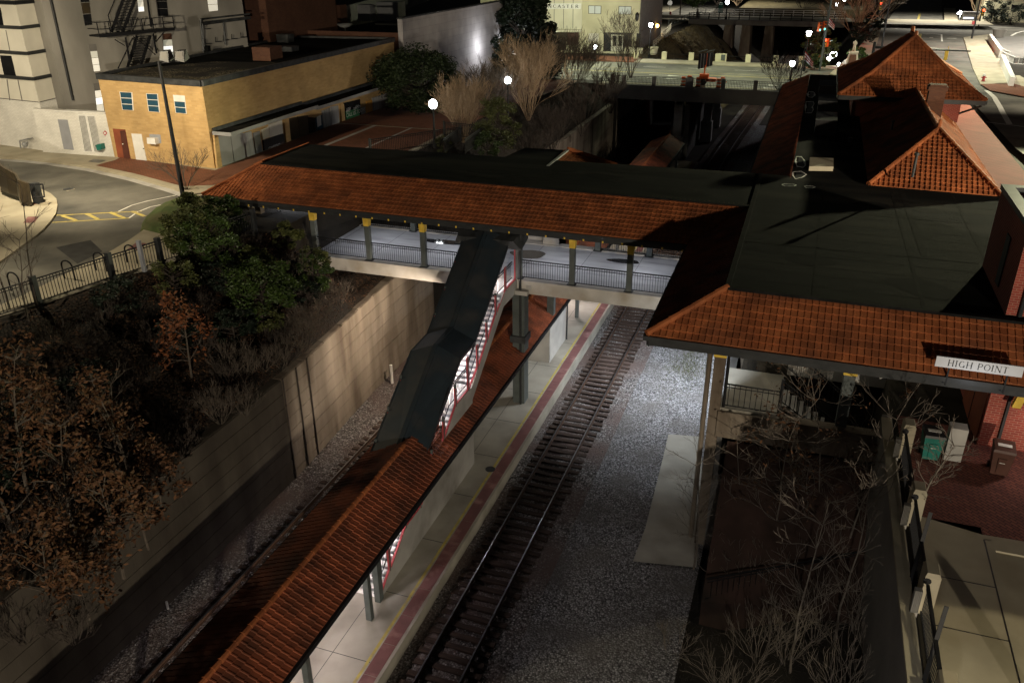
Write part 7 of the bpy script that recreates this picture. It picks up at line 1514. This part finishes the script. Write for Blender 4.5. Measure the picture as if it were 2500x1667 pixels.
# twigs and fallen leaves as ground cover
tb_ = MB()
for i in range(9000):
    y = rnd.uniform(9, 37); w = wall_x(y) - .4; f = bank_x(y) + .1; x = w + (f - w) * rnd.random(); z = emb_h(x, y) + .12; L = rnd.uniform(.1, .5); d = V((rnd.gauss(0, 1), rnd.gauss(0, 1), abs(rnd.gauss(.5, .5)))).normalized() * L; c = V((x, y, z)); s = d.cross(rvec(1)).normalized() * .007
    tb_.face([c - s, c + s, c + d])
tag(tb_.build('undergrowth', 'bark_dark'), kind='stuff', label='dense dead twigs and undergrowth covering the bank above the wall', cat='undergrowth')
tl_ = MB()
for i in range(7000):
    y = rnd.uniform(9, 37); w = wall_x(y) - .4; f = bank_x(y) + .1; x = w + (f - w) * rnd.random(); c = V((x, y, emb_h(x, y) + rnd.uniform(.1, .35))); a = rvec(1).normalized() * rnd.uniform(.03, .06); w_ = a.cross(rvec(1)).normalized() * .025; tl_.face([c - a, c + w_, c + a, c - w_])
tag(tl_.build('fallen_leaves', 'leaf_brown'), kind='stuff', label='fallen brown leaves scattered over the bank', cat='leaves')
# --- right hand saplings below the fence wall
g4 = 'bare shrubs below the right pavement'
for i, (lab, px, py, h, n, sp_) in enumerate((('bushy bare shrub with upright pale twigs beside the gravel', 1790, 1470, 3.3, 12, .5), ('bushy bare shrub at the bottom edge right of the gravel', 1850, 1610, 2.8, 13, .6), ('bare shrub in the dark hollow at the bottom', 1990, 1560, 2.9, 8, .45), ('bare shrub close to the dark fence wall', 2100, 1500, 3.2, 8, .4), ('bare shrub behind the bushy pair', 1900, 1420, 2.8, 8, .5), ('low bare shrub at the lower end of the fence wall', 2080, 1640, 2.4, 8, .5), ('bare shrub at the edge of the concrete pad', 1640, 1600, 1.6, 9, .7))):
    q = GZ(px, py); bare_shrub(lab, q, h, n, sp_, 'bark_grey', lvl=2, kids=3, r=.017, ang=.5, up=.3, group=g4, rmin=.0055)
for lab, px, py, ty, nl in (('tall bare tree with pale stem in front of the walkway void', 2055, 1400, 920, 0), ('tall slender bare tree reaching the tiled canopy edge', 1990, 1360, 870, 5), ('young bare tree with a few dry brown leaves', 2085, 1450, 1000, 9), ('thin bare tree beside the tall canopy column', 1690, 1400, 1130, 0), ('bare tree with dry leaf clusters left of the void', 1880, 1400, 980, 5), ('thin bare tree leaning on the fence wall', 2160, 1560, 1180, 0), ('bare tree rising from the bottom edge of the dark hollow', 1930, 1640, 1250, 0), ('bare tree with fine twigs in front of the reddish paving', 1960, 1330, 1020, 4), ('slender bare tree between the bushy shrubs and the fence wall', 2040, 1560, 1160, 0), ('bare tree near the gravel edge below the canopy column', 1760, 1420, 1080, 0)):
    q = GZ(px, py); h = min(7.5, max(3, top_of(q, px, ty) - q.z)); t = thing('bare_tree', lab, 'tree', q, 'bare trees below the right pavement'); b = MB(); tips = []; p = V(q) + V((0, 0, -.2)); d = V((rnd.uniform(-.08, .08), rnd.uniform(-.05, .1), 1))
    for i in range(8):
        e = p + d.normalized() * h / 8; b.tube(p, e, .05 * (1 - i / 9.5), .05 * (1 - (i + 1) / 9.5), 5, cap=False); p = e; d = d + rvec(.07)
        if i > 1:
            for k in range(4): a = rnd.uniform(0, 6.3); grow(b, p, (math.cos(a), math.sin(a), .6), h * .15, .013, 2, tips, 2, .55, .15, rmin=.0055)
    b.build('trunk', 'bark_grey', t)
    if nl: leaves(MB(), rnd.sample(tips, max(1, len(tips) // 4)), nl, .075, .12, .5, .4).build('crown', 'leaf_brown', t)
gb2 = MB()
for i in range(5000):
    x = rnd.uniform(-1.9, 3.9); y = rnd.uniform(9, 28); c = V((x, y, ground_h(x, y) + .02)); L = rnd.uniform(.1, .45); d = V((rnd.gauss(0, 1), rnd.gauss(0, 1), abs(rnd.gauss(.6, .5)))).normalized() * L; s = d.cross(rvec(1)).normalized() * .008; gb2.face([c - s, c + s, c + d])
tag(gb2.build('undergrowth', 'bark_dark'), kind='stuff', label='dead grass and twigs in the dark hollow below the fence wall', cat='undergrowth')
# --- street trees in the middle distance
q = S(455, 468); t = thing('bare_tree', 'small bare multi stemmed tree in front of the tan building corner', 'tree', q); b = MB(); tips = []
for k in range(6): a = k * 1.05; grow(b, q, (math.cos(a) * .55, math.sin(a) * .55, 1), 1.5, .03, 3, tips, 3, .5, .2)
b.build('trunk', 'bark', t)
def crape(label, base, h, n, spread, mat, lvl=3, kids=3):
    return bare_shrub(label, base, h, n, spread, mat, 'crape_myrtle', lvl, kids, .024, .42, .34, 'bare crape myrtles on the bank above the cut', 'tree', rmin=.011)
crape('pale bare crape myrtle lit by the white globe street lamp', P(1132, 345, 9.0), 4.8, 40, .5, 'bark_pale')
crape('tall pale bare crape myrtle around the second globe lamp', P(1290, 292, 8.6), 6.8, 44, .5, 'bark_pale')
crape('brown bare crape myrtle between the dark evergreen and the road bridge', P(1400, 240, 8.2), 6.4, 44, .5, 'bark')
crape('dim bare crape myrtle behind the pale lit one', P(1195, 300, 8.8), 5.0, 36, .55, 'bark')
crape('dark bare thicket tree at the end of the pale retaining wall', P(1420, 330, 6.5), 5.0, 15, .5, 'bark_dark')
crape('dark bare thicket tree halfway along the pale retaining wall', P(1350, 370, 6.3), 4.2, 14, .6, 'bark_dark')
crape('dark bare thicket tree beside the road bridge abutment', P(1490, 275, 7.0), 4.6, 13, .5, 'bark_dark')
leafy('olive green shrub under the pale crape myrtles', P(1215, 385, 8.2), 4.6, 1.7, 100, 'leaf_olive', lsize=.08, clumps=70)
leafy('low bright green bush at the back edge of the bridge roof', P(1190, 398, 8.4), 2.2, 1.0, 90, 'leaf_green', lsize=.08, clumps=26)
leafy('small tufted bush beside the globe lamp and railing', P(1085, 378, 9.3), 1.3, .6, 70, 'leaf_olive', lsize=.07, clumps=16)
leafy('round dark green tree at the end of the tan building', P(1022, 288, 9.2), 5.8, 3.7, 130, 'leaf_dusk', 'broadleaf_tree', 'tree', lsize=.12, clumps=150, low=.12, shape=(1, .8, 1))
leafy('tall black evergreen tree in front of the cream building', P(1275, 178, 8.6), 13.5, 5.2, 170, 'leaf_dark', 'conifer_tree', 'tree', lsize=.24, clumps=260, low=.02, cone=True)
leafy('small round green street tree above the cutting', P(1702, 46, 8.9), 9.0, 4.3, 110, 'leaf_green', 'broadleaf_tree', 'tree', lsize=.22, clumps=90, low=.3)
for i, (lab, px, py, h, n) in enumerate((('dark brush on the far bank above the pale wall', 1300, 350, 3.0, 18), ('dark brush beside the olive shrub above the pale wall', 1270, 375, 2.6, 18), ('dark brush behind the thicket above the pale wall', 1390, 300, 3.4, 18), ('dark brush close to the road bridge railing', 1470, 240, 3.8, 18), ('dark brush in the middle of the far bank', 1340, 310, 3.6, 18), ('dark brush nearest the road bridge abutment', 1510, 215, 3.0, 16))):
    q = P(px, py, 7.6); q.z = ground_h(q.x, q.y); bare_shrub(lab, q, h, n, .8, 'bark_dark', 'bare_shrub', 2, 4, .025, .5, .25, 'dark brush on the far bank', rmin=.011)
nb = MB()
for i in range(9000):
    y = rnd.uniform(48, 98); x = rnd.uniform(-28, -21.9); c = V((x, y, ground_h(x, y))); L = rnd.uniform(.3, 1.1); d = V((rnd.gauss(0, 1), rnd.gauss(0, 1), abs(rnd.gauss(.8, .5)))).normalized() * L; s_ = d.cross(rvec(1)).normalized() * .013; nb.face([c - s_, c + s_, c + d])
tag(nb.build('undergrowth', 'bark_dark'), kind='stuff', label='dark dead undergrowth on the bank above the pale far wall', cat='undergrowth')
for lab, x, y, h, r_, lm in (('leafy shrub filling the gap below the left end of the bridge roof', -28.2, 34.8, 2.0, 1.1, 'leaf_green'), ('low dark shrub by the left corner of the bridge deck', -25.0, 35.6, 1.5, .8, 'leaf_olive'), ('dark shrub in front of the fence end and the tiled roof', -29.6, 34.4, 2.2, 1.1, 'leaf_olive')):
    leafy(lab, V((x, y, emb_h(x, y))), h, r_, 90, lm, lsize=.075, clumps=38, group=g2)
for lab, x, y, h, n, sp_ in (('bare shrub at the lower right bottom under the fence panels', 2.6, 14.5, 3.6, 13, .5), ('bare shrub at the bottom centre of the dark hollow', 1.2, 13.5, 3.0, 14, .6), ('bushy bare shrub standing in front of the ramp railing', .2, 20.5, 3.2, 14, .5), ('bare shrub between the gravel and the dark hollow', -1.2, 17.5, 3.2, 14, .55), ('bare shrub in the shade of the fence wall', 3.2, 20.0, 3.4, 11, .35), ('bare shrub at the foot of the ramp', 1.8, 22.5, 3.0, 12, .45)):
    bare_shrub(lab, V((x, y, ground_h(x, y))), h, n, sp_, 'bark_grey', lvl=2, kids=3, r=.017, ang=.5, up=.3, group=g4, rmin=.0055)
for lab, x, y, h, n in (('bare tree standing before the cream building wall', 1190 + 1440 / 5.88, 118, 6.5, 9), ('bare forked tree in front of the cream building doors', 1190 + 1900 / 5.88, 165, 6.8, 11), ('bare shrub sprawling beside the road bridge railing', 1540, 190, 5.0, 10)):
    q = P(x, y, 8.0); bare_shrub(lab, q, h, n, .4, 'bark', 'bare_tree', 3, 3, .04, .4, .3, 'bare trees by the cream building', 'tree', rmin=.014)
q = P(1905, 225, 8.0); bare_shrub('dark bare bush where the tiled canopy meets the road bridge', q, 4.2, 16, .7, 'bark_dark', 'bare_shrub', 3, 3, .03, .45, .3, rmin=.012)
for lab, px, py, h, r_, m, nm in (('spreading bare reddish tree by the traffic signals', 2085, 95, 9.5, .8, 'bark_pale', 'bare_tree'), ('bare reddish tree behind the red signal at the street corner', 2140, 60, 9, .8, 'bark', 'bare_tree'), ('bare pale tree behind the glowing white sign', 2390, 48, 10, .7, 'bark_pale', 'bare_tree'), ('bare dark tree among the lamps at the top edge', 2040, 20, 12, .7, 'bark_dark', 'bare_tree')):
    q = P(px, py, 8.0); bare_shrub(lab, q, h, 11, r_, m, nm, 3, 3, .08, .5, .2, 'bare trees around the far crossing', 'tree', rmin=.03)
for lab, px, py, h, r_, lm in (('clipped dark bush left of the pavement behind the statue', 2103, 108, 3.2, 2.0, 'leaf_dark'), ('dark bush beside the pavement corner at the crossing', 2120, 75, 3.0, 2.4, 'leaf_dark'), ('green bush behind the floodlit street corner', 1988, 150, 4.6, 1.8, 'leaf_olive'), ('bright green low bush below the traffic signal', 1988, 168, 1.6, 1.6, 'leaf_green'), ('floodlit twiggy bush beside the ground floodlight', 2022, 148, 3.0, 1.2, 'leaf_olive'), ('green low bush at the foot of the statue', 2092, 145, 1.5, 1.3, 'leaf_green'), ('round clipped bush nearest the pale yellow building corner', 2418, 56, 4.6, 2.6, 'leaf_dark'), ('round clipped bush along the pale yellow building wall', 2466, 60, 4.2, 3.0, 'leaf_dark')):
    leafy(lab, P(px, py, 8.1), h, r_, 70, lm, 'clipped_bush', 'bush', lsize=.16, clumps=34, group='bushes around the far crossing', low=.05)
for i, (px, py, lab) in enumerate(((1800, 14, 'dark brush slope tree left of the far lamp row'), (1850, 10, 'dark brush slope tree behind the far bridge'), (1900, 16, 'dark brush tree above the white far railing'), (1960, 30, 'dark brush tree beside the far end of the white railing'), (1750, 12, 'dry brush tree right of the small round tree'))):
    q = P(px, py, 8.9); bare_shrub(lab, q, 7, 10, .9, 'bark_dark' if i else 'bark_pale', 'bare_tree', 2, 3, .07, .5, .15, 'brush trees behind the far bridge', 'tree', rmin=.04)
slab('far_bank', [(-18, 205), (8, 205), (14, 330), (-18, 330)], 7.9, 9.8, 'dry_grass')
# floodlight on the ground
q = P(2033, 142, 8.1); t = thing('ground_floodlight', 'dazzling white ground floodlight beside the statue', 'floodlight', q)
b = MB(); b.box(q.x - .25, q.y - .2, 8.1, q.x + .25, q.y + .25, 8.5); b.build('housing', 'black_plastic', t); b = MB(); b.sphere((q.x, q.y - .3, 8.6), .5, 12, 8); b.build('lens', 'lamp_small', t)
q = P(2022, 150, 8.1); b = MB(); b.sphere(q + V((0, 0, .3)), .28); single('ground_floodlight', b, 'lamp_small', 'small ground light in front of the dazzling floodlight', 'floodlight')
q = P(2047, 163, 8.1); b = MB(); b.sphere(q + V((0, 0, .3)), .2); single('ground_floodlight', b, 'lamp_small', 'tiny ground light at the base of the statue plinth', 'floodlight')
# ================================================================== lights
w = bpy.data.worlds.new('World'); SC.world = w; w.use_nodes = True
nt = w.node_tree; bg = nt.nodes['Background']
sky = nt.nodes.new('ShaderNodeTexSky'); sky.sky_type = 'NISHITA'; sky.sun_disc = False; sky.sun_elevation = math.radians(2); sky.sun_rotation = math.radians(140)
hs = nt.nodes.new('ShaderNodeHueSaturation'); hs.inputs['Saturation'].default_value = .25; nt.links.new(sky.outputs[0], hs.inputs['Color']); nt.links.new(hs.outputs[0], bg.inputs[0]); bg.inputs[1].default_value = .008
def pt(loc, col, p, r=.25):
    d = bpy.data.lights.new('lamp_light', 'POINT'); d.energy = p; d.color = col; d.shadow_soft_size = r; o = bpy.data.objects.new('lamp_light', d); COL.objects.link(o); o.location = loc; return o
def aim(o, to): o.rotation_euler = (V(to) - o.location).to_track_quat('-Z', 'Y').to_euler()
def spot(loc, to, col, p, ang, bl=.4, r=.2):
    d = bpy.data.lights.new('spot_light', 'SPOT'); d.energy = p; d.color = col; d.spot_size = math.radians(ang); d.spot_blend = bl; d.shadow_soft_size = r; o = bpy.data.objects.new('spot_light', d); COL.objects.link(o); o.location = loc; aim(o, to); return o
def area(loc, to, col, p, sx, sy, spread=170):
    d = bpy.data.lights.new('tube_light', 'AREA'); d.shape = 'RECTANGLE'; d.size = sx; d.size_y = sy; d.energy = p; d.color = col; d.spread = math.radians(spread); o = bpy.data.objects.new('tube_light', d); COL.objects.link(o); o.location = loc; aim(o, to); return o
WARM = (1, .84, .58); COOL = (.86, .93, 1); PINK = (1, .84, .82); GRN = (.95, 1, .68)
# west street lamps (out of frame)
spot((-39, 32, 19.5), (-42.5, 46, 11), WARM, 13500, 150, .85, .4); spot((-62, 36, 22), (-60, 46, 9), WARM, 3500, 110, .6, .4); spot((-34, 26, 17), (-31, 27, 9.6), WARM, 2200, 120, .8, .3)
# footbridge ceiling lights
for x in (-27, -22.5, -18, -11.6, -7.2): area((x, 41, 10.1), (x, 41, 0), (.92, .93, 1), 48, 1.2, .3)
area((-28.0, 40.8, 10.15), (-27.6, 40.8, 0), (.95, .95, 1), 75, .8, .3)
# covered stair
for y, z, p in ((36.6, rz_(36.1) + .12, 100), (34.2, rz_(33.7) + .1, 85), (31.6, 6.3, 110), (29, rz_(28.5) + .1, 85), (25.4, 3.1, 70), (23.2, 2.95, 85)): area((-14.45, y, z), (-14.45, y, 0), PINK, p, .25, 1.0)
# platform canopy
for y, p in ((12, 62), (17, 62), (19.6, 38), (52, 100), (60, 80)): area((-14.1, y, 3.02), (-14.1, y, 0), PINK, p, .3, 1.2)
# added spot for the stair windows' spill, washing the retaining wall
spot((-16.3, 36.2, 6.6), (-21.5, 36.5, 2.6), (1, .80, .60), 2200, 140, .8, .2)
# fittings under the bridge and canopy onto the gravel
spot((-3.2, 43.6, 6.6), (-5.6, 45.5, 0), COOL, 5200, 150, .9, .3); spot((-8.2, 42, 6.6), (-8.6, 41.5, 0), (1, .97, .92), 950, 140, .9, .3); spot((-2.2, 30.2, 9.5), (-5.2, 40, 0), COOL, 1500, 75, .9)
# underside of canopy, walkway
pt((-.4, 31.5, 9.4), (1, .9, .7), 60); pt((3.5, 34.5, 9.6), (1, .88, .62), 60); pt((8.6, 26.9, 9.5), (1, .86, .76), 70, .15); spot((6.1, 25.7, 10.2), (6.1, 26.8, 11.1), (.9, .94, 1), 26, 150, .6)
# unseen lamps and added spots around the station
spot((27, 88, 21), (6, 50, 12), (1, .97, .60), 120000, 64, .35, .3)
spot((25, -45, 17.6), (-6, 38, 10), (1, .86, .66), 130000, 100, .3, .4)
spot((25, 24, 18), (7.5, 48, 13), (1, .84, .6), 48000, 36, .5, .3)  # extra unseen spot added to brighten the hip roof front
spot((1.5, 1, 15), (1.2, 18.5, 2), (1, .92, .82), 4200, 42, .6, .3)
spot((7, 9.6, 17.2), (7, 9.6, 0), (1, .86, .55), 2600, 92, .03, .1)  # added spot, its hard cone edge draws the pavement's shadow line
spot((-4, 66, 17), (-15, 66, 5), (1, .88, .75), 7000, 100, .6, .3)  # added spot over the tracks, brightens the far platform roofs
# plaza lamps, and lights at the walls behind
pt(LA + V((0, 0, 0)), (1, .95, .86), 1300, .3); pt(LB, (1, .92, .82), 1300, .27); pt(LD, (1, .95, .85), 500); pt(LE2, (1, .95, .85), 700)
pt((-34.8, 93, 12.4), (1, 1, 1), 420, .2); pt((-34.9, 101, 11.0), (1, 1, 1), 420, .2)  # added beside the stone wall to imitate lamp reflections on it
pt((-48.5, 61, 15.6), (.85, 1, .35), 160, .2)
# road bridge and far streets
for x, y, z, p in ((-30, 113, 19, 8000), (-10, 113, 20, 9000), (14, 118, 20, 9000), (-33, 160, 20, 11000), (-22, 215, 24, 30000), (30, 150, 24, 50000), (22, 200, 24, 42000), (44, 175, 24, 34000), (20, 128, 22, 16000)): spot((x, y, z), (x, y + .01, 0), GRN if y < 140 and x < 18 else (1, .93, .78), p, 128, .6, .3)
pt((-33, 116, 15), GRN, 4200, .3); pt(LC_ + V((0, -.4, 0)), (1, .98, .92), 700); pt(LG, (1, .95, .85), 500); pt(LH, (1, .95, .85), 400)  # first point light added to brighten the cream building
q = P(2033, 142, 8.1); pt((q.x - .3, q.y - .9, 8.9), (.95, .98, 1), 1500, .2)
spot((33, 97, 20), (22, 108, 8), (1, .88, .66), 20000, 100, .5)
for px, py, yy, pw in ((2006, 104, 121, 160), (2150, 15, 150, 500), (2400, 31, 150, 400)): pt(PY(px, py, yy), (1, .03, .01), pw, .3)
# ------------------------------------------------------------------ render settings
SC.view_settings.view_transform = 'Standard'; SC.view_settings.look = 'None'; SC.view_settings.exposure = 0
SC.render.engine = 'CYCLES'; cy = SC.cycles; cy.use_denoising = True; cy.max_bounces = 5; cy.diffuse_bounces = 3; cy.glossy_bounces = 2; cy.transparent_max_bounces = 6; cy.caustics_reflective = False; cy.caustics_refractive = False; cy.sample_clamp_indirect = 4; cy.use_light_tree = True
